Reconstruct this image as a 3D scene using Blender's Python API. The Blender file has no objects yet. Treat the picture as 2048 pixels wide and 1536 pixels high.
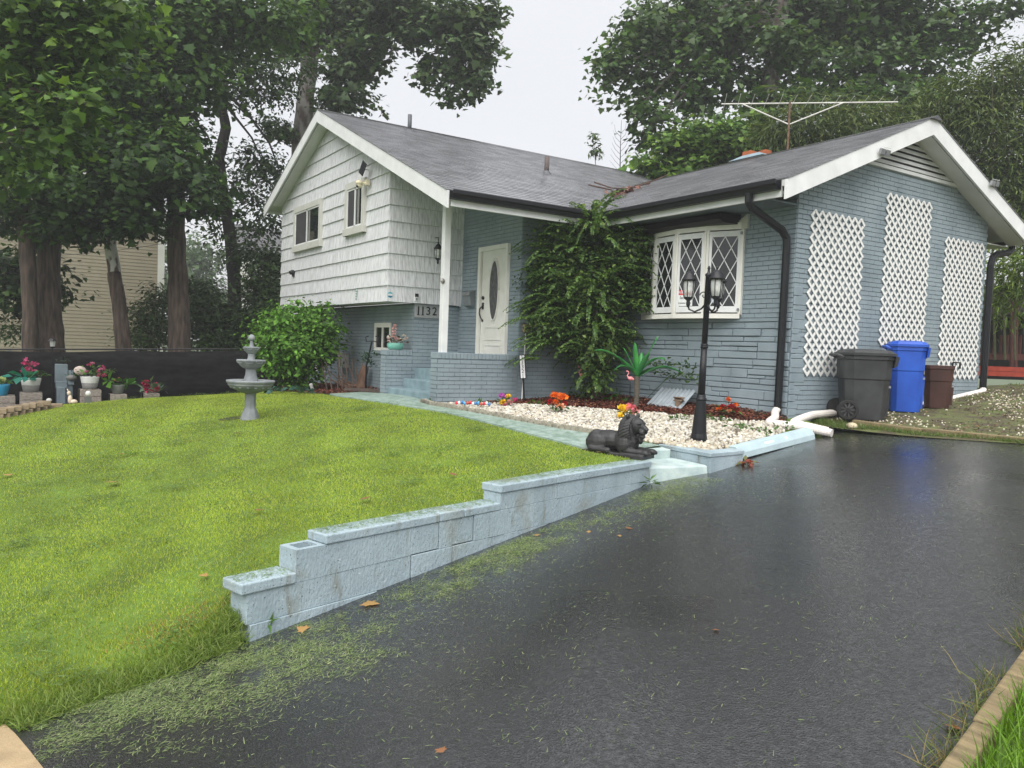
import bpy, bmesh, math, random
import numpy as np
from mathutils import Vector, Matrix

# ---------------------------------------------------------------- camera, sky, sun, exposure
sc = bpy.context.scene
R = math.radians
FPX = 1575.45                      # focal length in photo pixels (2048 wide)
def cam_axes(yaw, pitch, roll):
    f = np.array([math.sin(yaw), math.cos(yaw), 0.]); r = np.array([math.cos(yaw), -math.sin(yaw), 0.]); u = np.array([0, 0, 1.])
    f2 = f*math.cos(pitch)-u*math.sin(pitch); u2 = u*math.cos(pitch)+f*math.sin(pitch)
    return r*math.cos(roll)+u2*math.sin(roll), u2*math.cos(roll)-r*math.sin(roll), f2
CR, CU, CF = cam_axes(R(-56.79), R(2.636), R(2.076))
cam = bpy.data.cameras.new('camera'); camo = bpy.data.objects.new('camera', cam)
sc.collection.objects.link(camo); sc.camera = camo
cam.sensor_fit = 'HORIZONTAL'; cam.sensor_width = 36; cam.lens = FPX/2048*36
cam.clip_start = .05; cam.clip_end = 2000
camo.matrix_world = Matrix(((CR[0], CU[0], -CF[0], 0), (CR[1], CU[1], -CF[1], 0), (CR[2], CU[2], -CF[2], 0), (0, 0, 0, 1)))

SUN_EL, SUN_AZ = R(56), R(133)      # azimuth clockwise from +Y
w = bpy.data.worlds.new('World'); sc.world = w; w.use_nodes = True
nt = w.node_tree; nt.nodes.clear()
sky = nt.nodes.new('ShaderNodeTexSky'); sky.sky_type = 'NISHITA'; sky.sun_disc = False
sky.sun_elevation = SUN_EL; sky.sun_rotation = SUN_AZ; sky.air_density = 1; sky.dust_density = 6
mixn = nt.nodes.new('ShaderNodeMixRGB'); mixn.inputs[0].default_value = .88      # even rain cloud over the whole sky
cl_n = nt.nodes.new('ShaderNodeTexNoise'); cl_n.inputs['Scale'].default_value = 2.2; cl_n.inputs['Detail'].default_value = 5
cl_t = nt.nodes.new('ShaderNodeTexCoord'); nt.links.new(cl_t.outputs['Generated'], cl_n.inputs[0])
cl_r = nt.nodes.new('ShaderNodeValToRGB'); cl_r.color_ramp.elements[0].position = .3; cl_r.color_ramp.elements[1].position = .7
cl_r.color_ramp.elements[0].color = (.545, .55, .57, 1); cl_r.color_ramp.elements[1].color = (.605, .61, .625, 1); nt.links.new(cl_n.outputs[0], cl_r.inputs[0])
cl_m = nt.nodes.new('ShaderNodeVectorMath'); cl_m.operation = 'SCALE'; cl_m.inputs['Scale'].default_value = 10; nt.links.new(cl_r.outputs[0], cl_m.inputs[0]); nt.links.new(cl_m.outputs[0], mixn.inputs[2])
bg = nt.nodes.new('ShaderNodeBackground'); bg.inputs[1].default_value = .05
out = nt.nodes.new('ShaderNodeOutputWorld')
nt.links.new(sky.outputs[0], mixn.inputs[1]); nt.links.new(mixn.outputs[0], bg.inputs[0]); nt.links.new(bg.outputs[0], out.inputs[0])
sl = bpy.data.lights.new('sun', 'SUN'); sl.energy = 1.5; sl.angle = R(75); sl.color = (1, .98, .95)
so = bpy.data.objects.new('sun', sl); sc.collection.objects.link(so)
sd = Vector((math.sin(SUN_AZ)*math.cos(SUN_EL), math.cos(SUN_AZ)*math.cos(SUN_EL), math.sin(SUN_EL)))
so.rotation_euler = sd.to_track_quat('Z', 'Y').to_euler(); so.location = (5, -5, 20)
sc.view_settings.view_transform = 'Standard'; sc.view_settings.look = 'None'
sc.view_settings.gamma = 1; sc.view_settings.use_curve_mapping = False
sc.view_settings.exposure = 1.78
sc.cycles.use_denoising = True
sc.cycles.max_bounces = 7; sc.cycles.diffuse_bounces = 3; sc.cycles.glossy_bounces = 3
sc.cycles.transmission_bounces = 5; sc.cycles.transparent_max_bounces = 6; sc.cycles.sample_clamp_indirect = 6

# ---------------------------------------------------------------- helpers
rnd = random.Random(7); rng = np.random.default_rng(7)
COL = sc.collection
def V(*a): return np.array(a, float)
def at(u, v, D):                    # a point of the place, seen at photo pixel u,v and D metres deep
    d = CR*((u-1024)/FPX) - CU*((v-768)/FPX) + CF
    return d*D
def M_node(m): m.use_nodes = True; n = m.node_tree; return n, n.nodes['Principled BSDF']
def pm(name, col, rough=.7, var=.12, scale=6., bump=0., bscale=60., spec=.4, stretch=(1, 1, 1), col2=None, metal=0., coat=0., detail=6., thr=None):
    m = bpy.data.materials.new(name); n, b = M_node(m); L = n.links
    tc = n.nodes.new('ShaderNodeTexCoord'); mp = n.nodes.new('ShaderNodeMapping'); mp.inputs['Scale'].default_value = stretch
    L.new(tc.outputs['Object'], mp.inputs[0])
    no = n.nodes.new('ShaderNodeTexNoise'); no.inputs['Scale'].default_value = scale; no.inputs['Detail'].default_value = detail
    L.new(mp.outputs[0], no.inputs[0])
    cr = n.nodes.new('ShaderNodeValToRGB')
    c = np.array(col); lo = c*(1-var); hi = c*(1+var) if col2 is None else np.array(col2)
    a, z = thr if thr else (.3, .7)
    cr.color_ramp.elements[0].position = a; cr.color_ramp.elements[1].position = z
    cr.color_ramp.elements[0].color = (*lo, 1); cr.color_ramp.elements[1].color = (*hi, 1)
    L.new(no.outputs[0], cr.inputs[0]); L.new(cr.outputs[0], b.inputs['Base Color'])
    b.inputs['Roughness'].default_value = rough; b.inputs['Metallic'].default_value = metal
    b.inputs['Specular IOR Level'].default_value = spec; b.inputs['Coat Weight'].default_value = coat
    if bump:
        n2 = n.nodes.new('ShaderNodeTexNoise'); n2.inputs['Scale'].default_value = bscale; n2.inputs['Detail'].default_value = 4
        L.new(mp.outputs[0], n2.inputs[0])
        bp = n.nodes.new('ShaderNodeBump'); bp.inputs['Strength'].default_value = bump; bp.inputs['Distance'].default_value = .01
        L.new(n2.outputs[0], bp.inputs['Height']); L.new(bp.outputs[0], b.inputs['Normal'])
    return m
def pmc(name, rough=.5, trans=.0, spec=.35, tint=(1, 1, 1)):           # colour carried by each leaf, stone or blade
    m = bpy.data.materials.new(name); n, b = M_node(m); L = n.links
    a = n.nodes.new('ShaderNodeAttribute'); a.attribute_name = 'col'
    L.new(a.outputs['Color'], b.inputs['Base Color'])
    b.inputs['Roughness'].default_value = rough; b.inputs['Specular IOR Level'].default_value = spec
    if trans:
        tr = n.nodes.new('ShaderNodeBsdfTranslucent'); mx = n.nodes.new('ShaderNodeMixShader'); mx.inputs[0].default_value = trans
        mul = n.nodes.new('ShaderNodeMixRGB'); mul.blend_type = 'MULTIPLY'; mul.inputs[0].default_value = 1
        mul.inputs[2].default_value = (1.25, 1.25, .55, 1)
        L.new(a.outputs['Color'], mul.inputs[1]); L.new(mul.outputs[0], tr.inputs[0])
        L.new(b.outputs[0], mx.inputs[1]); L.new(tr.outputs[0], mx.inputs[2])
        L.new(mx.outputs[0], n.nodes['Material Output'].inputs[0])
    return m

class MB:
    def __init__(s): s.v = []; s.f = []; s.c = []; s.cc = None
    def add(s, vs, fs):
        o = len(s.v); s.v += [tuple(map(float, p)) for p in vs]; s.f += [tuple(i+o for i in f) for f in fs]
        if s.cc is not None: s.c += [s.cc]*len(vs)
        return s
    def hexa(s, p):  # 8 corners: 4 bottom ccw, 4 top ccw
        return s.add(p, [(3, 2, 1, 0), (4, 5, 6, 7), (0, 1, 5, 4), (1, 2, 6, 5), (2, 3, 7, 6), (3, 0, 4, 7)])
    def box(s, c, size, rz=0., tilt=None):
        hx, hy, hz = np.array(size)/2.; m = Matrix.Rotation(rz, 3, 'Z')
        if tilt is not None: m = m @ tilt
        ps = [Vector(c)+m @ Vector((x*hx, y*hy, z*hz)) for z in (-1, 1) for x, y in ((-1, -1), (1, -1), (1, 1), (-1, 1))]
        return s.hexa(ps)
    def bar(s, a, b, wd, th, up=(0, 0, 1)):     # box from a to b, wd wide, th thick along up
        a = Vector(a); b = Vector(b); d = (b-a).normalized(); up = Vector(up); sd = d.cross(up)
        if sd.length < 1e-5: sd = d.cross(Vector((1, 0, 0)))
        sd.normalize(); u2 = sd.cross(d).normalized(); sd = sd*wd/2; u2 = u2*th/2
        return s.hexa([a-sd-u2, a+sd-u2, b+sd-u2, b-sd-u2, a-sd+u2, a+sd+u2, b+sd+u2, b-sd+u2])
    def prism(s, poly, off):                    # planar 3-D polygon extruded by off
        n = len(poly); off = np.array(off); P = [np.array(p, float) for p in poly]; Q = [p+off for p in P]
        return s.add(P+Q, [tuple(range(n-1, -1, -1)), tuple(range(n, 2*n))]+[(i, (i+1) % n, (i+1) % n+n, i+n) for i in range(n)])
    def tube(s, path, rad, n=8, cap=True, rough=0.):
        path = [Vector(p) for p in path]; k = len(path); rad = [rad]*k if np.isscalar(rad) else rad
        vs = []; up = Vector((0, 0, 1)); t0 = (path[1]-path[0]).normalized()
        if abs(t0.dot(up)) > .9: up = Vector((1, 0, 0))
        x = t0.cross(up).normalized()
        for i, p in enumerate(path):
            t = (path[min(i+1, k-1)]-path[max(i-1, 0)]).normalized()
            x = (x-t*x.dot(t)).normalized(); y = t.cross(x)
            for j in range(n):
                a = 2*math.pi*j/n; r = rad[i]*(1+rough*rnd.uniform(-1, 1)); vs.append(p+(x*math.cos(a)+y*math.sin(a))*r)
        fs = [(i*n+j, i*n+(j+1) % n, (i+1)*n+(j+1) % n, (i+1)*n+j) for i in range(k-1) for j in range(n)]
        if cap: fs += [tuple(range(n-1, -1, -1)), tuple((k-1)*n+j for j in range(n))]
        return s.add(vs, fs)
    def lathe(s, c, prof, n=24, rot=0., tilt=None):          # prof: (radius, z)
        c = Vector(c); vs = []
        for r, z in prof:
            for j in range(n):
                a = 2*math.pi*j/n+rot; p = Vector((r*math.cos(a), r*math.sin(a), z)); vs.append(c+(tilt @ p if tilt else p))
        k = len(prof)
        fs = [(i*n+j, i*n+(j+1) % n, (i+1)*n+(j+1) % n, (i+1)*n+j) for i in range(k-1) for j in range(n)]
        fs += [tuple(range(n-1, -1, -1)), tuple((k-1)*n+j for j in range(n))]
        return s.add(vs, fs)
    def ball(s, c, r, n=10, m=None):
        r = (r, r, r) if np.isscalar(r) else r
        vs = []; c = Vector(c); k = max(4, n//2+1)
        for i in range(k+1):
            th = math.pi*i/k
            for j in range(n):
                a = 2*math.pi*j/n
                p = Vector((r[0]*math.sin(th)*math.cos(a), r[1]*math.sin(th)*math.sin(a), -r[2]*math.cos(th)))
                vs.append(c+(m @ p if m else p))
        fs = [(i*n+j, i*n+(j+1) % n, (i+1)*n+(j+1) % n, (i+1)*n+j) for i in range(k) for j in range(n)]
        return s.add(vs, fs)
    def mesh(s, name, mat, smooth=False):
        me = bpy.data.meshes.new(name); me.from_pydata(s.v, [], s.f); me.materials.append(mat)
        if s.c:
            at_ = me.color_attributes.new('col', 'FLOAT_COLOR', 'POINT')
            at_.data.foreach_set('color', np.array([(*c, 1) for c in s.c], 'f').ravel())
        if smooth: me.shade_smooth()
        me.validate(); me.update(); return me
    def build(s, name, mat, parent=None, smooth=False, kind=None):
        return link(name, s.mesh(name, mat, smooth), parent, kind)

def link(name, me, parent=None, kind=None):
    o = bpy.data.objects.new(name, me); COL.objects.link(o)
    if parent is not None: own(o, parent)
    if kind: o['kind'] = kind
    return o
def wpos(o):
    p = Vector(o.location)
    while o.parent: o = o.parent; p = p+Vector(o.location)
    return p
def own(o, parent):                 # child keeps its place in the world (things are never rotated)
    o.parent = parent
    o.matrix_parent_inverse = Matrix.Translation(-ORG.get(parent.name, Vector((0, 0, 0))))
    ORG[o.name] = Vector(o.location)
ORG = {}
def thing(name, label, cat, loc=(0, 0, 0), group=None):
    o = bpy.data.objects.new(name, None); COL.objects.link(o); o.location = loc; o.empty_display_size = .1
    ORG[o.name] = Vector(loc); return tag(o, label, cat, group)
def tag(o, label, cat, group=None):
    o['label'] = label; o['category'] = cat
    if group: o['group'] = group
    return o
def struct(o): o['kind'] = 'structure'; return o
def stuff(o, label=None): 
    o['kind'] = 'stuff'
    if label: o['label'] = label
    return o
def text_mesh(name, txt, size, mat, origin, xdir, zdir, extr=.002, align='CENTER'):
    cu = bpy.data.curves.new(name, 'FONT'); cu.body = txt; cu.size = size; cu.extrude = extr; cu.align_x = align; cu.align_y = 'CENTER'
    o = bpy.data.objects.new(name, cu); me = bpy.data.meshes.new_from_object(o); bpy.data.objects.remove(o)
    x = Vector(xdir).normalized(); z = Vector(zdir).normalized(); n = x.cross(z)
    me.transform(Matrix(((x[0], z[0], n[0], origin[0]), (x[1], z[1], n[1], origin[1]), (x[2], z[2], n[2], origin[2]), (0, 0, 0, 1))))
    me.materials.clear(); me.materials.append(mat); return me
# many small faces at once: template leaf copied to every place
def scatter(name, mat, pos, xax, nrm, size, tv, tf, col, parent=None, kind=None, wid=None):
    pos = np.asarray(pos); n = len(pos); tv = np.asarray(tv, float); k = len(tv)
    nrm = nrm/np.linalg.norm(nrm, axis=1, keepdims=True)
    xax = xax-nrm*(xax*nrm).sum(1, keepdims=True); xax = xax/(np.linalg.norm(xax, axis=1, keepdims=True)+1e-9)
    yax = np.cross(nrm, xax); size = np.broadcast_to(np.asarray(size, float), (n,))
    wd = size if wid is None else np.broadcast_to(np.asarray(wid, float), (n,))
    P = pos[:, None, :]+xax[:, None, :]*(tv[None, :, 0:1]*size[:, None, None])+yax[:, None, :]*(tv[None, :, 1:2]*wd[:, None, None])+nrm[:, None, :]*(tv[None, :, 2:3]*size[:, None, None])
    tf = np.asarray(tf, int); F = (tf[None]+(np.arange(n)*k)[:, None, None]).reshape(-1)
    me = bpy.data.meshes.new(name); me.vertices.add(n*k); me.vertices.foreach_set('co', P.astype('f').ravel())
    nf = n*len(tf); fs = tf.shape[1]
    me.loops.add(nf*fs); me.loops.foreach_set('vertex_index', F.astype('i'))
    me.polygons.add(nf); me.polygons.foreach_set('loop_start', np.arange(nf, dtype='i')*fs); me.polygons.foreach_set('loop_total', np.full(nf, fs, 'i'))
    me.update(calc_edges=True)
    ca = me.color_attributes.new('col', 'FLOAT_COLOR', 'POINT')
    c4 = np.ones((n, k, 4), 'f'); c4[:, :, :3] = np.asarray(col)[:, None, :]; ca.data.foreach_set('color', c4.ravel())
    me.materials.append(mat); me.validate()
    return link(name, me, parent, kind)
def unit(n): v = rng.normal(size=(n, 3)); return v/np.linalg.norm(v, axis=1, keepdims=True)
def palette(n, cols, wts=None, jit=.18):
    cols = np.array(cols, float); i = rng.choice(len(cols), n, p=wts)
    return np.clip(cols[i]*(1+jit*rng.normal(size=(n, 1))), .004, 1)
# leaf shapes: x along the leaf, y across, z up
LEAF4 = ([(0, 0, 0), (.45, .5, .08), (1, 0, -.05), (.45, -.5, .08)], [(0, 1, 2), (0, 2, 3)])
def lobed():
    o = [(0, .0), (.02, .22), (-.06, .5), (.22, .4), (.4, .58), (.5, .3), (.66, .26), (1, 0), (.66, -.26), (.5, -.3), (.4, -.58), (.22, -.4), (-.06, -.5), (.02, -.22)]
    v = [(.3, 0, .05)]+[(x, y, -.10*abs(y)) for x, y in o]; n = len(o)
    return v, [(0, 1+(i+1) % n, 1+i) for i in range(n)]
LOBED = lobed()
BLADE = ([(0, -.5, 0), (0, .5, 0), (1, 0, 0)], [(0, 1, 2)])
def stone_tpl():
    v = []; f = []
    for z, r in ((-.35, .45), (.0, .5), (.3, .33)):
        for j in range(6): v.append((r*math.cos(j*math.pi/3), r*math.sin(j*math.pi/3), z))
    for i in range(2):
        for j in range(6): f += [(i*6+j, i*6+(j+1) % 6, i*6+6+(j+1) % 6), (i*6+j, i*6+6+(j+1) % 6, i*6+6+j)]
    v.append((0, 0, .42)); f += [(12+j, 12+(j+1) % 6, 18) for j in range(6)]
    return v, f
STONE = stone_tpl()
def inpoly(x, y, poly):
    x = np.asarray(x); y = np.asarray(y); r = np.zeros(x.shape, bool); n = len(poly); j = n-1
    for i in range(n):
        xi, yi = poly[i]; xj, yj = poly[j]
        c = ((yi > y) != (yj > y)) & (x < (xj-xi)*(y-yi)/(yj-yi+1e-12)+xi); r ^= c; j = i
    return r

# ---------------------------------------------------------------- the lie of the land (eye level is z = 0)
CTRL = np.array([(-4.9, .82, -1.93), (-4.85, .43, -1.975), (-4.75, .05, -2.01), (-5.2, 1.2, -1.72), (-5.35, 1.9, -1.50), (-5.6, 2.9, -1.40), (-5.9, 3.9, -1.30),
    (-6.3, 5.2, -1.19), (-6.95, 5.6, -1.12), (-10.1, 5.5, -.985), (-12.2, 5.1, -.955), (-9, 5.6, -1.02), (-11.9, 3.17, -1.19), (-17.4, .5, -1.44), (-17.2, 1.5, -1.36), (-17.2, 2.2, -1.30),
    (-19.2, .5, -1.6), (-19.3, 4.9, -1.40), (-16.3, 5.2, -1.05), (-14.1, 5.8, -.96), (-19, 6.3, -1.1), (-12, -2, -1.75), (-17, -3, -1.85), (-8, -2, -2.05), (-5, -3, -2.35), (-8, .5, -1.78), (-8, 3, -1.33),
    (-6.8, 7.2, -1.07), (-6.6, 8.9, -.99), (-7.1, 9.2, -.82), (-9, 9.1, -.80), (-11, 9, -.80), (-11.1, 7.4, -.90), (-8.5, 7.5, -.98), (-11.3, 5.9, -.95), (-24, 4, -1.6), (-24, -3, -2.0), (-22, 14, -1.0), (-14, 16, -.7), (-30, 6, -1.7)])
def tps_fit(P):
    n = len(P); d = np.linalg.norm(P[:, None, :2]-P[None, :, :2], axis=2); K = d*d*np.log(d+1e-9)
    A = np.zeros((n+3, n+3)); A[:n, :n] = K+np.eye(n)*.05; A[:n, n] = 1; A[:n, n+1:] = P[:, :2]; A[n, :n] = 1; A[n+1:, :n] = P[:, :2].T
    return np.linalg.solve(A, np.r_[P[:, 2], 0, 0, 0])
TW = tps_fit(CTRL)
def hz(x, y):
    x = np.asarray(x, float); y = np.asarray(y, float); sh = x.shape; q = np.stack([x.ravel(), y.ravel()], 1)
    d = np.linalg.norm(q[:, None]-CTRL[None, :, :2], axis=2)
    z = (d*d*np.log(d+1e-9)) @ TW[:len(CTRL)]+TW[-3]+q @ TW[-2:]
    return z.reshape(sh)
def h(x, y): return float(hz([x], [y])[0])
def dz(x, y):                        # driveway and side yard
    y2 = np.minimum(y, 15.)
    return .0493*np.maximum(np.minimum(x, 1.), -7.)+.1185*y2-1.8+.02*(y-y2)
WN = np.array([-4.905, 1.304]); WF = np.array([-6.21, 5.88]); WD = (WF-WN)/np.linalg.norm(WF-WN); WNM = np.array([WD[1], -WD[0]])
def wallp(s, t): p = WN+WD*s+WNM*t; return p[0], p[1]

# ---------------------------------------------------------------- ground, driveway, path, beds
def gridmesh(name, rows, mat, smooth=True, kind=None):     # rows of equal length of 3-D points
    rows = np.array(rows, float); nr, nc = rows.shape[:2]
    f = [(i*nc+j, i*nc+j+1, (i+1)*nc+j+1, (i+1)*nc+j) for i in range(nr-1) for j in range(nc-1)]
    m = MB(); m.v = [tuple(p) for p in rows.reshape(-1, 3)]; m.f = f
    return m.build(name, mat, smooth=smooth, kind=kind)
EDGE = [(-9, -4.3), (-2, -4.55), (.05, -4.68), (.45, -4.80), (.85, -4.86), (1.2, -4.98)]+[(wallp(s, -.12)[1], wallp(s, -.12)[0]) for s in (.1, 1, 2, 3, 4, 4.7)]+[(5.95, -6.72), (6.5, -6.74), (6.69, -6.98), (6.70, -6.24), (7.2, -6.24), (7.5, -6.42), (9.0, -6.66), (9.35, -6.6), (9.36, -7.1), (45, -7.1)]
EY = np.array([e[0] for e in EDGE]); EX = np.array([e[1] for e in EDGE])
ys = np.unique(np.r_[np.linspace(-9, 0, 16), np.linspace(0, 10, 90), EY[1:-1], np.linspace(10, 45, 14)])
tt = np.r_[0, .12, .25, np.linspace(.36, 1, 90)]
M_soil = pm('lawn_soil', (.075, .13, .018), .9, .35, 2.2, .4, 40)
rows = []
for y in ys:
    e = np.interp(y, EY, EX); x = -48+(e+48)*tt; z = np.maximum(hz(x, np.full_like(x, y)), -2.4)
    far = np.clip((np.maximum(-x-26, y-18))/8, 0, 1); z = z*(1-far)+far*-1.6
    x = np.r_[x, e+(.13 if y < 1.25 else .002)]; z = np.r_[z, min(float(dz(e, y))-.03, z[-1]-.02)] if y < 1.25 else np.r_[z, z[-1]-.25]
    rows.append(np.stack([x, np.full_like(x, y), z], 1))
struct(gridmesh('lawn', rows, M_soil))
m = MB(); m.add([(-500, -500, -2.6), (500, -500, -2.6), (500, 500, -2.6), (-500, 500, -2.6)], [(0, 1, 2, 3)])
struct(m.build('ground', pm('far_ground', (.06, .09, .03), .95, .3, .3)))

# wet asphalt: dark sealed surface, coarse grain, wet film smoother in broad patches
M_asph = bpy.data.materials.new('wet_asphalt'); n_, b_ = M_node(M_asph); L_ = n_.links
tc = n_.nodes.new('ShaderNodeTexCoord')
def noise(scale, detail=4, rough=.5, src=None):
    q = n_.nodes.new('ShaderNodeTexNoise'); q.inputs['Scale'].default_value = scale; q.inputs['Detail'].default_value = detail; q.inputs['Roughness'].default_value = rough
    L_.new(src if src else tc.outputs['Object'], q.inputs[0]); return q
def ramp(src, a, b, ca, cb):
    q = n_.nodes.new('ShaderNodeValToRGB'); q.color_ramp.elements[0].position = a; q.color_ramp.elements[1].position = b
    q.color_ramp.elements[0].color = (*ca, 1); q.color_ramp.elements[1].color = (*cb, 1); L_.new(src, q.inputs[0]); return q
big = noise(.55, 3); fine = noise(150, 3, .6); mid = noise(38, 3, .6)
vor = n_.nodes.new('ShaderNodeTexVoronoi'); vor.inputs['Scale'].default_value = 95; L_.new(tc.outputs['Object'], vor.inputs[0])
colr = ramp(fine.outputs[0], .35, .72, (.002, .002, .0024), (.024, .024, .026)); spk = noise(210, 2, .5); spr = ramp(spk.outputs[0], .66, .74, (0,)*3, (.09,)*3)  # light specks: aggregate grain plus wet sparkle put into the colour
adc = n_.nodes.new('ShaderNodeMixRGB'); adc.blend_type = 'ADD'; adc.inputs[0].default_value = 1; L_.new(colr.outputs[0], adc.inputs[1]); L_.new(spr.outputs[0], adc.inputs[2]); L_.new(adc.outputs[0], b_.inputs['Base Color'])
rr = ramp(big.outputs[0], .36, .66, (.22,)*3, (.5,)*3); L_.new(rr.outputs[0], b_.inputs['Roughness'])
bs = ramp(big.outputs[0], .38, .62, (.15,)*3, (.6,)*3)
bm = n_.nodes.new('ShaderNodeBump'); bm.inputs['Distance'].default_value = .006; L_.new(bs.outputs[0], bm.inputs['Strength'])
ad = n_.nodes.new('ShaderNodeMath'); ad.operation = 'ADD'; L_.new(vor.outputs[0], ad.inputs[0]); L_.new(mid.outputs[0], ad.inputs[1])
L_.new(ad.outputs[0], bm.inputs['Height']); L_.new(bm.outputs[0], b_.inputs['Normal'])
b_.inputs['Specular IOR Level'].default_value = .6
b_.inputs['Coat IOR'].default_value = 1.7
brk = noise(30, 9, .8); cwt = ramp(brk.outputs[0], .42, .60, (.2,)*3, (1.,)*3); L_.new(cwt.outputs[0], b_.inputs['Coat Weight']); b_.inputs['Coat Roughness'].default_value = .12
bm2 = n_.nodes.new('ShaderNodeBump'); bm2.inputs['Distance'].default_value = .004; bm2.inputs['Strength'].default_value = .2; L_.new(ad.outputs[0], bm2.inputs['Height']); L_.new(bm2.outputs[0], b_.inputs['Coat Normal'])
def timx(y): return -1.5-.212*(y-2.99)
ysd = np.r_[np.linspace(-9, 9.68, 60)]
rows = []
for y in ysd:
    a = np.interp(y, EY, EX)-.12; x = a+(timx(y)+.12-a)*np.linspace(0, 1, 40)
    rows.append(np.stack([x, np.full_like(x, y), dz(x, y)+.006*np.sin(x*1.7)*np.sin(y*1.1)], 1))
struct(gridmesh('driveway', rows, M_asph))
M_conc = pm('tan_concrete', (.33, .245, .14), .75, .25, 5, .5, 90)
sw = [(-4.7, .04), (-4.52, .085), (-4.3, .13), (-4.04, .18), (-3, .39), (-2, .6), (-1, .8), (-1, -.8), (-4.75, -1.2)]
m = MB(); m.prism([(x, y, dz(x, y)-.1) for x, y in sw], (0, 0, .108)); struct(m.build('sidewalk', M_conc))
# grass strip right of the drive
rows = []
for y in ysd:
    x = timx(y)+.1+np.r_[0, .08, .3, 1, 3, 9, 25]; rows.append(np.stack([x, np.full_like(x, y), dz(x, y)+np.array([.0, .05, .07, .07, .05, 0, -.1])], 1))
struct(gridmesh('grass_strip', rows, M_soil))
# side yard beyond the drive
def syz(x, y):
    return dz(x, y)+.012+.10*np.exp(-((x+6.9)/.9)**2)*np.clip((12.4-y)/1.5, 0, 1)*np.clip((y-9.3)/.4, 0, 1)
M_yard = pm('worn_yard', (.095, .075, .045), .9, .3, 5, .8, 60, col2=(.10, .12, .035), thr=(.40, .66), detail=9)
rows = []
for y in np.r_[np.linspace(9.55, 13, 30), np.linspace(13.3, 60, 30)]:
    x = np.r_[np.linspace(-7.15, -2, 40), np.linspace(-1.5, 40, 12)]; rows.append(np.stack([x, np.full_like(x, y), syz(x, y)], 1))
struct(gridmesh('side_yard', rows, M_yard))

# painted path with slab joints
PL = [(-6.66, 5.86), (-7.0, 5.56), (-8.0, 5.52), (-9.0, 5.50), (-10.1, 5.46), (-11.2, 5.30), (-12.2, 5.06), (-13.3, 5.02), (-14.0, 5.15)]
PU = [(-6.72, 6.52), (-7.3, 6.36), (-8.07, 6.10), (-9.1, 5.90), (-10.2, 5.76), (-11.0, 5.68), (-11.9, 5.94), (-13.1, 5.94), (-14.0, 5.75)]
M_path = pm('painted_path', (.20, .29, .25), .6, .22, 9, .35, 120, col2=(.32, .40, .37))
m = MB()
def lerp2(P, t): return np.array([np.interp(t, np.linspace(0, 1, len(P)), [p[i] for p in P]) for i in (0, 1)])
K = 64
for i in range(K):
    a, b, c, d = lerp2(PL, i/K), lerp2(PL, (i+1)/K), lerp2(PU, (i+1)/K), lerp2(PU, i/K)
    N = 5
    for j in range(N):
        q = [a+(d-a)*j/N, b+(c-b)*j/N, b+(c-b)*(j+1)/N, a+(d-a)*(j+1)/N]
        m.add([(p[0], p[1], h(*p)+.022) for p in q], [(0, 3, 2, 1)])
    for p, q in ((a, b), (c, d)): m.add([(p[0], p[1], h(*p)+.022), (q[0], q[1], h(*q)+.022), (q[0], q[1], h(*q)-.05), (p[0], p[1], h(*p)-.05)], [(0, 1, 2, 3), (3, 2, 1, 0)])
struct(m.build('path', M_path))

# bed: soil sheet, mulch and white stones
MUL = [(-11.30, 5.98), (-11.0, 6.6), (-10.4, 7.2), (-9.6, 7.75), (-8.7, 8.15), (-7.9, 8.35), (-7.3, 8.6), (-6.9, 8.95)]
BED_ST = [(-6.9, 6.62), (-7.3, 6.42), (-8.07, 6.16), (-9.1, 5.96), (-10.2, 5.82), (-11.0, 5.74)]+MUL+[(-6.72, 8.85), (-6.5, 7.6), (-6.36, 7.25), (-6.3, 6.78)]
BED_MU = MUL+[(-7.0, 9.16), (-11.1, 9.16), (-11.1, 5.98)]
M_mulch_g = pm('mulch_soil', (.055, .022, .014), .85, .4, 14, .6, 60)
M_bedsoil = pm('bed_soil', (.10, .075, .05), .9, .35, 14, .6, 60)
def patch(name, poly, mat, off, step=.12):
    xs = [p[0] for p in poly]; yy = [p[1] for p in poly]; m = MB()
    for y in np.arange(min(yy), max(yy), step):
        for x in np.arange(min(xs), max(xs), step):
            if inpoly(np.array([x+step/2]), np.array([y+step/2]), poly)[0]:
                m.add([(x+a, y+b, h(x+a, y+b)+off) for a, b in ((0, 0), (step, 0), (step, step), (0, step))], [(0, 1, 2, 3)])
    return struct(m.build(name, mat))
patch('stone_bed', BED_ST, M_bedsoil, .008)
patch('mulch_bed', BED_MU, M_mulch_g, .008)
LBED = [(-14.0, 5.15), (-14.0, 6.38), (-19.2, 6.38), (-19.2, 4.6), (-18, 4.55), (-16.2, 4.75), (-15, 5.0)]
patch('house_bed', LBED, M_mulch_g, .008)
FBED = [(-17.0, -1.5), (-16.75, .2), (-16.95, 1.2), (-17.2, 2.2), (-17.7, 3.2), (-18.2, 4.4), (-19.3, 4.6), (-19.4, -1.5)]
patch('fence_bed', FBED, pm('dark_soil', (.03, .026, .02), .9, .4, 9, .5, 50), .01, .2)

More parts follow.
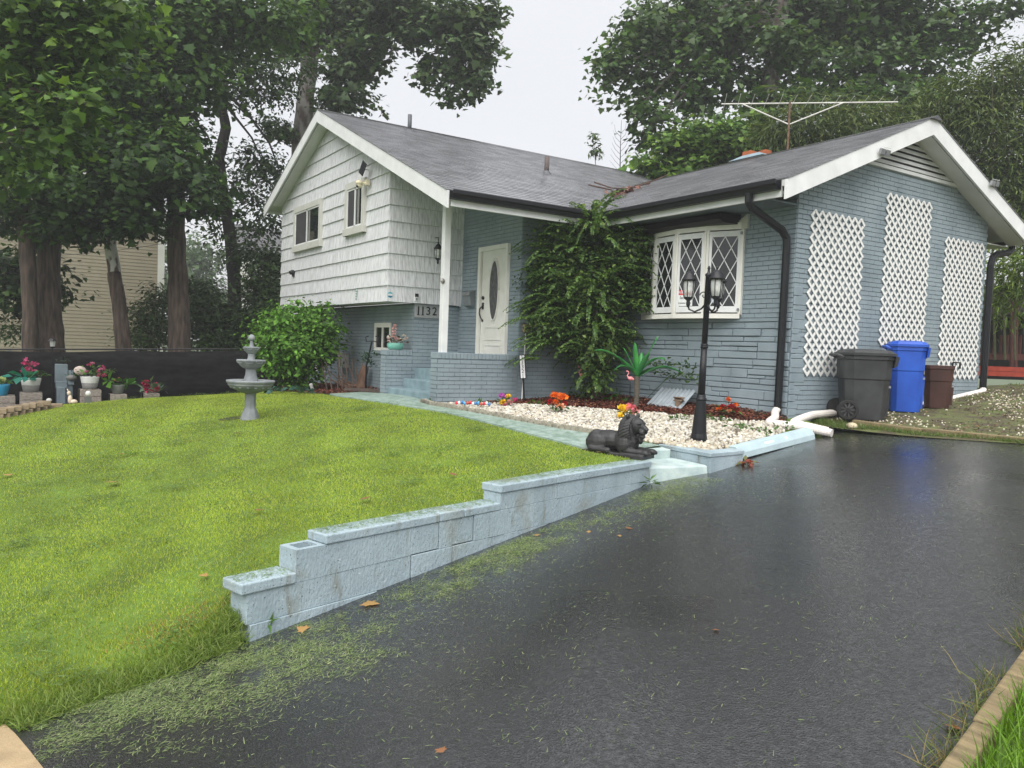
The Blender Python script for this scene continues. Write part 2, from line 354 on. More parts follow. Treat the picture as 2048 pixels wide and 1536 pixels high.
# white stones: the nearest 300 each an object, the rest one mass
def pts_in(poly, n):
    xs = [p[0] for p in poly]; yy = [p[1] for p in poly]; r = np.zeros((0, 2))
    while len(r) < n:
        q = np.stack([rng.uniform(min(xs), max(xs), n), rng.uniform(min(yy), max(yy), n)], 1); r = np.r_[r, q[inpoly(q[:, 0], q[:, 1], poly)]]
    return r[:n]
M_stone = pmc('white_stone', .6, 0, .3)
q = pts_in(BED_ST, 6800); zz = hz(q[:, 0], q[:, 1])
q3 = np.c_[q, zz+.02]; sz = rng.uniform(.026, .066, len(q)); colr_ = palette(len(q), [(.48, .45, .37), (.53, .515, .465), (.38, .34, .26), (.33, .305, .265), (.16, .14, .11)], [.32, .24, .2, .13, .11], .1)
order = np.argsort((q3**2).sum(1)-sz*40)
big_i, rest = order[:300], order[300:]
bed = bpy.data.objects['stone_bed']
nr = np.c_[rng.normal(0, .35, (len(q), 2)), np.ones(len(q))]; xa = unit(len(q))
o = scatter('stones', M_stone, q3[rest], xa[rest], nr[rest], sz[rest], STONE[0], STONE[1], colr_[rest], kind='stuff', wid=sz[rest]*rng.uniform(.6, .9, len(rest)))
stuff(o, 'small white and cream stones covering the bed'); own(o, bed)
protos = []
for k in range(8):
    mm = MB(); mm.cc = tuple(palette(1, [(.53, .49, .39), (.56, .54, .48), (.42, .37, .27), (.36, .33, .28)])[0])
    vv = [tuple(np.array(p)*V(1, rnd.uniform(.65, .9), 1)*rnd.uniform(.9, 1.1)) for p in STONE[0]]; mm.add(vv, STONE[1]); protos.append(mm.mesh('stone', M_stone, True))
for i in big_i:
    o = bpy.data.objects.new('stone', protos[rnd.randrange(8)]); COL.objects.link(o); o.location = q3[i]; s_ = sz[i]; o.scale = (s_, s_, s_*.9)
    o.rotation_euler = (rnd.uniform(-.3, .3), rnd.uniform(-.3, .3), rnd.uniform(0, 6.3)); o.parent = bed
# mulch chips
M_chip = pmc('mulch_chip', .75, 0, .25)
q = np.r_[pts_in(BED_MU, 9000), pts_in(LBED, 4500)]; n = len(q); q3 = np.c_[q, hz(q[:, 0], q[:, 1])+.02+.015*rng.random(n)]
stuff(scatter('mulch', M_chip, q3, unit(n)*V(1, 1, .25), np.c_[rng.normal(0, .4, (n, 2)), np.ones(n)], rng.uniform(.03, .08, n), LEAF4[0], LEAF4[1],
    palette(n, [(.10, .028, .018), (.16, .045, .028), (.06, .02, .014), (.22, .09, .05)], None, .25), wid=rng.uniform(.012, .03, n)), 'red brown wood mulch')
# scalloped concrete edging between path and stones: each scallop a piece
M_edge = pm('edging_concrete', (.26, .24, .19), .85, .3, 18, .4, 70)
eg = thing('bed_edging', 'scalloped concrete edging between the painted path and white stones', 'edging', (-9, 5.95, h(-9, 5.95)))
EP = [(-7.35, 6.36), (-8.07, 6.125), (-9.1, 5.925), (-10.2, 5.785), (-11.0, 5.705), (-11.4, 5.74)]
for i in range(46):
    p = lerp2(EP, (i+.5)/46); q_ = lerp2(EP, (i+.9)/46); d = q_-p; a = math.atan2(d[1], d[0]); z = h(*p)
    m = MB(); prof = [(-.045, -.05), (.045, -.05), (.045, .045), (.03, .075), (0, .085), (-.03, .075), (-.045, .045)]
    u = V(math.cos(a), math.sin(a), 0); nn = V(-math.sin(a), math.cos(a), 0)
    zz_ = rnd.uniform(-.008, .008); m.prism([V(p[0], p[1], z+zz_)+u*x+V(0, 0, y_)-nn*.025 for x, y_ in prof], nn*.05); m.build('scallop', M_edge, eg)

# ---------------------------------------------------------------- block walls along the drive
M_blk = pm('pale_blue_block', (.32, .415, .465), .75, .16, 3.2, .9, 55, col2=(.38, .48, .53), stretch=(1, 1, .35))
def block_paint():
    m = pm('pale_blue_block', (.285, .365, .405), .75, .12, 3.2, .9, 55, col2=(.345, .43, .47), stretch=(1, 1, .5)); n, b = M_node(m); L = n.links
    src = b.inputs['Base Color'].links[0].from_socket; tc = n.nodes.new('ShaderNodeTexCoord')
    def nz(s, st, a, z, d=5):
        mp = n.nodes.new('ShaderNodeMapping'); mp.inputs['Scale'].default_value = st; L.new(tc.outputs['Object'], mp.inputs[0])
        q = n.nodes.new('ShaderNodeTexNoise'); q.inputs['Scale'].default_value = s; q.inputs['Detail'].default_value = d; L.new(mp.outputs[0], q.inputs[0])
        r = n.nodes.new('ShaderNodeMapRange'); r.inputs['From Min'].default_value = a; r.inputs['From Max'].default_value = z; L.new(q.outputs[0], r.inputs[0]); return r.outputs[0]
    for fac, col in ((nz(9, (1, 1, .3), .60, .74), (.21, .23, .21)), (nz(2.2, (1, 1, 1), .56, .72, 9), (.24, .26, .24)), (nz(70, (1, 1, 1), .66, .72, 2), (.07, .075, .075)), (nz(26, (1, 1, 2), .68, .73, 3), (.50, .56, .58))):
        mx = n.nodes.new('ShaderNodeMixRGB'); mx.inputs[2].default_value = (*col, 1); L.new(fac, mx.inputs[0]); L.new(src, mx.inputs[1]); src = mx.outputs[0]
    L.new(src, b.inputs['Base Color']); return m
M_blk = block_paint()
M_blkcore = pm('block_joint', (.06, .06, .055), .9, .3, 20)
rw = thing('retaining_wall', 'stepped pale blue concrete block retaining wall along the driveway edge', 'wall', (*wallp(2.4, -.1), dz(*wallp(2.4, -.1))))
def wbox(m, s0, s1, t0, t1, z0, z1):
    p = [(*wallp(s, t), z) for z in (z0, z1) for s, t in ((s0, t1), (s0, t0), (s1, t0), (s1, t1))]
    return m.hexa([p[1], p[0], p[3], p[2], p[5], p[4], p[7], p[6]])
def bev(o, w_=.006, seg=2):
    b = o.modifiers.new('bevel', 'BEVEL'); b.width = w_; b.segments = seg; b.limit_method = 'ANGLE'; return o
def course(s0, s1, z0, z1, cuts, t0=0., t1=-.195, gaps=(), lift=()):
    cuts = [s0]+list(cuts)+[s1]
    for a, b in zip(cuts, cuts[1:]):
        g = .0005+(.007 if a in gaps else 0); j = rnd.uniform(-.0025, .0025)+(.006 if a in gaps else 0)
        bev(wbox(MB(), a+g, b-.0005, t0+j, t1, z0+(.008 if a in lift else .0006), z1-.0006).build('block', M_blk, rw), .003, 1)
course(0.02, 4.76, -2.10, -1.785, (.3, .7, 1.1, 1.5, 1.9, 2.3, 2.7, 3.1, 3.5, 3.9, 4.3), .012)
course(0., 4.76, -1.785, -1.585, (.4, .8, 1.35, 1.78, 2.2, 2.6, 3., 3.4, 3.8, 4.3), gaps=(1.35, 1.78, 4.3), lift=(4.3,))
course(.57, 4.76, -1.585, -1.372, (1.0, 1.35, 1.63, 1.78, 2.02, 2.4, 2.8, 3.2, 3.6, 4., 4.4), gaps=(1.63, 2.02), lift=(1.35, 1.78))
course(2.34, 4.74, -1.372, -1.228, (2.74, 3.14, 3.54, 3.94, 4.34))
wbox(MB(), .05, 4.7, -.012, -.18, -2.05, -1.6).build('core', M_blkcore, rw); wbox(MB(), .62, 4.7, -.012, -.18, -1.6, -1.385).build('core', M_blkcore, rw)
# hollow end block with its open core
hb = MB(); hb.cc = None
for a in ((.35, .57, 0, -.04), (.35, .57, -.155, -.195), (.35, .395, -.04, -.155), (.545, .57, -.04, -.155)): wbox(hb, *a, -1.585, -1.372)
hb.build('hollow_block', M_blk, rw)['label'] = 'end block with an open hollow core'
wbox(MB(), .395, .545, -.04, -.155, -1.585, -1.55).build('core_fill', pm('core_shade', (.010, .009, .007), .9, .4, 40), rw)  # near-black fill: the shade of the hollow is put into its colour
for a, b, z0, z1 in ((-.05, .345, -1.583, -1.514), (.575, 1.63, -1.37, -1.306), (1.636, 1.9, -1.37, -1.302), (1.905, 2.335, -1.37, -1.308), (2.33, 3.1, -1.226, -1.160), (3.105, 3.95, -1.226, -1.157), (3.955, 4.75, -1.226, -1.160)):
    bev(wbox(MB(), a, b, .012+rnd.uniform(0, .008), -.21, z0, z1).build('cap', M_blk, rw), .009, 2)
# landing slab and riser up to the path
M_slab = pm('painted_concrete', (.36, .46, .47), .65, .2, 7, .4, 60, col2=(.46, .55, .52))
ls = thing('entry_step', 'pale painted concrete entry step between the block walls at the driveway', 'step', (-6.45, 6.3, -1.35))
p0 = [(-6.2, 5.90), (-6.03, 6.62), (-6.82, 6.62), (-6.9, 5.90)]
m = MB(); zb = [-1.55]*4; zt = [-1.235, -1.225, -1.21, -1.215]
m.hexa([(x, y, z) for (x, y), z in zip(p0, zb)]+[(x-(.05 if i < 2 else 0), y, z) for i, ((x, y), z) in enumerate(zip(p0, zt))]); bev(m.build('slab', M_slab, ls), .02, 2)
bev(MB().hexa([(-6.62, 5.92, -1.3), (-6.6, 6.56, -1.3), (-6.95, 6.56, -1.3), (-6.97, 5.92, -1.3), (-6.62, 5.92, -1.115), (-6.6, 6.56, -1.112), (-6.95, 6.56, -1.09), (-6.97, 5.92, -1.095)]).build('upper_step', M_slab, ls), .012, 2)
# short L-shaped wall right of the step
sw_ = thing('block_wall', 'short L-shaped pale blue block wall below the lamp post', 'wall', (-6.2, 6.9, -1.3))
def bx(m, x0, x1, y0, y1, z0, z1): return m.box(((x0+x1)/2, (y0+y1)/2, (z0+z1)/2), (x1-x0, y1-y0, z1-z0))
for a, b in ((-7.0, -6.62), (-6.617, -6.24)): bev(bx(MB(), a, b, 6.63, 6.80, -1.45, -1.135).build('block', M_blk, sw_))
bev(MB().hexa([(-6.235, 6.63, -1.5), (-6.04, 6.62, -1.5), (-6.10, 7.22, -1.5), (-6.29, 7.22, -1.5), (-6.235, 6.63, -1.135), (-6.04, 6.62, -1.135), (-6.10, 7.22, -1.135), (-6.29, 7.22, -1.135)]).build('block', M_blk, sw_))
bev(bx(MB(), -7.02, -6.245, 6.62, 6.82, -1.133, -1.085).build('cap', M_blk, sw_), .008)
bev(MB().hexa([(-6.242, 6.61, -1.133), (-6.03, 6.605, -1.133), (-6.09, 7.23, -1.133), (-6.30, 7.23, -1.133), (-6.242, 6.61, -1.085), (-6.03, 6.605, -1.085), (-6.09, 7.23, -1.085), (-6.30, 7.23, -1.085)]).build('cap', M_blk, sw_), .008)
# concrete parking stop, chipped paint
a, b = V(-6.33, 7.30, -1.215), V(-6.53, 8.98, -1.06); d = (b-a)/np.linalg.norm(b-a); sdv = np.cross(d, (0, 0, 1.)); sdv /= np.linalg.norm(sdv); up = np.cross(sdv, d)
prof = [(-.11, 0), (.11, 0), (.10, .07), (.05, .145), (-.05, .145), (-.10, .07)]
m = MB(); m.prism([a+sdv*x+up*z for x, z in prof], b-a)
pk = bev(m.build('parking_stop', pm('stop_paint', (.38, .49, .53), .7, .1, 5, .5, 60, col2=(.42, .53, .56))), .008)
tag(pk, 'pale blue concrete parking stop beside the white stones', 'parking stop')
M_chipb = pm('bare_chip', (.72, .74, .72), .8, .2, 30)
for t_, wd in ((.62, .05), (.73, .035), (1.05, .025)):
    c = a+d*t_+sdv*.074+up*.1095; MB().bar(c-d*wd, c+d*wd, .028, .004, sdv*.7+up*.5).build('paint_chip', M_chipb, pk)
# timber edging right of the drive
M_timb = pm('weathered_timber', (.20, .155, .085), .85, .35, 5, .5, 30, stretch=(1, 6, 6))
te = thing('timber_edging', 'weathered wooden timber edging the driveway beside the grass strip', 'timber', (timx(3), 3, dz(timx(3), 3)))
for y0, y1 in ((-2.4, .02), (.05, 2.45), (2.47, 3.28), (3.29, 5.7), (5.72, 8.1)):
    p, q_ = V(timx(y0)+.05, y0, dz(timx(y0), y0)+.03), V(timx(y1)+.05+rnd.uniform(-.01, .01), y1, dz(timx(y1), y1)+.03)
    bev(MB().bar(p, q_, .085, .085).build('timber', M_timb, te), .012, 2)
# timber and stones bordering the bin strip
tb = thing('bed_timber', 'old wooden border timbers in front of the trash bins', 'timber', (-5.9, 9.7, dz(-5.9, 9.7)))
for p, q_ in (((-6.45, 9.85), (-5.5, 9.86)), ((-5.48, 9.9), (-4.3, 9.72)), ((-4.28, 9.7), (-3.1, 9.72))):
    bev(MB().bar((*p, float(syz(*p))+.01), (*q_, float(syz(*q_))+.01), .09, .07).build('timber', M_timb, tb), .012, 2)
sb = MB().ball((-6.32, 9.62, float(syz(-6.32, 9.62))+.02), (.09, .06, .05), 8).build('paving_stone', pm('tan_stone', (.42, .36, .25), .8, .3, 12, .4, 40), smooth=True)
tag(sb, 'lone tan stone at the driveway edge beside the white pipe', 'stone')

# ---------------------------------------------------------------- the house
M_brick = pm('blue_painted_brick', (.21, .265, .298), .58, .14, 1.7, .6, 90, col2=(.275, .335, .368), detail=10)
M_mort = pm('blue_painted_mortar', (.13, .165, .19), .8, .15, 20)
M_white = pm('white_paint', (.66, .67, .67), .5, .05, 4, .1, 40, col2=(.74, .75, .75))
M_trim = pm('cream_white_trim', (.70, .69, .63), .45, .05, 5, .1, 30, col2=(.76, .75, .70))
M_soffit = pm('soffit_paint', (.60, .61, .59), .6, .05, 3)
M_black = pm('black_metal', (.006, .007, .009), .42, .2, 8, .1, 30, spec=.35)
M_glass = pm('dark_glass', (.012, .015, .016), .04, .3, 2, spec=.7)
M_steel = pm('grey_metal', (.30, .31, .32), .45, .2, 8, metal=.6)
M_shing = bpy.data.materials.new('striated_shingle'); n_, b_ = M_node(M_shing); L_ = n_.links
tc = n_.nodes.new('ShaderNodeTexCoord'); mp = n_.nodes.new('ShaderNodeMapping'); mp.inputs['Scale'].default_value = (46, 46, 2.2); L_.new(tc.outputs['Object'], mp.inputs[0])
q_ = noise(1., 3, .6, mp.outputs[0]); cr_ = ramp(q_.outputs[0], .28, .62, (.40, .405, .415), (.72, .73, .75)); L_.new(cr_.outputs[0], b_.inputs['Base Color'])
bp_ = n_.nodes.new('ShaderNodeBump'); bp_.inputs['Strength'].default_value = .7; bp_.inputs['Distance'].default_value = .008; L_.new(q_.outputs[0], bp_.inputs['Height']); L_.new(bp_.outputs[0], b_.inputs['Normal'])
b_.inputs['Roughness'].default_value = .6
house = thing('house', 'blue brick and white shingle split-level house with grey shingle roofs', 'house', (-12, 8, -1))

BR = []       # every brick: (centre, length, angle, wall, out)
CH, BL = .0677, .203
def wall_core(name, pts, thick_dir, mat=None):
    o = MB().prism(pts, thick_dir).build(name, mat or M_mort, house); return o
def bricks(wall, o, u, Lw, z0, z1, nrm, top=None, holes=(), keep=None):
    u = V(*u); nrm = V(*nrm); ang = math.atan2(u[1], u[0]); k = 0; z = z0
    while z < z1-.02:
        a = -(BL/2 if k % 2 else 0)+0.
        while a < Lw-.01:
            a0, a1 = max(a, 0), min(a+BL, Lw); a += BL; zc = z+CH/2
            if a1-a0 < .03: continue
            if top and z+CH > min(top(a0), top(a1)): continue
            if any(a0 < h1-.01 and a1 > h0+.01 and zc > hz0 and zc < hz1 for h0, h1, hz0, hz1 in holes):
                ok = False
                for h0, h1, hz0, hz1 in holes:
                    if a0 < h0 < a1 and hz0 < zc < hz1 and h0-a0 > .04: a1 = h0; ok = True
                    elif a0 < h1 < a1 and hz0 < zc < hz1 and a1-h1 > .04: a0 = h1; ok = True
                if not ok: continue
            if keep and not keep((a0+a1)/2, zc): continue
            c = V(*o, 0)+u*((a0+a1)/2)+nrm*(.002+rnd.uniform(-.0016, .0016)); c[2] = zc+rnd.uniform(-.0012, .0012)
            BR.append((c, a1-a0-.0045, ang, wall, 'b'))
        z += CH; k += 1
GX, FY, SX, DY = -7.03, 9.18, -11.12, 7.38
RID_Y, RID_Z, RS = 11.75, 3.68, .42
def rtop(y): return RID_Z-RS*abs(y-RID_Y)
# gable wall facing the drive
gw = wall_core('brick_wall', [(GX, FY, -1.15), (GX, 14.28, -1.0), (GX, 14.28, rtop(14.28)-.13), (GX, RID_Y, RID_Z-.13), (GX, FY, rtop(FY)-.13)], (-.15, 0, 0))
bricks(gw, (GX, FY), (0, 1, 0), 5.10, -1.13, 3.6, (1, 0, 0), top=lambda a: rtop(FY+a)-.12, keep=lambda a, z: not (z > 2.93 and abs(a+FY-RID_Y) < 1.42))
# front wall with window: stone below, brick above
fw = wall_core('front_wall', [(SX+.15, FY, -1.15), (GX-.15, FY, -1.15), (GX-.15, FY, 2.25), (SX+.15, FY, 2.25)], (0, .15, 0))
bricks(fw, (SX, FY), (1, 0, 0), SX*-1+GX, .555, 2.2, (0, -1, 0), holes=((1.16, 3.14, .6, 2.0),))
sw2 = wall_core('side_wall', [(SX, DY, -1.15), (SX, FY+.15, -1.15), (SX, FY+.15, 2.4), (SX, DY, 2.4)], (-.15, 0, 0))
bricks(sw2, (SX, DY), (0, 1, 0), FY-DY, -1.07, 2.3, (1, 0, 0))
dw = wall_core('door_wall', [(-13.3, DY, -1.1), (SX-.15, DY, -1.1), (SX-.15, DY, 4.78-.43*4.9-.12), (-13.3, DY, 4.78-.43*2.87-.12)], (0, .15, 0))
bricks(dw, (-13.2, DY), (1, 0, 0), 13.2+SX, -1.07, 2.9, (0, -1, 0), top=lambda a: 4.78-.43*(-13.2+a+16.17)-.16, holes=((.76, 1.72, -.35, 1.80),))
lw = wall_core('lower_wall', [(-19.4, 6.42, -1.4), (-13.35, 6.42, -1.4), (-13.35, 6.42, .76), (-19.4, 6.42, .76)], (0, .15, 0))
bricks(lw, (-19.4, 6.42), (1, 0, 0), 6.2, -1.17, .74, (0, -1, 0), holes=((4.45, 5.30, -.17, .42), (.3, 1.75, -.75, .45)))
lw2 = wall_core('lower_side_wall', [(-13.2, 6.42, -1.2), (-13.2, DY, -1.2), (-13.2, DY, .76), (-13.2, 6.42, .76)], (-.15, 0, 0))
bricks(lw2, (-13.2, 6.42), (0, 1, 0), DY-6.42, -1.17, .74, (1, 0, 0))
# porch side walls, floor, steps
pw = bx(MB(), -11.35, SX-.004, 5.86, DY-.002, -1.15, -.215).build('porch_wall', M_mort, house)
bricks(pw, (SX-.004, 5.86), (0, 1, 0), DY-5.86, -1.105, -.21, (1, 0, 0)); bricks(pw, (-11.35, 5.86), (1, 0, 0), .226, -1.105, -.21, (0, -1, 0))
pw2 = bx(MB(), -13.42, -13.2, 5.90, 6.42, -1.15, -.215).build('porch_wall', M_mort, house)
bricks(pw2, (-13.2, 5.90), (0, 1, 0), .52, -1.105, -.21, (1, 0, 0)); bricks(pw2, (-13.42, 5.90), (1, 0, 0), .22, -1.105, -.21, (0, -1, 0))
for wall, x0, x1, y0, y1 in ((pw, -11.37, SX+.006, 5.85, DY-.01), (pw2, -13.44, -13.19, 5.885, 6.415)):     # rowlock bricks on edge
    y = y0
    while y < y1-.03:
        l = min(.0685, y1-y); o = bx(MB(), x0+rnd.uniform(0, .004), x1+rnd.uniform(-.004, .004), y+.0025, y+l-.0025, -.213, -.117+rnd.uniform(-.003, .003)).build('cap_brick', M_brick, wall); bev(o, .006, 1); y += l
M_step = pm('painted_step', (.17, .25, .28), .6, .15, 6, .3, 60, col2=(.22, .31, .34))
bx(MB(), -13.2, -11.35, 6.47, DY, -1.1, -.43).build('porch_floor', M_step, house)
for y0, y1, z in ((5.94, 6.24, -.80), (6.24, 6.47, -.63)): bev(bx(MB(), -13.195, -11.355, y0, y1+.02, -1.15, z).build('porch_step', M_step, house), .012, 2)

# stone veneer under the window, each stone its own block
def veneer(wall, o, u, Lw, z0, z1, nrm, tooth=None):
    u = V(*u); nrm = V(*nrm); z = z0; ang = math.atan2(u[1], u[0])
    while z < z1-.02:
        hgt = min(rnd.choice((.06, .08, .11, .14)), z1-z)
        if z1-z-hgt < .05: hgt = z1-z
        a = -rnd.uniform(0, .4)
        while a < Lw:
            l = rnd.uniform(.3, .75); a0, a1 = max(0, a), min(Lw, a+l); a += l
            if a1-a0 < .05: continue
            subs = [(0, hgt)] if hgt < .12 or rnd.random() < .45 else ([(0, hgt*.5), (hgt*.5, hgt)] if rnd.random() < .6 else [(0, hgt*.36), (hgt*.36, hgt)])
            for i, (s0, s1) in enumerate(subs):
                cut = [a0, a1] if len(subs) == 1 or rnd.random() < .6 else [a0, a0+(a1-a0)*rnd.uniform(.3, .7), a1]
                for b0, b1 in zip(cut, cut[1:]):
                    c = V(*o, 0)+u*((b0+b1)/2)+nrm*(.014+rnd.uniform(-.008, .02)); c[2] = z+(s0+s1)/2
                    m = MB(); j = lambda: rnd.uniform(-.005, .005)
                    hl, hh = (b1-b0)/2-.006, (s1-s0)/2-.006; dp = .045
                    P = []
                    for zz in (-hh, hh):
                        for uu, nn in ((-hl, -dp), (hl, -dp), (hl, 0), (-hl, 0)):
                            w3 = c+u*(uu+(j() if nn == 0 else 0))+nrm*nn; w3[2] += zz+(j() if nn == 0 else 0); P.append(w3)
                    bev(m.hexa(P).build('stone', M_brick, wall), .007, 2)
        z += hgt
veneer(fw, (SX, FY), (1, 0, 0), SX*-1+GX-.004, -1.08, .50, (0, -1, 0))
bev(bx(MB(), SX+.02, GX-.01, FY-.03, FY, .503, .55).build('ledge', M_brick, fw), .006)
# toothed stones at the lower corner of the gable wall
z = -1.05
while z < .95:
    hh = rnd.choice((.07, .1, .13)); l = rnd.uniform(.1, .34)
    bev(bx(MB(), GX, GX+.014+rnd.uniform(0, .008), FY+.003, FY+l, z+.004, z+hh-.004).build('quoin', M_brick, gw), .006, 2); z += hh
# bricks: the 300 nearest one by one, the rest joined wall by wall
BR = [b for b in BR if not (b[3] is gw and b[0][1] < FY+.1 and b[0][2] < .95)]
BR.sort(key=lambda b: float((b[0]**2).sum()))
cache = {}
for c, l, ang, wall, _ in BR[:300]:
    k = round(l, 2)
    if k not in cache:
        mm = MB().box((0, 0, 0), (l, .016, CH-.009)); cache[k] = mm.mesh('brick', M_brick)
    o = bpy.data.objects.new('brick', cache[k]); COL.objects.link(o); o.location = c; o.rotation_euler = (0, 0, ang); o.parent = wall
    bev(o, .004, 1)
rest = {}
for c, l, ang, wall, _ in BR[300:]: rest.setdefault(wall.name, (wall, MB()))[1].box(c, (l, .016, CH-.009), ang)
for wall, mm in rest.values(): stuff(mm.build('brickwork', M_brick, wall), 'painted bricks laid in courses')

# striated shingle siding, every shingle its own piece
def ltop(x): return 4.78-(.43 if x > -16.17 else .40)*abs(x+16.17)-.14
sg = MB().prism([(-19.5, 5.86, .77), (-13.14, 5.86, .77), (-13.14, 5.86, ltop(-13.14)), (-16.17, 5.86, 4.64), (-19.5, 5.86, ltop(-19.5))], (0, .12, 0)).build('siding_wall', M_shing, house)
ss = MB().prism([(-13.14, 5.86, .77), (-13.14, DY, .77), (-13.14, DY, 3.3), (-13.14, 5.86, 3.3)], (-.12, 0, 0)).build('siding_wall', M_shing, house)
EXPO, Z0 = .2875, .7535
def shingles(wall, o, u, Lw, nrm, top, wmin, wmax):
    u = V(*u, 0); nrm = V(*nrm, 0); k = 0
    while Z0+k*EXPO < 4.7:
        z0 = Z0+k*EXPO; a = -rnd.uniform(0, wmin)
        while a < Lw:
            l = rnd.uniform(wmin, wmax); a0, a1 = max(a, 0), min(a+l, Lw); a += l
            if a1-a0 < .015: continue
            t0, t1 = min(z0+EXPO+.03, top(a0)), min(z0+EXPO+.03, top(a1))
            if max(t0, t1) < z0+.02: continue
            zb = z0+rnd.uniform(-.003, .003); t0 = max(t0, zb+.003); t1 = max(t1, zb+.003); g = .0022
            B = V(*o, 0); P = []
            for aa, zz, pr in ((a0+g, zb, .032), (a1-g, zb, .032), (a1-g, zb, 0), (a0+g, zb, 0)): q = B+u*aa+nrm*pr; q[2] = zz; P.append(q)
            for aa, zz, pr in ((a0+g, t0, .004), (a1-g, t1, .004), (a1-g, t1, -.003), (a0+g, t0, -.003)): q = B+u*aa+nrm*pr; q[2] = zz; P.append(q)
            MB().hexa(P).build('shingle', M_shing, wall)
        k += 1
shingles(sg, (-19.5, 5.86), (1, 0), 6.375, (0, -1), lambda a: ltop(-19.5+a), .28, .55)
shingles(ss, (-13.14, 5.845), (0, 1), DY-5.845, (1, 0), lambda a: 3.27, .12, .28)
bx(MB(), -13.16, -13.112, DY-.03, DY+.004, .74, 3.2).build('corner_board', M_white, house)
bx(MB(), -19.45, -13.15, 5.87, 6.42, .765, .80).build('overhang_soffit', M_soffit, house)

# roofs
M_roofsh = pmc('grey_roof_shingle', .27, 0, .8)
def roof(name, org, e, dwn, poly, rows_b):
    org = V(*org); e = V(*e); dwn = V(*dwn)/np.linalg.norm(dwn); nn = np.cross(e, dwn); nn = nn if nn[2] > 0 else -nn
    deck = MB().prism([org+e*max(a, .05)+dwn*b-nn*.006 for a, b in poly], (0, 0, -.085)).build('roof', M_soffit, house)
    m = MB(); b = 0.; ex = .14; k = 0
    while b < rows_b-.01:
        b1 = min(b+ex, rows_b); bm_ = b+(b1-b)/2; xs = []; N = len(poly)
        for i in range(N):
            (a0, q0), (a1, q1) = poly[i], poly[(i+1) % N]
            if (q0 > bm_) != (q1 > bm_): xs.append(a0+(a1-a0)*(bm_-q0)/(q1-q0))
        xs.sort()
        for s0, s1 in zip(xs[::2], xs[1::2]):
            a = s0-(.16 if k % 2 else 0)-rnd.uniform(0, .02)
            while a < s1:
                l = .32; c0, c1 = max(a, s0), min(a+l, s1); a += l
                if c1-c0 < .01: continue
                t = rnd.uniform(.75, 1.25); m.cc = (.175*t, .178*t, .19*t)  # grey tabs lightened in colour to stand in for the wet sheen
                lo = [org+e*x+dwn*y+nn*(-.004) for x, y in ((c0+.003, b-.01), (c1-.003, b-.01), (c1-.003, b1+.004), (c0+.003, b1+.004))]
                hi = [org+e*x+dwn*y+nn*z for x, y, z in ((c0+.003, b-.01, .002), (c1-.003, b-.01, .002), (c1-.003, b1+.004, .011), (c0+.003, b1+.004, .011))]
                m.hexa(lo+hi)
        b = b1; k += 1
    stuff(m.build('roof_shingles', M_roofsh, deck), 'grey asphalt roof shingles')
    return deck
n43 = math.hypot(1, .43); n42 = math.hypot(1, .42); n40 = math.hypot(1, .40)
r1 = roof('roof', (-16.17, 5.51, 4.78), (0, 1, 0), (1, 0, -.43), [(0, 0), (9.54, 0), (9.54, 5.79*n43), (6.24, 2.56*n43), (2.94, 5.79*n43), (0, 5.79*n43)], 5.79*n43)
r2 = roof('roof', (-16.17, 5.51, 4.78), (0, 1, 0), (-1, 0, -.40), [(0, 0), (9.5, 0), (9.5, 3.78*n40), (0, 3.78*n40)], 3.78*n40)
r3 = roof('roof', (-6.63, RID_Y, RID_Z), (-1, 0, 0), (0, -1, -.42), [(0, 0), (6.98, 0), (3.75, 3.30*n42), (0, 3.30*n42)], 3.30*n42)
r4 = roof('roof', (-6.63, RID_Y, RID_Z), (-1, 0, 0), (0, 1, -.42), [(0, 0), (6.98, 0), (3.75, 3.30*n42), (0, 3.30*n42)], 3.30*n42)
m = MB(); y = 5.55
while y < 15: m.cc = (.03*rnd.uniform(.8, 1.2),)*3; m.prism([(-16.31, y, 4.735), (-16.17, y, 4.80), (-16.03, y, 4.733)], (0, .145, .002)); y += .14
stuff(m.build('ridge_cap', M_roofsh, r1))
m = MB(); x = -13.6
while x < -6.7: m.cc = (.03*rnd.uniform(.8, 1.2),)*3; m.prism([(x, 11.61, 3.635), (x, 11.75, 3.70), (x, 11.89, 3.635)], (.145, 0, .002)); x += .14
stuff(m.build('ridge_cap', M_roofsh, r3))
# rake boards
def board(name, a, b, drop, th, mat=M_white):       # board hanging from line a-b, thickness vector th
    a = V(*a); b = V(*b); th = V(*th); return MB().prism([a, b, b-V(0, 0, drop), a-V(0, 0, drop)], th).build(name, mat, house)
zr = lambda x: 4.78-(.43 if x > -16.17 else .40)*abs(x+16.17)
board('rake_board', (-16.168, 5.522, 4.772), (-10.36, 5.522, zr(-10.36)-.008), .25, (0, .035, 0)); board('rake_board', (-16.172, 5.522, 4.772), (-19.97, 5.522, zr(-19.97)-.008), .235, (0, .035, 0))
board('rake_board', (-6.642, RID_Y-.001, 3.672), (-6.642, 8.43, rtop(8.43)-.008), .25, (-.035, 0, 0)); board('rake_board', (-6.642, RID_Y+.001, 3.672), (-6.642, 15.07, rtop(15.07)-.008), .25, (-.035, 0, 0))
MB().prism([(-16.17, 5.6, 4.61), (-13.1, 5.6, zr(-13.1)-.17), (-13.1, 5.6, zr(-13.1)-.2), (-16.17, 5.6, 4.58), (-19.5, 5.6, zr(-19.5)-.2), (-19.5, 5.6, zr(-19.5)-.17)], (0, .24, 0)).build('rake_soffit', M_soffit, house)
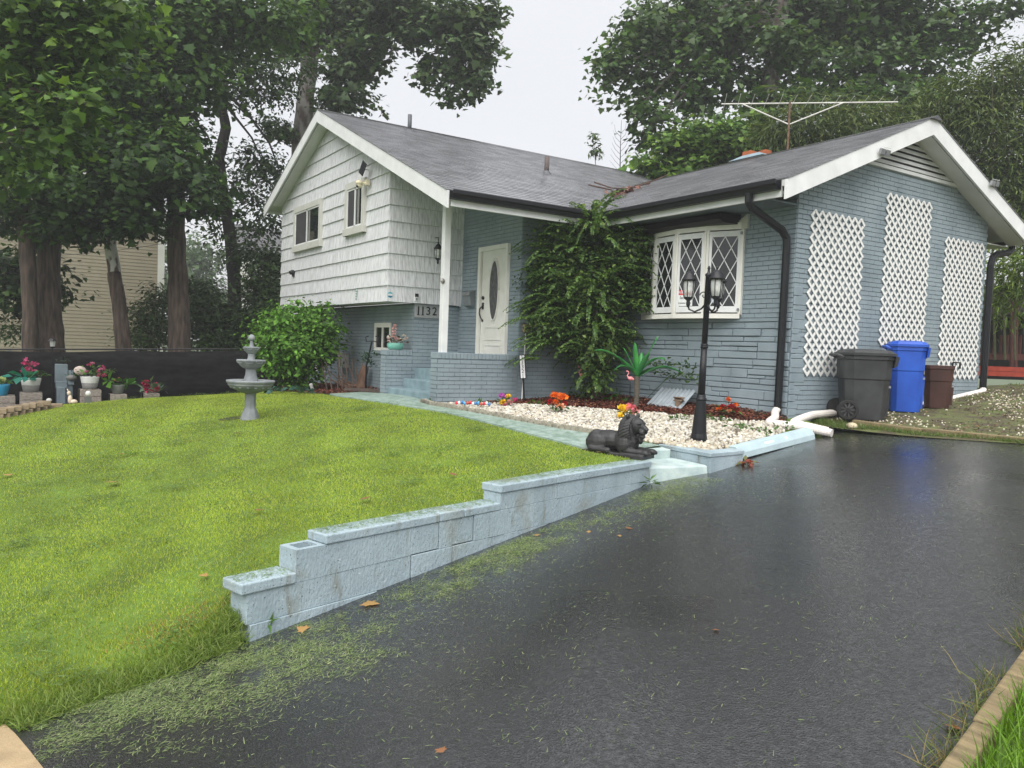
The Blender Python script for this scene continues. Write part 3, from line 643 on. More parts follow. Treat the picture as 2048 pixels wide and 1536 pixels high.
MB().prism([(-6.74, RID_Y, 3.51), (-6.74, 8.5, rtop(8.5)-.17), (-6.74, 8.5, rtop(8.5)-.2), (-6.74, RID_Y, 3.48), (-6.74, 15.0, rtop(15)-.2), (-6.74, 15.0, rtop(15)-.17)], (-.285, 0, 0)).build('rake_soffit', M_soffit, house)
# eave boards, soffits, gutters
MB().prism([(-10.41, 5.6, 2.06), (-10.37, 5.6, 2.06), (-10.37, 5.6, 2.25), (-10.41, 5.6, 2.25)], (0, 2.84, 0)).build('eave_board', M_white, house)
MB().prism([(-10.41, 8.44, 2.07), (-10.41, 8.48, 2.07), (-10.41, 8.48, 2.25), (-10.41, 8.44, 2.25)], (3.67, 0, 0)).build('eave_board', M_white, house)
bx(MB(), SX, GX, 8.485, FY-.012, 2.09, 2.11).build('eave_soffit', M_mort, house)  # soffit in a darker wall blue, the eave shade included in the colour
bx(MB(), -10.36, GX, 14.30, 15.03, 2.09, 2.11).build('eave_soffit', M_soffit, house)
gp = [(0, 0), (.085, 0), (.10, .05), (.125, .075), (.125, .13), (.115, .13), (.115, .08), (.08, .012), (.01, .012), (.01, .13), (0, .13)]
MB().prism([(-10.368+a, 5.565, 2.155+b) for a, b in gp], (0, 2.76, .0)).build('gutter', M_black, house)
MB().prism([(-10.25, 8.438-a, 2.155+b) for a, b in gp], (3.52, 0, 0)).build('gutter', M_black, house)
MB().prism([(-10.3, 15.07+a, 2.155+b) for a, b in gp], (3.58, 0, 0)).build('gutter', M_black, house)
MB().prism([(-19.955-a, 5.57, zr(-19.95)-.14+b) for a, b in gp], (0, 3, 0)).build('gutter', M_white, house)
def spout(name, pts, w_=.075, t_=.06):
    m = MB()
    pts = [V(*p) for p in pts]
    m.tube(pts, [w_/1.75]*len(pts), 8); return m.build(name, M_black, house, smooth=False)
spout('downspout', [(-7.20, 8.38, 2.17), (-7.20, 8.38, 2.06), (-7.19, 8.44, 1.98), (-7.13, 9.0, 1.74), (-7.12, 9.09, 1.64), (-7.12, 9.10, 1.5), (-7.13, 9.10, -.82)], .094)
spout('downspout', [(-7.0, 15.1, 2.17), (-6.99, 15.08, 2.06), (-6.985, 14.95, 1.99), (-6.98, 14.55, 1.93), (-6.98, 14.42, 1.86), (-6.98, 14.36, 1.72), (-6.98, 14.36, -.5)], .10)
# gable vent
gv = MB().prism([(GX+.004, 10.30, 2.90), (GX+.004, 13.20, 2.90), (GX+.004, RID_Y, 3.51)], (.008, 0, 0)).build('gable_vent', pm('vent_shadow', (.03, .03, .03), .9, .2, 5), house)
bx(MB(), GX, GX+.05, 10.33, 13.17, 2.885, 2.935).build('sill', M_white, gv)
for k in range(6):
    z = 2.95+k*.083; hw = (3.47-z)/.42-.03
    MB().prism([(GX+.012, RID_Y-hw, z+.055), (GX+.045, RID_Y-hw, z), (GX+.05, RID_Y-hw, z+.008), (GX+.016, RID_Y-hw, z+.066)], (0, 2*hw, 0)).build('louver', M_white, gv)
# porch post
bev(bx(MB(), -11.30, -11.19, 5.95, 6.06, -.117, 2.45).build('porch_post', M_white, house), .006)
# vent pipes, chimney
M_flash = pm('grey_flashing', (.07, .075, .085), .5, .3, 10)
m = MB().tube([(-15.71, 7.41, 4.5), (-15.71, 7.41, 4.93)], .045, 10); m.build('vent_pipe', M_flash, house, True)
MB().lathe((-15.71, 7.41, 4.53), [(.14, -.02), (.09, .05), (.05, .09)], 12).build('flashing', M_flash, r1)
m = MB().tube([(-13.54, 9.53, 3.55), (-13.54, 9.53, 3.98)], .05, 10); m.build('vent_pipe', pm('rusty_pipe', (.09, .07, .065), .7, .3, 10), house, True)
MB().lathe((-13.54, 9.53, 3.62), [(.13, -.03), (.09, .03), (.06, .07)], 12).build('flashing', M_flash, r1)
ch = at(1512, 330, 15.3); chm = MB().box((ch[0], ch[1], 3.35), (.75, .55, .95)).build('chimney', M_brick, r4)
MB().hexa([(ch[0]-.42, ch[1]-.32, 3.80), (ch[0]+.42, ch[1]-.32, 3.80), (ch[0]+.42, ch[1]+.32, 3.80), (ch[0]-.42, ch[1]+.32, 3.80), (ch[0]-.2, ch[1]-.17, 3.90), (ch[0]+.2, ch[1]-.17, 3.90), (ch[0]+.2, ch[1]+.17, 3.90), (ch[0]-.2, ch[1]+.17, 3.90)]).build('crown', pm('chimney_crown', (.2, .27, .31), .7, .1, 6), house)
M_clay = pm('orange_clay', (.34, .095, .035), .7, .35, 8)
for dx, dy, s in ((-.12, -.05, .2), (.12, .1, .17)): bx(MB(), ch[0]+dx-s/2, ch[0]+dx+s/2, ch[1]+dy-s/2, ch[1]+dy+s/2, 3.88, 3.98).build('flue', M_clay, house)

# front door
CX0, CX1, DZ0, DZ1 = -12.44, -11.455, -.36, 1.79
door = bx(MB(), CX0+.10, CX1-.06, DY-.025, DY-.004, DZ0, DZ1-.07).build('door', M_trim, house)
for a in ((CX0, CX0+.085, DZ0, DZ1), (CX1-.055, CX1, DZ0, DZ1), (CX0+.085, CX1-.055, DZ1-.075, DZ1)): bx(MB(), a[0], a[1], DY-.07, DY-.006, a[2], a[3]).build('frame', M_trim, door)
dcx = (CX0+CX1)/2+.03
ov = [(dcx+.155*math.cos(t), DY-.034, 1.0+.53*math.sin(t)) for t in np.linspace(0, 2*math.pi, 32, endpoint=False)]
MB().prism(ov, (0, .008, 0)).build('glass', pm('leaded_glass', (.035, .035, .038), .25, .5, 40, .5, 60, stretch=(1, 1, .3), col2=(.12, .12, .12)), door)
MB().tube([V(*p)+V(0, -.004, 0) for p in ov]+[V(*ov[0])+V(0, -.004, 0)], .012, 6).build('oval_frame', M_trim, door, True)
MB().tube([(dcx+(p[0]-dcx)*1.18, p[1]+.006, 1.0+(p[2]-1.0)*1.08) for p in ov+[ov[0]]], .008, 6).build('oval_frame', M_trim, door, True)
for z0, z1 in ((.12, .36), (-.23, .04)):
    for a in ((dcx-.27, dcx+.27, z0, z0+.02), (dcx-.27, dcx+.27, z1-.02, z1), (dcx-.27, dcx-.25, z0+.02, z1-.02), (dcx+.25, dcx+.27, z0+.02, z1-.02)): bx(MB(), a[0], a[1], DY-.036, DY-.026, a[2], a[3]).build('moulding', M_trim, door)
hx = CX0+.16
MB().lathe((hx, DY-.025, .88), [(.033, 0), (.033, .02), (.02, .03)], 12, tilt=Matrix.Rotation(R(90), 3, 'X')).build('deadbolt', M_black, door)
MB().box((hx, DY-.03, .735), (.05, .02, .12)).tube([(hx, DY-.04, .73), (hx-.01, DY-.09, .68), (hx-.015, DY-.095, .6), (hx-.005, DY-.07, .52), (hx, DY-.03, .47)], .011, 6).ball((hx, DY-.03, .47), .025, 8).build('handle', M_black, door)

# windows in the shingle gable: sliders with wide casing
M_wtrim = pm('window_casing', (.52, .52, .48), .55, .06, 5, .1, 40)
def slider(x0, x1, z0, z1, split):
    y = 5.80; wn = bx(MB(), x0+.1, x1-.1, y+.005, y+.05, z0+.12, z1-.11).build('window', M_glass, house)
    for a in ((x0, x0+.12, z0, z1, .05), (x1-.12, x1, z0, z1, .05), (x0+.12, x1-.12, z1-.13, z1, .055), (x0-.02, x1+.02, z0, z0+.14, .07)):
        bev(bx(MB(), a[0], a[1], y-a[4]+.03, y+.05, a[2], a[3]).build('casing', M_wtrim, wn), .005)
    xm = x0+(x1-x0)*split
    for a in ((x0+.12, x0+.155, z0+.14, z1-.13), (x1-.155, x1-.12, z0+.14, z1-.13), (xm-.025, xm+.025, z0+.14, z1-.13), (x0+.155, x1-.155, z1-.165, z1-.13), (x0+.155, x1-.155, z0+.14, z0+.175)):
        bx(MB(), a[0], a[1], y-.01, y+.02, a[2], a[3]).build('sash', M_white, wn)
    bx(MB(), x0+.155, xm-.025, y+.001, y+.003, z0+.175, z1-.165).build('screen', pm('insect_screen', (.045, .045, .048), .8, .2, 5), wn)
    bx(MB(), xm+.1, xm+.2, y+.0025, y+.0045, z0+.175, z1-.165).build('curtain', pm('curtain', (.2, .2, .19), .9, .2, 9), wn)
slider(-18.42, -16.56, 2.03, 3.06, .50); slider(-15.17, -14.16, 2.09, 3.12, .52)
def small_window(x0, x1, z0, z1, y):
    wn = bx(MB(), x0, x1, y-.004, y+.02, z0, z1).build('window', M_glass, house)
    for a in ((x0, x0+.06, z0, z1), (x1-.06, x1, z0, z1), (x0+.06, x1-.06, z1-.09, z1), (x0+.06, x1-.06, z0, z0+.06), ((x0+x1)/2-.02, (x0+x1)/2+.02, z0+.06, z1-.09)):
        bx(MB(), a[0], a[1], y-.03, y-.005, a[2], a[3]).build('sash', M_trim, wn)
    bx(MB(), x0-.03, x1+.03, y-.06, y+.01, z0-.06, z0-.005).build('sill', M_brick, wn)
small_window(-14.93, -14.14, -.15, .40, 6.42); small_window(-19.05, -17.75, -.72, .42, 6.42)

# bow window with diamond panes
bow = bx(MB(), -10.03, -7.91, FY-.02, FY+.005, .60, 2.0).build('bow_window', M_trim, house)
wv = .556
ZB, ZT = .62, 1.86
def P3(a, b, t, z, out=0.):
    d = (b-a)/np.linalg.norm(b-a); n = V(d[1], -d[0]); p = a+(b-a)*t+n*out; return V(p[0], p[1], z)
# the facets bulge toward the lawn
base = [V(-10.03, FY-.03)]
for th in (24, 8, -8, -24): base.append(base[-1]+wv*V(math.cos(R(th)), -math.sin(R(th))))
pts = base
MB().prism([(p[0], p[1]-.02, ZB-.07) for p in pts], (0, 0, .07)).build('sill', M_trim, bow); MB().prism([(p[0], p[1]-.015, ZT) for p in pts], (0, 0, .10)).build('head', M_trim, bow)
for i in range(4):
    a, b = pts[i], pts[i+1]
    def pb(t0, t1, z0, z1, o0, o1, name, mat):
        q = [P3(a, b, t, z0, o) for t, o in ((t0, o1), (t1, o1), (t1, o0), (t0, o0))]; return MB().hexa(q+[p+V(0, 0, z1-z0) for p in q]).build(name, mat, bow)
    pb(.14, .86, ZB+.09, ZT-.08, -.02, .0, 'pane', M_glass)
    for t0, t1, z0, z1 in ((.0, .07, ZB, ZT), (.93, 1., ZB, ZT)): pb(t0, t1, z0, z1, -.05, .02, 'post', M_trim)
    for t0, t1, z0, z1 in ((.075, .15, ZB+.02, ZT-.02), (.85, .925, ZB+.02, ZT-.02), (.15, .85, ZT-.10, ZT-.02), (.15, .85, ZB+.02, ZB+.11)): pb(t0, t1, z0, z1, -.03, .012, 'sash', M_white)
    w_, h_ = .7, ZT-.10-ZB-.11; nx, nz = 2, 3; cw, chh = w_/nx, h_/nz       # diamond lattice
    for s in (1, -1):
        for k in range(-5, 8):
            # line: u/cw - s*v/chh = k
            ps = []
            for u_ in (0, w_):
                v_ = (u_/cw-k)*chh*s
                if -1e-6 <= v_ <= h_+1e-6: ps.append((u_, v_))
            for v_ in (0, h_):
                u_ = (k+s*v_/chh)*cw
                if 1e-6 < u_ < w_-1e-6: ps.append((u_, v_))
            if len(ps) >= 2 and abs(ps[0][1]-ps[1][1]) > .05:
                A_, B_ = [P3(a, b, .15+u_, ZB+.11+v_, .006) for u_, v_ in ps[:2]]; d = (b-a)/wv
                MB().bar(A_, B_, .012, .006, (d[1], -d[0], 0)).build('muntin', M_white, bow)
    if i == 3:
        for z in (ZB+.06, ZT-.06): MB().box(P3(a, b, .94, z, .03), (.03, .02, .04)).build('hinge', M_steel, bow)
# dark hood over the bow window
M_hood = pm('dark_hood', (.012, .010, .011), .6, .3, 6, .3, 40)
x0, x1 = -10.25, -7.80
hd = MB().prism([(x0, FY-.02, 2.085), (x0, FY-.42, 2.06), (x0, FY-.46, 1.97), (x0, FY-.34, 1.93), (x0, FY-.02, 1.93)], (x1-x0-.22, 0, 0)).build('window_hood', M_hood, house)
MB().prism([(x1-.21, FY-.02, 2.085), (x1-.21, FY-.46, 1.97), (x1-.21, FY-.34, 1.93), (x1-.21, FY-.02, 1.93)], (.01, 0, 0)).build('end_board', M_hood, hd)
MB().prism([(x1-.30, FY-.06, 1.93), (x1-.04, FY-.06, 2.07), (x1-.04, FY-.06, 1.86), (x1-.30, FY-.06, 1.86)], (0, .05, 0)).build('cheek', M_wtrim, hd)
# warning card and round sticker inside the panes
a, b = pts[2], pts[3]; dxy = (b-a)/wv; c = P3(a, b, .36, ZB+.24, .004)
wc = MB().bar(c-V(*dxy, 0)*.14, c+V(*dxy, 0)*.14, .24, .003, (dxy[1], -dxy[0], 0)).build('warning_sign', pm('card_white', (.75, .77, .76), .6, .03, 4))
tag(wc, 'red and white warning card in the bow window behind the lamp post', 'sign')
c2 = P3(a, b, .36, ZB+.325, .0062); MB().bar(c2-V(*dxy, 0)*.135, c2+V(*dxy, 0)*.135, .075, .002, (dxy[1], -dxy[0], 0)).build('red_band', pm('card_red', (.6, .05, .07), .6, .05, 4), wc)
M_ink = pm('black_ink', (.015, .015, .015), .6, .1, 4); dx3 = (*dxy, 0)
for t_, z_, s_, m_ in (('WARNING', .325, .055, M_white), ('Security', .245, .06, M_ink), ('Cameras In Use', .165, .037, M_ink)):
    link('lettering', text_mesh('lettering', t_, s_, m_, P3(a, b, .36, ZB+z_, .0085), dx3, (0, 0, 1), .0006), wc)
a, b = pts[3], pts[4]; c = P3(a, b, .27, ZB+.20, .004); nrm3 = Vector((dxy[0], dxy[1], 0))
st = MB().lathe(c, [(.045, 0), (.045, .003)], 16, tilt=Vector((b[1]-a[1], -(b[0]-a[0]), 0)).to_track_quat('Z', 'Y').to_matrix()).build('window_sticker', pm('sticker_grey', (.30, .36, .42), .5, .25, 40))
tag(st, 'small round pale security sticker low in the right bow window pane', 'sticker')

# ---------------------------------------------------------------- things fixed to the house
def onground(u, v, fn=h, lo=2., hi=19.):            # where the sight line through u,v meets the ground
    for _ in range(50):
        D = (lo+hi)/2; p = at(u, v, D)
        if p[2] > float(fn(p[0], p[1])): lo = D
        else: hi = D
    return at(u, v, (lo+hi)/2)
M_vinyl = pm('white_vinyl', (.72, .72, .70), .45, .05, 6)
def trellis(y0, ncol, nrow, ztop, label, miss=()):
    s = .153; W = ncol*s; H = nrow*s; z0 = ztop-H; t = thing('trellis', label, 'trellis', (GX+.03, y0+W/2, z0), 'white lattice panels on the gable wall')
    k = 0
    for lay, sg_ in ((0, 1), (1, -1)):
        for i in range(-nrow, ncol+nrow):
            ps = []
            c = (i+.5)*s                      # a - sg*b = c
            for a_ in (0, W):
                b_ = (a_-c)*sg_
                if -1e-6 <= b_ <= H+1e-6: ps.append((a_, b_))
            for b_ in (0, H):
                a_ = c+sg_*b_
                if 1e-6 < a_ < W-1e-6: ps.append((a_, b_))
            if len(ps) < 2 or abs(ps[0][0]-ps[1][0]) < .02: continue
            x = GX+.022+lay*.007; p, q = ps[:2]; k += 1
            if (lay, i) in miss: q = (p[0]+(q[0]-p[0])*.8, p[1]+(q[1]-p[1])*.8)
            d = V(q[0]-p[0], q[1]-p[1]); d = d/np.linalg.norm(d)*.012
            MB().bar((x, y0+p[0]-d[0], z0+p[1]-d[1]), (x, y0+q[0]+d[0], z0+q[1]+d[1]), .038, .007, (1, 0, 0)).build('slat', M_vinyl, t)
trellis(9.46, 8, 15, 2.06, 'white lattice trellis nearest the front corner, above the black bin')
trellis(11.23, 8, 15, 2.53, 'white lattice trellis in the middle of the gable wall, hung highest')
trellis(12.93, 8, 15, 2.05, 'white lattice trellis at the far end of the gable wall', ((0, 7),))
# house number sign
sn = bx(MB(), -13.188, -13.172, 6.425, 7.05, .50, .735).build('house_number_sign', pm('sign_grey', (.30, .31, .31), .6, .1, 20, .2, 60))
tag(sn, 'grey house number sign beneath the shingle overhang, partly behind the porch post', 'sign')
for yy, dg_ in ((6.50, '1'), (6.59, '1'), (6.705, '3'), (6.835, '2'), (6.95, '1')):
    link('numeral', text_mesh('numeral', dg_, .215, M_black, (-13.168, yy, .617), (0, 1, 0), (0, 0, 1), .006), sn)
    if dg_ == '1': MB().box((-13.166, yy, .546), (.010, .05, .012)).build('numeral_serif', M_black, sn)
for a in ((6.42, 7.055, .735, .745), (6.42, 7.055, .49, .50)): bx(MB(), -13.188, -13.166, *a).build('rim', M_steel, sn)
# mailbox beside the door
mbx = MB().prism([(-12.87, DY-.012, .72), (-12.87, DY-.10, .75), (-12.87, DY-.13, .98), (-12.87, DY-.012, 1.01)], (.27, 0, 0)).build('mailbox', pm('mailbox_grey', (.17, .19, .20), .45, .15, 8))
tag(mbx, 'grey metal mailbox on the blue brick left of the front door', 'mailbox')
MB().prism([(-12.88, DY-.012, 1.015), (-12.88, DY-.135, .985), (-12.88, DY-.14, .93), (-12.88, DY-.145, .93), (-12.88, DY-.142, .995), (-12.88, DY-.012, 1.03)], (.29, 0, 0)).build('lid', M_steel, mbx)
# lanterns
M_lglass = bpy.data.materials.new('lantern_glass'); n_, b_ = M_node(M_lglass); b_.inputs['Base Color'].default_value = (.75, .78, .75, 1); b_.inputs['Roughness'].default_value = .15; b_.inputs['Alpha'].default_value = .45
q_ = n_.nodes.new('ShaderNodeTexNoise'); q_.inputs['Scale'].default_value = 60; bq = n_.nodes.new('ShaderNodeBump'); bq.inputs['Strength'].default_value = .4; n_.links.new(q_.outputs[0], bq.inputs['Height']); n_.links.new(bq.outputs[0], b_.inputs['Normal'])
M_bulb = pm('bulb', (.8, .78, .7), .3, .03, 5)
def lantern(parent, c, s=1., sub=True, n=6):
    c = Vector(c); pr = lambda L: [(r*s, z*s) for r, z in L]
    MB().lathe(c, pr([(.012, -.10), (.022, -.07), (.02, -.03), (.05, 0), (.052, .012)]), n).build('lantern_base', M_black, parent)
    MB().lathe(c, pr([(.046, .012), (.058, .08), (.062, .13), (.058, .19)]), 12).build('glass', M_lglass, parent, True)
    m = MB()
    for k in range(n):
        a = 2*math.pi*k/n; d = Vector((math.cos(a), math.sin(a), 0))
        m.tube([c+d*.05*s+Vector((0, 0, .01*s)), c+d*.062*s+Vector((0, 0, .08*s)), c+d*.066*s+Vector((0, 0, .13*s)), c+d*.062*s+Vector((0, 0, .2*s))], .005*s, 5)
    m.build('cage', M_black, parent)
    MB().lathe(c, pr([(.085, .19), (.082, .205), (.066, .225), (.05, .26), (.03, .28), (.012, .29), (.012, .305), (.018, .315), (.004, .33)]), 12).build('lantern_roof', M_black, parent, True)
    MB().ball(c+Vector((0, 0, .09*s)), (.026*s, .026*s, .038*s), 10).build('bulb', M_bulb, parent, True)
wl = thing('wall_lantern', 'black lantern hanging on the white shingle wall left of the porch post', 'lantern', (-13.0, 6.77, 1.55))
lantern(wl, (-12.98, 6.77, 1.58), .95)
MB().tube([(-13.11, 6.77, 1.98), (-12.98, 6.77, 1.97), (-12.98, 6.77, 1.88)], .008, 6).build('bracket', M_black, wl)
# small fixtures
def fix(name, label, cat, mb, mat): return tag(mb.build(name, mat), label, cat)
M_cream = pm('aged_cream', (.62, .56, .40), .5, .15, 12)
sc_ = thing('security_camera', 'cream dome security camera beside the upper right shingle window', 'camera', (-14.0, 5.78, 2.9))
MB().box((-14.0, 5.77, 2.98), (.10, .07, .10)).tube([(-14.0, 5.76, 2.96), (-14.05, 5.66, 2.98)], .02, 6).build('bracket', M_cream, sc_)
MB().ball((-14.06, 5.64, 2.93), (.065, .065, .06), 12).lathe((-14.06, 5.64, 2.93), [(.068, 0), (.068, .07), (.02, .085)], 12).build('housing', M_cream, sc_, True)
MB().ball((-14.05, 5.60, 2.90), .03, 8).build('lens', M_black, sc_)
MB().tube([(-14.12, 5.64, 3.0), (-14.12, 5.64, 3.14)], .008, 5).tube([(-14.02, 5.64, 3.0), (-14.02, 5.64, 3.12)], .008, 5).build('aerial', M_vinyl, sc_)
sp = thing('camera_solar_charger', 'small tilted dark solar panel above the security camera', 'solar panel', (-13.95, 5.76, 3.16))
MB().bar((-14.06, 5.66, 3.13), (-13.92, 5.68, 3.33), .16, .012, (.4, -1, .3)).build('panel', M_black, sp); MB().tube([(-13.99, 5.69, 3.22), (-13.95, 5.82, 3.2)], .01, 6).build('mount', M_vinyl, sp)
fl = thing('spotlight', 'small black spotlight low on the shingle wall near the far left corner', 'light', (-18.45, 5.78, 1.5))
MB().lathe((-18.45, 5.74, 1.56), [(.05, 0), (.05, .08), (.03, .11)], 10, tilt=Matrix.Rotation(R(-60), 3, 'X')).build('head', M_black, fl); MB().box((-18.45, 5.82, 1.53), (.08, .04, .1)).build('bracket', M_black, fl)
for yy, zz, lb in ((10.44, 2.93, 'double floodlight on the left rake board of the gable'), (13.52, 2.93, 'double floodlight on the right rake board of the gable')):
    f2 = thing('floodlight', lb, 'floodlight', (-6.66, yy, zz), 'floodlights on the gable')
    MB().box((-6.62, yy, zz), (.05, .09, .06)).build('body', M_steel, f2)
    for dy in (-.09, .09): MB().box((-6.59, yy+dy*.7, zz+.01), (.04, .09, .07), tilt=Matrix.Rotation(R(15), 3, 'Y')).build('lamp_head', M_steel, f2)
    MB().box((-6.58, yy+.02, zz+.07), (.07, .11, .01), tilt=Matrix.Rotation(R(20), 3, 'Y')).build('solar_cell', M_lglass, f2)
st = MB().lathe((-13.113, 5.90, .87), [(.052, 0), (.052, .004)], 20, tilt=Matrix.Rotation(R(90), 3, 'Y')).build('round_sign', pm('badge_teal', (.08, .35, .42), .5, .1, 10))
tag(st, 'round blue and white security badge at the lower shingle corner', 'badge')
MB().box((-13.106, 5.90, .87), (.004, .095, .035)).build('white_band', M_white, st); MB().box((-13.105, 5.90, .845), (.004, .06, .012)).build('blue_band', pm('badge_blue', (.05, .12, .4), .5, .1, 10), st)
kb = thing('doorbell_camera', 'small black and white keypad on the lower shingles above the number sign', 'keypad', (-13.1, 6.42, .8))
bx(MB(), -13.115, -13.095, 6.385, 6.455, .79, .91).build('body', M_vinyl, kb); bx(MB(), -13.097, -13.090, 6.385, 6.455, .865, .925).build('lens_panel', M_black, kb); bx(MB(), -13.0945, -13.091, 6.40, 6.44, .80, .85).build('keys', M_steel, kb)
th = thing('thermometer', 'small pale thermometer strip on the lower shingles of the gable', 'thermometer', (-14.53, 5.82, .8))
bx(MB(), -14.55, -14.51, 5.826, 5.834, .82, 1.02).build('strip', pm('pale_mint', (.5, .62, .6), .5, .1, 20), th)
for k in range(4): bx(MB(), -14.57, -14.49, 5.820, 5.8255, .83+k*.05, .842+k*.05).build('mark', M_steel, th)
ub = thing('utility_box', 'pale grey utility box on the lower blue wall', 'utility box', (-16.5, 6.4, -.57))
bx(MB(), -16.70, -16.30, 6.33, 6.405, -.57, -.26).build('box', pm('box_grey', (.45, .46, .45), .5, .08, 8), ub); bx(MB(), -16.72, -16.28, 6.31, 6.41, -.262, -.245).build('lid', M_steel, ub)
ob = thing('outlet_box', 'tan outdoor outlet box with white conduit on the wall right of the door', 'outlet box', (SX+.05, 7.52, -.8))
bx(MB(), SX+.012, SX+.07, 7.45, 7.55, .27, .40).build('cover', pm('tan_plastic', (.48, .36, .2), .5, .1, 8), ob); MB().tube([(SX+.03, 7.50, .27), (SX+.03, 7.47, -.9)], .012, 6).build('conduit', M_vinyl, ob)
dk = MB().ball((-11.185, 5.935, 1.02), (.02, .04, .045), 8).build('door_knocker', pm('tarnished', (.28, .26, .24), .4, .3, 20, metal=.5), smooth=True); tag(dk, 'small tarnished metal ornament on the porch post', 'ornament')
# roof aerial
an = thing('antenna', 'long thin television antenna on a rusty mast above the right roof', 'antenna', tuple(at(1577, 300, 14.6)))
M_rust = pm('rusty_mast', (.13, .075, .045), .7, .4, 12); M_alu = pm('dull_aluminium', (.55, .54, .50), .5, .15, 9)
mt, mbm = at(1580, 203, 14.6), at(1575, 305, 14.6)
MB().tube([mbm-V(0, 0, .2), mt], .02, 8).build('mast', M_rust, an)
b0, b1 = at(1443, 208, 14.9), at(1796, 204, 14.3); bd = (b1-b0)/np.linalg.norm(b1-b0)
MB().tube([b0, b1], .012, 6).build('boom', M_alu, an); hub = at(1578, 249, 14.6)
for t in (.12, .70): MB().tube([hub, b0+(b1-b0)*t], .012, 6).build('brace', M_alu, an)
for k, t in enumerate(np.linspace(.02, .98, 13)):
    c = b0+(b1-b0)*t; pd = np.cross(bd, (0, 0, 1)); l = .5-.3*t; MB().tube([c-pd*l+V(0, 0, .03), c+pd*l+V(0, 0, .03)], .006, 5).build('rod', M_alu, an)
# dead branch and dry leaves caught in the roof valley
br = thing('dead_branch', 'dead branch with reddish dry leaves caught in the roof valley', 'branch', (-12.2, 10.6, 3.2))
zl = lambda x, y: max(4.78-.43*(x+16.17), 3.68-.42*abs(y-11.75))+.03
for pts_ in ([(-12.7, 10.9), (-12.2, 10.5), (-11.6, 10.0), (-11.1, 9.3)], [(-12.9, 10.3), (-12.4, 10.35), (-12.0, 10.4), (-11.5, 10.7)], [(-12.2, 10.5), (-11.9, 10.8), (-11.6, 11.1)], [(-12.4, 10.35), (-12.6, 9.9)]):
    MB().tube([(x, y, zl(x, y)+.04+rnd.uniform(0, .06)) for x, y in pts_], [.018, .014, .01, .006][:len(pts_)], 6).build('twig', pm('dead_wood', (.08, .05, .04), .9, .3, 20), br)
n = 55; q = np.c_[rng.normal(-12.25, .2, n), rng.normal(10.45, .22, n)]; q3 = np.array([(x, y, zl(x, y)+.03) for x, y in q])
scatter('dry_leaves', pmc('dry_leaf', .7), q3, unit(n), unit(n)+V(0, 0, 1.2), .1, LOBED[0], LOBED[1], palette(n, [(.13, .05, .035), (.18, .085, .06), (.08, .035, .028)]), br)

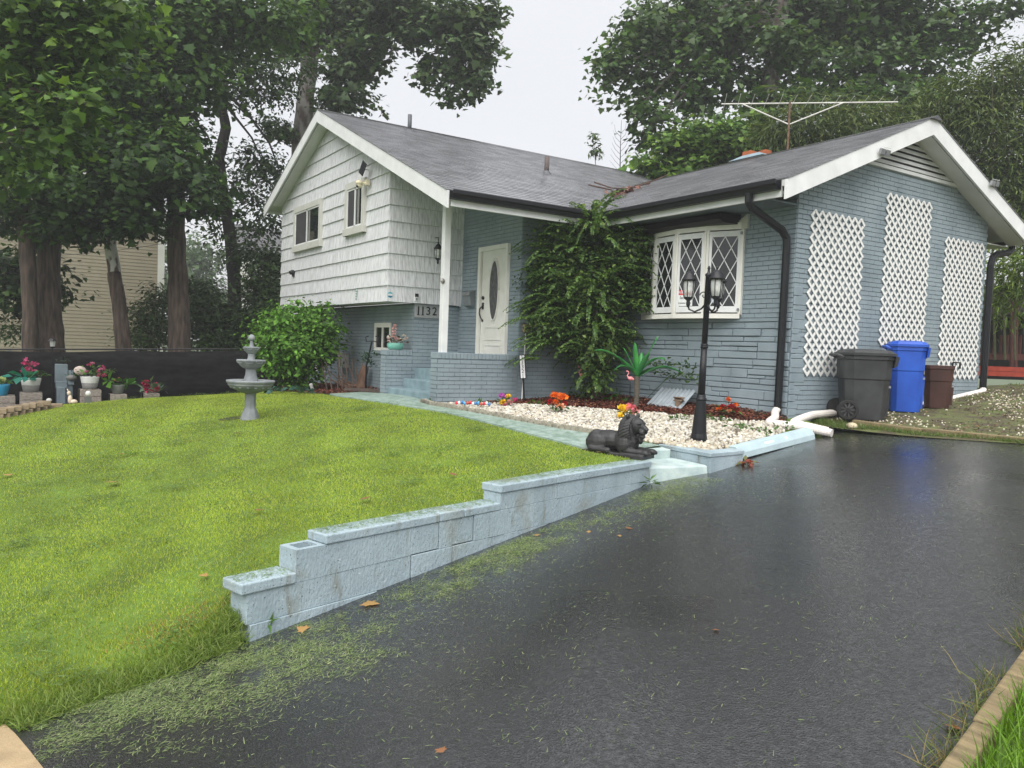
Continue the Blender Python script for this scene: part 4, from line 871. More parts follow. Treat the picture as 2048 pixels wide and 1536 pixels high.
# ---------------------------------------------------------------- bins and drain pipes
def binn(name, label, c, rz, W, Dp, H, mat, lidmat, wheel=True, lidh=.09):
    t = thing(name, label, 'trash bin', c); c = Vector(c); Rz = Matrix.Rotation(rz, 3, 'Z'); T = lambda x, y, z: c+Rz @ Vector((x, y, z))
    k = .80
    m = MB(); lv = [(0, k), (.03, k+.01), (.62*H, k+.12), (.64*H, k+.16), (H-.06, 1.), (H-.055, 1.05), (H, 1.05)]
    vs = []
    for z, s in lv:
        wx, wy = Dp/2*s, W/2*s; r = .06
        for j in range(16):
            a = 2*math.pi*j/16+math.pi/16; p = 5; cx, sy = math.cos(a), math.sin(a); q = (abs(cx)**p+abs(sy)**p)**(-1/p); vs.append(T(wx*cx*q, wy*sy*q, z))
    nl = len(lv); 
    m.add(vs, [(i*16+j, i*16+(j+1) % 16, (i+1)*16+(j+1) % 16, (i+1)*16+j) for i in range(nl-1) for j in range(16)]+[tuple(range(15, -1, -1)), tuple((nl-1)*16+j for j in range(16))])
    bev(m.build('body', mat, t), .004, 1)
    vs = []; lv2 = [(H+.002, 1.12), (H+.035, 1.12), (H+.04, 1.06), (H+lidh*.8, .95), (H+lidh, .6)]
    for z, s in lv2:
        wx, wy = Dp/2*s, W/2*s
        for j in range(16):
            a = 2*math.pi*j/16+math.pi/16; p = 5; cx, sy = math.cos(a), math.sin(a); q = (abs(cx)**p+abs(sy)**p)**(-1/p); vs.append(T(wx*cx*q, wy*sy*q, z))
    m = MB().add(vs, [(i*16+j, i*16+(j+1) % 16, (i+1)*16+(j+1) % 16, (i+1)*16+j) for i in range(4) for j in range(16)]+[tuple(range(15, -1, -1)), tuple(64+j for j in range(16))])
    if lidmat: m.build('lid', lidmat, t)
    m = MB(); m.tube([T(-Dp/2*1.0, -W/2*.7, H-.03), T(-Dp/2*1.25, -W/2*.7, H+.0), T(-Dp/2*1.25, W/2*.7, H+.0), T(-Dp/2*1.0, W/2*.7, H-.03)], .02, 6); m.build('handle', lidmat or M_black, t)
    if lidmat:
        m = MB(); m.prism([T(Dp/2*1.04, -W/2*.9, H), T(Dp/2*1.16, -W/2*.9, H-.01), T(Dp/2*1.12, -W/2*.8, H-.13), T(Dp/2*.98, -W/2*.8, H-.16)], Rz @ Vector((0, W*.85, 0))); m.build('front_lip', mat, t)
    bx_ = MB(); bx_.bar(T(Dp/2*.99, -W*.16, H*.52), T(Dp/2*.99, W*.16, H*.52), .03, .03); bx_.build('lift_bar', M_steel, t)
    m = MB(); m.bar(T(Dp/2*.94, -W*.1, .05), T(Dp/2*1.0, -W*.1, H*.55), .02, .03); m.bar(T(Dp/2*.94, W*.1, .05), T(Dp/2*1.0, W*.1, H*.55), .02, .03); m.build('rib', mat, t)
    if wheel:
        for sgn in (-1, 1):
            q = T(-Dp/2*.80, sgn*(W/2*.83), .135); ax = Rz @ Vector((0, sgn, 0)); tl = ax.to_track_quat('Z', 'Y').to_matrix()
            wh = MB().lathe(q, [(.09, -.02), (.135, -.02), (.14, .0), (.14, .04), (.13, .05), (.10, .05), (.095, .03), (.03, .03), (.03, .06), (.0, .06)], 20, tilt=tl).build('wheel', pm('rubber', (.012, .012, .012), .7, .2, 20), t)
            m = MB()
            for k2 in range(9):
                a = 2*math.pi*k2/9; d = tl @ Vector((math.cos(a), math.sin(a), 0)); m.bar(q+d*.03+ax*.04, q+d*.1+ax*.035, .018, .014, ax)
            m.build('spoke', pm('wheel_grey', (.05, .05, .052), .5, .2, 9), wh)
    return t
M_bblk = pm('black_bin_plastic', (.028, .030, .031), .5, .35, 4, .15, 90, col2=(.045, .048, .05)); M_bblu = pm('blue_bin_plastic', (.018, .075, .42), .42, .12, 4, .1, 60, col2=(.02, .10, .50)); M_bbrn = pm('brown_bin_plastic', (.055, .022, .017), .5, .25, 4, .1, 60)
zf = lambda x, y: float(syz(x, y))
binn('black_bin', 'large black wheeled trash bin at the corner of the gable wall', (-6.54, 10.16, zf(-6.54, 10.16)), R(50), .56, .66, .89, M_bblk, M_bblk)
binn('blue_bin', 'blue wheeled recycling bin between the black and brown bins', (-6.5, 11.12, zf(-6.5, 11.12)), R(42), .44, .48, .94, M_bblu, M_bblu, False)
bl_ = bpy.data.objects['blue_bin']; q_ = Vector((-6.5, 11.12, zf(-6.5, 11.12)))+Matrix.Rotation(R(42), 3, 'Z') @ Vector((.243, -.02, .60)); MB().box(q_, (.006, .05, .10), R(42)).build('sticker', pm('worn_sticker', (.55, .5, .4), .6, .2, 30), bl_)
bb = binn('brown_bin', 'small brown bin with black handles beside the blue bin', (-6.42, 11.86, zf(-6.42, 11.86)), R(35), .40, .40, .64, M_bbrn, None, False)
c = Vector((-6.42, 11.86, zf(-6.42, 11.86)))
for s in (1,): MB().tube([c+Vector((.12, .16*s, .6)), c+Vector((.13, .16*s, .69)), c+Vector((.2, .22*s, .69)), c+Vector((.2, .22*s, .6))], .016, 6).build('grip', M_black, bb)
M_drain = pm('white_drain_pipe', (.66, .62, .58), .5, .1, 6)
def drain(label, pts_, r=.055):
    pth = []
    P_ = [Vector(p) for p in pts_]
    for i in range(len(P_)-1):
        L = (P_[i+1]-P_[i]).length; k = max(2, int(L/.018))
        for j in range(k): pth.append(P_[i]+(P_[i+1]-P_[i])*j/k)
    pth.append(P_[-1])
    for _ in range(14): pth = [pth[0]]+[(pth[i-1]+pth[i]*2+pth[i+1])/4 for i in range(1, len(pth)-1)]+[pth[-1]]
    rad = [r*(1.0 if i % 2 else .93) for i in range(len(pth))]
    o = MB().tube(pth, rad, 12).build('drain_pipe', M_drain, smooth=False); return tag(o, label, 'pipe', 'white corrugated drain pipes')
def gpt(u, v, r=.055):
    p = onground(u, v, lambda x, y: (h(x, y) if y < 9.4 and x < -6.6 else zf(x, y) if y > 9.5 else max(float(dz(x, y)), h(x, y) if x < -6.6 else -9))+r); return p
drain('white corrugated drain pipe from the front downspout to the driveway', [(-7.13, 9.10, -.72), (-7.13, 9.02, -.77), (-7.05, 8.98, -.82), gpt(1535, 846), gpt(1575, 850), gpt(1620, 858), gpt(1664, 866)])
drain('white corrugated drain pipe bending out from behind the black bin', [(-6.93, 10.5, -.75), (-6.93, 10.1, -.77), (-6.93, 9.6, -.79), gpt(1600, 838)+V(-.05, .1, 0), gpt(1584, 846), gpt(1625, 855), gpt(1655, 862)])
drain('white corrugated drain pipe along the wall from the far downspout', [(-6.98, 14.36, -.42), (-6.93, 14.3, -.47), (-6.85, 14.1, -.46), (-6.85, 13.2, -.57), (-6.9, 12.3, -.68), (-6.93, 11.6, -.72)])

# ---------------------------------------------------------------- lamp post, lion, fountain
lx, ly = -6.80, 7.22; lz = h(lx, ly)-.01
lp = thing('lamp_post', 'black three-headed lamp post standing in the white stones', 'lamp post', (lx, ly, lz))
ln = V(.012, .006, 1.)                               # slight lean
def lpz(z): return V(lx, ly, lz)+ln*z
tl = Vector(ln).to_track_quat('Z', 'Y').to_matrix()
MB().lathe((lx, ly, lz), [(.10, 0), (.102, .06), (.095, .10), (.092, .105), (.062, .50), (.06, .52)], 16, tilt=tl).build('base', M_black, lp)
MB().lathe(lpz(.50), [(.05, 0), (.068, .02), (.07, .04), (.055, .055), (.055, .075), (.048, .09)], 16, tilt=tl).build('collar', M_black, lp, True)
MB().lathe(lpz(.57), [(.046, 0), (.037, .60)], 14, tilt=tl).build('lower_pole', M_black, lp, True)
MB().lathe(lpz(1.15), [(.037, 0), (.046, .015), (.046, .03), (.040, .04), (.046, .05), (.037, .065)], 14, tilt=tl).build('collar', M_black, lp, True)
MB().lathe(lpz(1.20), [(.036, 0), (.035, .83), (.04, .84), (.04, .86), (.02, .875), (.014, .91), (.02, .93), (.006, .96)], 14, tilt=tl).build('upper_pole', M_black, lp, True)
vdir = math.atan2(-ly, -lx)
for k, ph in enumerate((-96, 26, 143)):
    a = vdir+R(ph); d = V(math.cos(a), math.sin(a), 0); c = lpz(1.78)+d*.225
    MB().tube([lpz(1.72), lpz(1.64)+d*.06, lpz(1.60)+d*.14, lpz(1.63)+d*.21, lpz(1.70)+d*.225], .012, 6).build('arm', M_black, lp)
    m = MB()                                          # scroll ornament
    sp_ = [lpz(1.80)+d*(.04+.05*math.cos(t)*(1-t/9))+V(0, 0, .05*math.sin(t)*(1-t/9)) for t in np.linspace(0, 7, 16)]; m.tube(sp_, .007, 5); m.build('scroll', M_black, lp)
    lantern(lp, c+V(0, 0, -.015), 1.12)

def remesh(mb, name, mat, voxel, smooth=4):
    o = mb.build(name, mat); md = o.modifiers.new('r', 'REMESH'); md.mode = 'VOXEL'; md.voxel_size = voxel
    sm = o.modifiers.new('s', 'SMOOTH'); sm.iterations = smooth; sm.factor = .5
    dg = bpy.context.evaluated_depsgraph_get(); me = bpy.data.meshes.new_from_object(o.evaluated_get(dg)); o.modifiers.clear(); old = o.data; o.data = me; bpy.data.meshes.remove(old)
    me.materials.clear(); me.materials.append(mat); me.shade_smooth(); return o
M_lion = pm('black_cast_stone', (.012, .012, .013), .55, .35, 12, .5, 70, col2=(.035, .034, .036), spec=.5)
m = MB()
def cap(a, b, r0, r1, n=8): m.tube([a, (Vector(a)+Vector(b))/2, b], [r0, (r0+r1)/2, r1], 10); m.ball(a, r0, n); m.ball(b, r1, n)
m.box((0, 0, .022), (.74, .30, .05))
m.ball((-.10, 0, .16), (.25, .115, .115), 14); m.ball((.10, 0, .17), (.15, .125, .15), 14); m.ball((-.25, 0, .15), (.12, .13, .12), 12)
for s in (-1, 1):
    m.ball((-.22, s*.10, .13), (.13, .055, .11), 12)                      # haunch
    cap((-.26, s*.13, .07), (-.05, s*.135, .06), .042, .036)               # hind foot
    m.ball((.11, s*.10, .14), (.085, .05, .11), 10)                        # shoulder
    cap((.10, s*.095, .075), (.33, s*.085, .07), .042, .036); m.ball((.365, s*.085, .07), (.05, .045, .036), 10)   # foreleg and paw
    for k in range(3): m.ball((.405, s*.085+(k-1)*.026, .062), (.02, .014, .022), 6)
hd_ = Matrix.Rotation(R(-14), 3, 'Z')
def H(x, y, z): q = hd_ @ Vector((x-.15, y, 0)); return Vector((q[0]+.15, q[1], z))
m.ball(H(.12, 0, .29), (.115, .135, .165), 18); m.ball(H(.10, 0, .19), (.12, .125, .12), 14); m.ball(H(.14, 0, .38), (.09, .10, .085), 12)     # mane
for k in range(26):                                                        # locks combed back and down
    th = -2.6+5.2*k/25; cy_, cz_ = math.sin(th), math.cos(th); pr_ = []
    for f in (0., .35, .7, 1.):
        xx = .215-.15*f; rr_ = (.115, .142, .148, .12)[int(f*3+.3)]; pr_.append(H(xx, cy_*rr_*.93, .31+cz_*rr_*1.12-.085*f))
    m.tube(pr_, [.012, .017, .018, .008], 6)
for s in (-1, 1):
    m.ball(H(.17, s*.085, .445), (.022, .03, .032), 8)                     # ear
    m.ball(H(.285, s*.042, .375), (.03, .022, .016), 8)                    # brow
    m.ball(H(.32, s*.028, .288), (.035, .03, .03), 8)                      # whisker pad
m.ball(H(.24, 0, .345), (.085, .078, .09), 14); cap(H(.27, 0, .355), H(.345, 0, .325), .035, .03); m.ball(H(.365, 0, .318), (.022, .028, .02), 8)
m.ball(H(.305, 0, .238), (.042, .035, .028), 8); m.ball(H(.285, 0, .20), (.035, .04, .05), 8)
m.tube([(-.36, 0, .10), (-.37, .1, .07), (-.25, .16, .06), (-.1, .165, .055)], [.022, .02, .02, .026], 7)
lz_ = -1.158; lpos = Vector((-6.66, 5.80, lz_)); Lr = Matrix.Rotation(math.atan2(.275, .96)+R(6), 3, 'Z')
m.v = [tuple(lpos+Lr @ (Vector(p)*1.02)) for p in m.v]
lion = remesh(m, 'lion_statue', M_lion, .006, 1)
tag(lion, 'black reclining lion statue at the end of the retaining wall', 'statue')

# fountain
M_ftn = pm('grey_cast_stone', (.19, .21, .225), .75, .2, 7, .5, 60, col2=(.27, .29, .30))
fx = onground(500, 838); fz = fx[2]
ft = thing('fountain', 'grey three-tiered cast stone fountain standing on the lawn', 'fountain', (fx[0], fx[1], fz))
def fl_(name, prof, n=32, rot=0., smooth=True, lobes=0, amp=0.):
    m = MB().lathe((fx[0], fx[1], fz), prof, n, rot)
    o = m.build(name, M_ftn, ft, smooth); return o
bev(fl_('base', [(.14, -.06), (.14, .0), (.125, .06), (.09, .155), (.088, .165)], 8, R(22), False), .006)
bev(fl_('pedestal', [(.084, .165), (.08, .18), (.08, .36), (.088, .41)], 8, R(22), False), .005)
fl_('lower_basin', [(.09, .385), (.17, .41), (.26, .455), (.315, .50), (.325, .515), (.32, .525), (.335, .535), (.347, .555), (.345, .575), (.33, .578), (.32, .55), (.1, .53)], 40)
for k in range(16):
    a = 2*math.pi*k/16; d = V(math.cos(a), math.sin(a), 0); MB().ball(V(fx[0], fx[1], fz)+d*.272+V(0, 0, .475), (.03, .03, .018), 6).build('leaf_relief', M_ftn, ft, True)
fl_('middle_column', [(.11, .53), (.11, .57), (.098, .60), (.08, .66), (.076, .72), (.082, .76)], 20)
fl_('middle_bowl', [(.08, .745), (.12, .76), (.165, .80), (.185, .835), (.20, .85), (.207, .865), (.205, .88), (.19, .88), (.17, .855), (.05, .845)], 32)
for k in range(8):
    a = 2*math.pi*(k+.5)/8; d = V(math.cos(a), math.sin(a), 0); t_ = V(-d[1], d[0], 0); c = V(fx[0], fx[1], fz)+d*.198
    MB().tube([c-t_*.06+V(0, 0, .862), c-t_*.045+V(0, 0, .83)-d*.012, c+t_*.045+V(0, 0, .83)-d*.012, c+t_*.06+V(0, 0, .862)], .007, 5).build('petal_rim', M_ftn, ft)
fl_('upper_column', [(.065, .845), (.065, .875), (.052, .90), (.047, .95), (.05, .975)], 16)
fl_('upper_bowl', [(.048, .965), (.07, .985), (.10, 1.03), (.112, 1.05), (.118, 1.065), (.105, 1.07), (.09, 1.05), (.03, 1.05)], 28)
for k in range(6):
    a = 2*math.pi*(k+.5)/6; d = V(math.cos(a), math.sin(a), 0); t_ = V(-d[1], d[0], 0); c = V(fx[0], fx[1], fz)+d*.11
    MB().tube([c-t_*.045+V(0, 0, 1.058), c-t_*.03+V(0, 0, 1.03)-d*.01, c+t_*.03+V(0, 0, 1.03)-d*.01, c+t_*.045+V(0, 0, 1.058)], .006, 5).build('petal_rim', M_ftn, ft)
fl_('finial', [(.042, 1.045), (.035, 1.075), (.02, 1.13), (.024, 1.145), (.018, 1.155)], 12)
m = MB().ball(V(fx[0], fx[1], fz+1.20), .05, 14)
m.v = [tuple(V(fx[0], fx[1], fz+1.2)+(V(*p)-V(fx[0], fx[1], fz+1.2))*(1+.07*math.sin(i*2.4))) for i, p in enumerate(m.v)]; m.build('pine_cone_ball', M_ftn, ft, True)
pd_ = [(fx[0]-.27+.14*math.cos(t)*(1+.25*math.sin(3*t)), fx[1]-.2+.19*math.sin(t), h(fx[0]-.27+.14*math.cos(t), fx[1]-.2+.19*math.sin(t))+.006) for t in np.linspace(0, 6.2, 18)]
bs_ = MB().add(pd_, [tuple(range(18))]).build('bare_soil', pm('wet_soil', (.015, .014, .012), .35, .3, 20)); bs_['kind'] = 'structure'

# ---------------------------------------------------------------- flowers, pots and ornaments
M_petal = pmc('petal', .6, .25); M_leafc = pmc('leaf', .45, .3)
M_stem = pm('stem_green', (.04, .09, .02), .6, .3, 20)
def bloom(parent, c, r, col, n=26, name='flower'):
    c = V(*c); d = unit(n); d[:, 2] = np.abs(d[:, 2])*.9+.0; P = c+d*r*.35
    xa = d+rng.normal(0, .3, (n, 3)); nr = unit(n)+V(0, 0, .8)
    return scatter(name, M_petal, P, xa, nr, r*rng.uniform(.7, 1., n), LEAF4[0], LEAF4[1], palette(n, [col, tuple(np.array(col)*.75)], None, .15), parent)
def leaves(parent, c, spread, n, size, cols, name='foliage', up=.6, wid=.5, zsc=.7):
    c = V(*c); d = unit(n); d[:, 2] = np.abs(d[:, 2])*zsc; P = c+d*spread*rng.uniform(.2, 1, (n, 1)); nr = unit(n)*.6+V(0, 0, up); sz = size*rng.uniform(.6, 1.3, n)
    return scatter(name, M_leafc, P, d+rng.normal(0, .4, (n, 3)), nr, sz, LEAF4[0], LEAF4[1], palette(n, cols), parent, wid=sz*wid)
GRN = [(.05, .11, .02), (.07, .16, .03), (.03, .07, .015)]
def bouquet(label, u, v, items, fn=h, hgt=.2, leafn=40):
    p = onground(u, v, fn); t = thing('flower_bouquet', label, 'flowers', tuple(p), 'artificial flower bouquets in the stone bed')
    m = MB()
    for dx, dy, dzz, r, col in items: m.tube([p, p+V(dx*.5, dy*.5, dzz*.6), p+V(dx, dy, dzz)], .004, 5)
    m.build('stems', M_stem, t)
    for dx, dy, dzz, r, col in items: bloom(t, p+V(dx, dy, dzz), r, col)
    leaves(t, p+V(0, 0, hgt*.35), hgt*.8, leafn, .07, GRN); return t
def lat(x): return CR[0]*x, CR[1]*x
OR, RD, PK, LPK, YE, PU_, WH, MG = (.80, .16, .01), (.42, .012, .02), (.80, .22, .32), (.85, .42, .45), (.85, .55, .01), (.55, .12, .55), (.75, .72, .68), (.65, .05, .25)
def it(dx, dzz, r, col, dpt=0.): x, y = lat(dx); return (x-CF[0]*dpt, y-CF[1]*dpt, dzz, r, col)
bouquet('magenta, yellow and pink flower bouquet at the left end of the white stones', 1012, 815, [it(-.07, .17, .06, PU_), it(.03, .17, .05, YE), it(-.05, .08, .06, YE, .05), it(.05, .08, .06, LPK, .05), it(.13, .12, .05, MG), it(-.02, .04, .04, PK, .08)])
bouquet('orange and dark red flower bouquet in front of the big shrub', 1115, 828, [it(-.03, .26, .085, OR), it(.07, .24, .085, OR), it(-.11, .17, .06, RD), it(.03, .12, .065, (.85, .40, .25), .06), it(.1, .16, .05, RD), it(-.04, .18, .05, OR, .05)])
bouquet('yellow and pink flower bouquet just behind the lion statue', 1254, 840, [it(-.08, .13, .085, YE), it(-.03, .16, .07, YE), it(.05, .16, .09, PK), it(.11, .10, .07, LPK), it(-.1, .05, .05, YE, .05)])
bouquet('orange and red flower bouquet right of the lamp post', 1456, 832, [it(.0, .22, .05, OR), it(-.08, .12, .055, RD), it(.03, .13, .055, RD, .05), it(.1, .15, .05, OR), it(-.13, .09, .04, OR), it(.12, .09, .045, RD), it(.0, .07, .04, (.8, .35, .2), .07)])
# striped row of little coloured glass ornaments
p = at(946, 803, 12.05); p[2] = h(p[0], p[1])+.03; t = thing('ornament_string', 'row of little red, white and blue ornaments at the porch wall foot', 'ornaments', tuple(p))
for k in range(13):
    x, y = lat((k-6)*.042); MB().ball(p+V(x, y, .05+.008*(k % 3)), (.022, .022, .03), 8).build('ornament', pm('glaze', [(.6, .03, .06), (.7, .7, .66), (.05, .2, .5), (.1, .35, .6), (.5, .08, .04)][k % 5], .3, .1, 20), t, True)
x, y = lat(.27); MB().tube([p-V(x, y, -.05), p+V(x, y, .05)], .008, 5).build('wire', M_black, t)
# address stake
p = onground(1049, 806); t = thing('address_stake', 'tall black stake sign with vertical white house number panel', 'sign', tuple(p))
c = p+V(-.0, 0, .62); rx = V(CR[0]*.92+.2, CR[1]*.92, 0); rx /= np.linalg.norm(rx); nf = V(rx[1], -rx[0], 0)
tiltv = V(rx[0]*-.09, rx[1]*-.09, 1.); top_ = p+tiltv*.80; bot_ = p+tiltv*.40
MB().tube([p-V(0, 0, .05), p+tiltv*.42], .017, 6).build('stake', M_black, t)
MB().bar(bot_, top_, .105, .016, nf).build('frame', M_black, t); MB().bar(bot_+tiltv*.012+nf*.009, top_-tiltv*.012+nf*.009, .075, .003, nf).build('panel', pm('panel_white', (.75, .76, .78), .5, .03, 4), t)
for k, chh_ in enumerate('11321'):
    link('numeral', text_mesh('numeral', chh_, .092, M_ink, top_-tiltv*(.048+k*.076)+nf*.012, rx, tiltv, .001), t)
# flamingos
M_flam = pm('flamingo_pink', (.72, .25, .26), .5, .12, 12)
def flamingo(label, u, v, Dp, s=1., flip=1):
    b = at(u, v, Dp); t = thing('flamingo', label, 'flamingo', (b[0], b[1], h(b[0], b[1])), 'pink plastic flamingos'); rx = V(CR[0], CR[1], 0)*flip*-1
    m = MB(); m.ball(b, (.07*s, .07*s, .055*s), 10); m.ball(b-rx*.05*s+V(0, 0, -.01), (.06*s, .045*s, .035*s), 8)
    nk = [b+rx*.05*s+V(0, 0, .02*s), b+rx*.09*s+V(0, 0, .07*s), b+rx*.05*s+V(0, 0, .13*s), b+rx*.06*s+V(0, 0, .18*s), b+rx*.10*s+V(0, 0, .185*s)]
    m.tube(nk, [.025*s, .017*s, .014*s, .014*s, .02*s], 8); m.ball(nk[-1], .022*s, 8)
    own(remesh(m, 'body', M_flam, .006, 3), t)
    MB().tube([nk[-1]+rx*.01, nk[-1]+rx*.045*s-V(0, 0, .02*s), nk[-1]+rx*.05*s-V(0, 0, .04*s)], [.012*s, .01*s, .003], 6).build('beak', M_black, t)
    for k in (-1, 1): MB().tube([b+V(0, 0, -.04)+nf*.01*k, V(b[0], b[1], h(b[0], b[1])-.02)+rx*.02*k], .004, 5).build('leg', M_black, t)
flamingo('faded pink flamingo half hidden under the big shrub', 1166, 751, 13.3, .8); flamingo('bright pink flamingo beside the green plastic palm', 1261, 757, 12.1, .6)
# plastic palm
p = at(1272, 806, 12.35); p[2] = h(p[0], p[1]); t = thing('palm_plant', 'artificial palm with shiny green strap leaves by the stone wall', 'plant', tuple(p))
MB().tube([p-V(0, 0, .03), p+V(.01, 0, .18), p+V(0, 0, .36), p+V(.0, 0, .5)], [.05, .042, .04, .05], 10, rough=.12).build('trunk', pm('palm_trunk', (.10, .09, .07), .85, .4, 30, .5, 40, stretch=(1, 1, 4)), t)
M_palm = pm('palm_green', (.02, .21, .06), .3, .3, 6, .2, 30, col2=(.08, .34, .07)); top = p+V(0, 0, .48)
for dx, dzz, dp_, wd in ((-.70, .40, .15, .13), (.30, .66, 0, .12), (.70, .10, -.05, .18), (-.40, .10, .2, .12), (-.24, .46, .0, .11), (.14, .42, .25, .11), (.1, .4, -.2, .09), (-.08, .55, .1, .1), (.4, .3, .15, .11)):
    x, y = lat(dx); e = top+V(x-CF[0]*dp_, y-CF[1]*dp_, dzz); mid_ = (top+e)/2+V(0, 0, .24 if abs(dx) > .3 else .05); ss_ = []
    side = np.cross(e-top, (0, 0, 1.)); side = side/np.linalg.norm(side); vs = []
    for k in range(9):
        f = k/8; q = top*(1-f)**2+mid_*2*f*(1-f)+e*f*f; w_ = wd*math.sin(math.pi*min(1, .12+f*.88))**.7*.5; wob = .012*math.sin(9*f)
        vs += [q-side*w_+V(0, 0, .25*w_+wob), q-V(0, 0, .2*w_), q+side*w_+V(0, 0, .25*w_-wob)]
    m = MB().add(vs, [(i*3+j, i*3+j+1, i*3+4+j, i*3+3+j) for i in range(8) for j in range(2)]); o = m.build('frond', M_palm, t, True); sd_ = o.modifiers.new('s', 'SOLIDIFY'); sd_.thickness = .004
# corrugated window well cover and two tiny bird houses
p = onground(1352, 812); t = thing('well_cover', 'translucent grey corrugated panel leaning against the stone wall', 'panel', (p[0], p[1], h(p[0], p[1])))
m = MB(); vs = []; N = 40
yb, yt = 8.62, 9.10; xa_, xb_ = -9.38, -8.62
for k in range(N+1):
    f = k/N; wv_ = .014*math.sin(f*2*math.pi*9); x0_ = xa_+(xb_-xa_)*f
    vs += [(x0_+.12, yb, h(x0_, yb)+.03+wv_), (x0_-.05, yt, h(x0_, yt)+.24+wv_)]
m.add(vs, [(2*k, 2*k+2, 2*k+3, 2*k+1) for k in range(N)]); o = m.build('corrugated_sheet', pm('milky_plastic', (.30, .34, .37), .25, .2, 4, spec=.6), t); o.modifiers.new('s', 'SOLIDIFY').thickness = .004
def birdhouse(label, u, v):
    p = onground(u, v); t = thing('bird_house', label, 'bird house', tuple(p), 'tiny wooden bird houses in the mulch'); M_w = pm('old_wood', (.16, .11, .075), .85, .3, 20)
    MB().box(p+V(0, 0, .08), (.09, .09, .12), .5).build('box', M_w, t)
    for s in (-1, 1): MB().bar(p+V(-.08, -.03*0, .15), p+V(.08, 0, .15), .1, .012, (0, s*.6, .8)).build('roof_board', M_w, t)
    MB().tube([p-V(0, 0, .03), p+V(0, 0, .03)], .012, 5).build('post', M_w, t)
birdhouse('tiny wooden bird house left of the big shrub trunk', 1101, 793); birdhouse('tiny wooden bird house in front of the corrugated panel', 1357, 818)
# planter with pink flowers on the left porch pier
p = V(-13.31, 6.12, -.117); t = thing('flower_pot', 'mint green oval pot of pale pink flowers on the porch pier', 'flower pot', tuple(p))
MB().lathe(p, [(.10, 0), (.13, .015), (.15, .06), (.152, .10), (.14, .125), (.125, .10)], 18).build('pot', pm('mint_glaze', (.16, .42, .34), .45, .25, 9), t, True)
for k in range(9): bloom(t, p+V(rnd.uniform(-.12, .12), rnd.uniform(-.16, .22), rnd.uniform(.16, .26)), .045, [(.72, .6, .6), (.7, .4, .42), (.75, .7, .68)][k % 3], 16)
for k in range(4): bloom(t, p+V(0, -.03, .28+.05*k), .045, (.72, .42, .42), 14)
leaves(t, p+V(0, 0, .13), .2, 50, .07, [(.10, .07, .05), (.07, .06, .03), (.2, .12, .03)])
# stump, hook stand, edging log left of the porch
p = onground(722, 778); t = thing('tree_stump', 'splintered brown tree stump beside the porch steps', 'stump', tuple(p)); M_st = pm('stump_wood', (.13, .075, .05), .85, .4, 14, .6, 30, stretch=(1, 1, .3)); p = p+V(0, 0, -.05)
MB().tube([p, p+V(.02, 0, .25), p+V(.06, .05, .52)], [.14, .10, .07], 9, rough=.25).build('trunk', M_st, t)
for dx, dzz, r in ((-.45, .30, .03), (-.5, .5, .012), (-.3, .62, .012), (-.15, .68, .01), (.08, .6, .015), (-.5, .2, .03), (-.12, .5, .02), (.14, .45, .012), (-.62, .22, .03), (-.7, .42, .015), (.02, .66, .01)):
    x, y = lat(dx); MB().tube([p+V(0, 0, .12), p+V(x*.5, y*.5, dzz*.35), p+V(x, y, dzz)], [r*1.2, r, r*.35], 6, rough=.2).build('splinter', M_st, t)
lg = onground(738, 786); m = MB().tube([lg+V(-.5, -.28, .02), lg+V(0, 0, .03), lg+V(.5, .3, .03)], [.05, .055, .05], 8, rough=.1)
tag(m.build('edging_log', pm('wet_bark', (.05, .035, .028), .8, .4, 20, .6, 30)), 'dark edging log lying beside the porch steps', 'log')
p = at(732, 760, 15.2); p[2] = h(p[0], p[1]); t = thing('plant_hook', 'dark green garden hook stand wrapped with ivy against the lower wall', 'garden stake', tuple(p))
MB().tube([p, p+V(.0, 0, .5), p+V(.05, .08, .98)], .018, 6).build('pole', M_black, t); tp = p+V(.05, .08, .98)
for s in (-1, 1): x, y = lat(.11*s); MB().tube([tp, tp+V(x, y, -.01), tp+V(x*1.1, y*1.1, .08), tp+V(x*.6, y*.6, .1)], .012, 6).build('hook', M_black, t)
leaves(t, p+V(.02, .03, .5), .22, 70, .08, [(.02, .06, .03), (.03, .09, .03)], 'ivy', zsc=1.8)

# ---------------------------------------------------------------- fence and the planters in front of it
fx0 = -19.35
fn = thing('screen_fence', 'low black privacy screen fence along the left property line', 'fence', (fx0, 2.5, -1.6))
M_scr = pm('black_screen', (.004, .004, .005), .9, .5, 3, .5, 25, spec=.15, col2=(.016, .016, .017), stretch=(1, 1, 3))
ysf = np.linspace(-3.5, 9.5, 66); rows = []
for y in ysf:
    zt = -.43+.05*(y-.6)*.62; zb = h(fx0, y)-.05
    rows.append([(fx0+.03*math.sin(y*3.1+f*2)+.02*math.sin(9*y+f)*f, y, zb+(zt-.03*abs(math.sin(y*1.35))-zb)*f) for f in (0, .33, .66, 1)])
o = gridmesh('screen', rows, M_scr); own(o, fn); o.modifiers.new('s', 'SOLIDIFY').thickness = .006
MB().tube([(fx0-.03, y, -.40+.031*(y-.6)) for y in ysf[::5]], .018, 6).build('top_rail', M_black, fn)
for y in (-2.2, .2, 2.6, 5.0, 7.4): MB().tube([(fx0-.05, y, h(fx0, y)-.1), (fx0-.05, y, -.38+.031*(y-.6))], .03, 8).build('post', M_steel, fn)
M_crate = pm('weathered_plank', (.24, .20, .17), .85, .35, 5, .5, 25, stretch=(1, 5, 10), col2=(.36, .32, .28))
def atg(u, v, D): p = at(u, v, D); p[2] = h(p[0], p[1]); return p
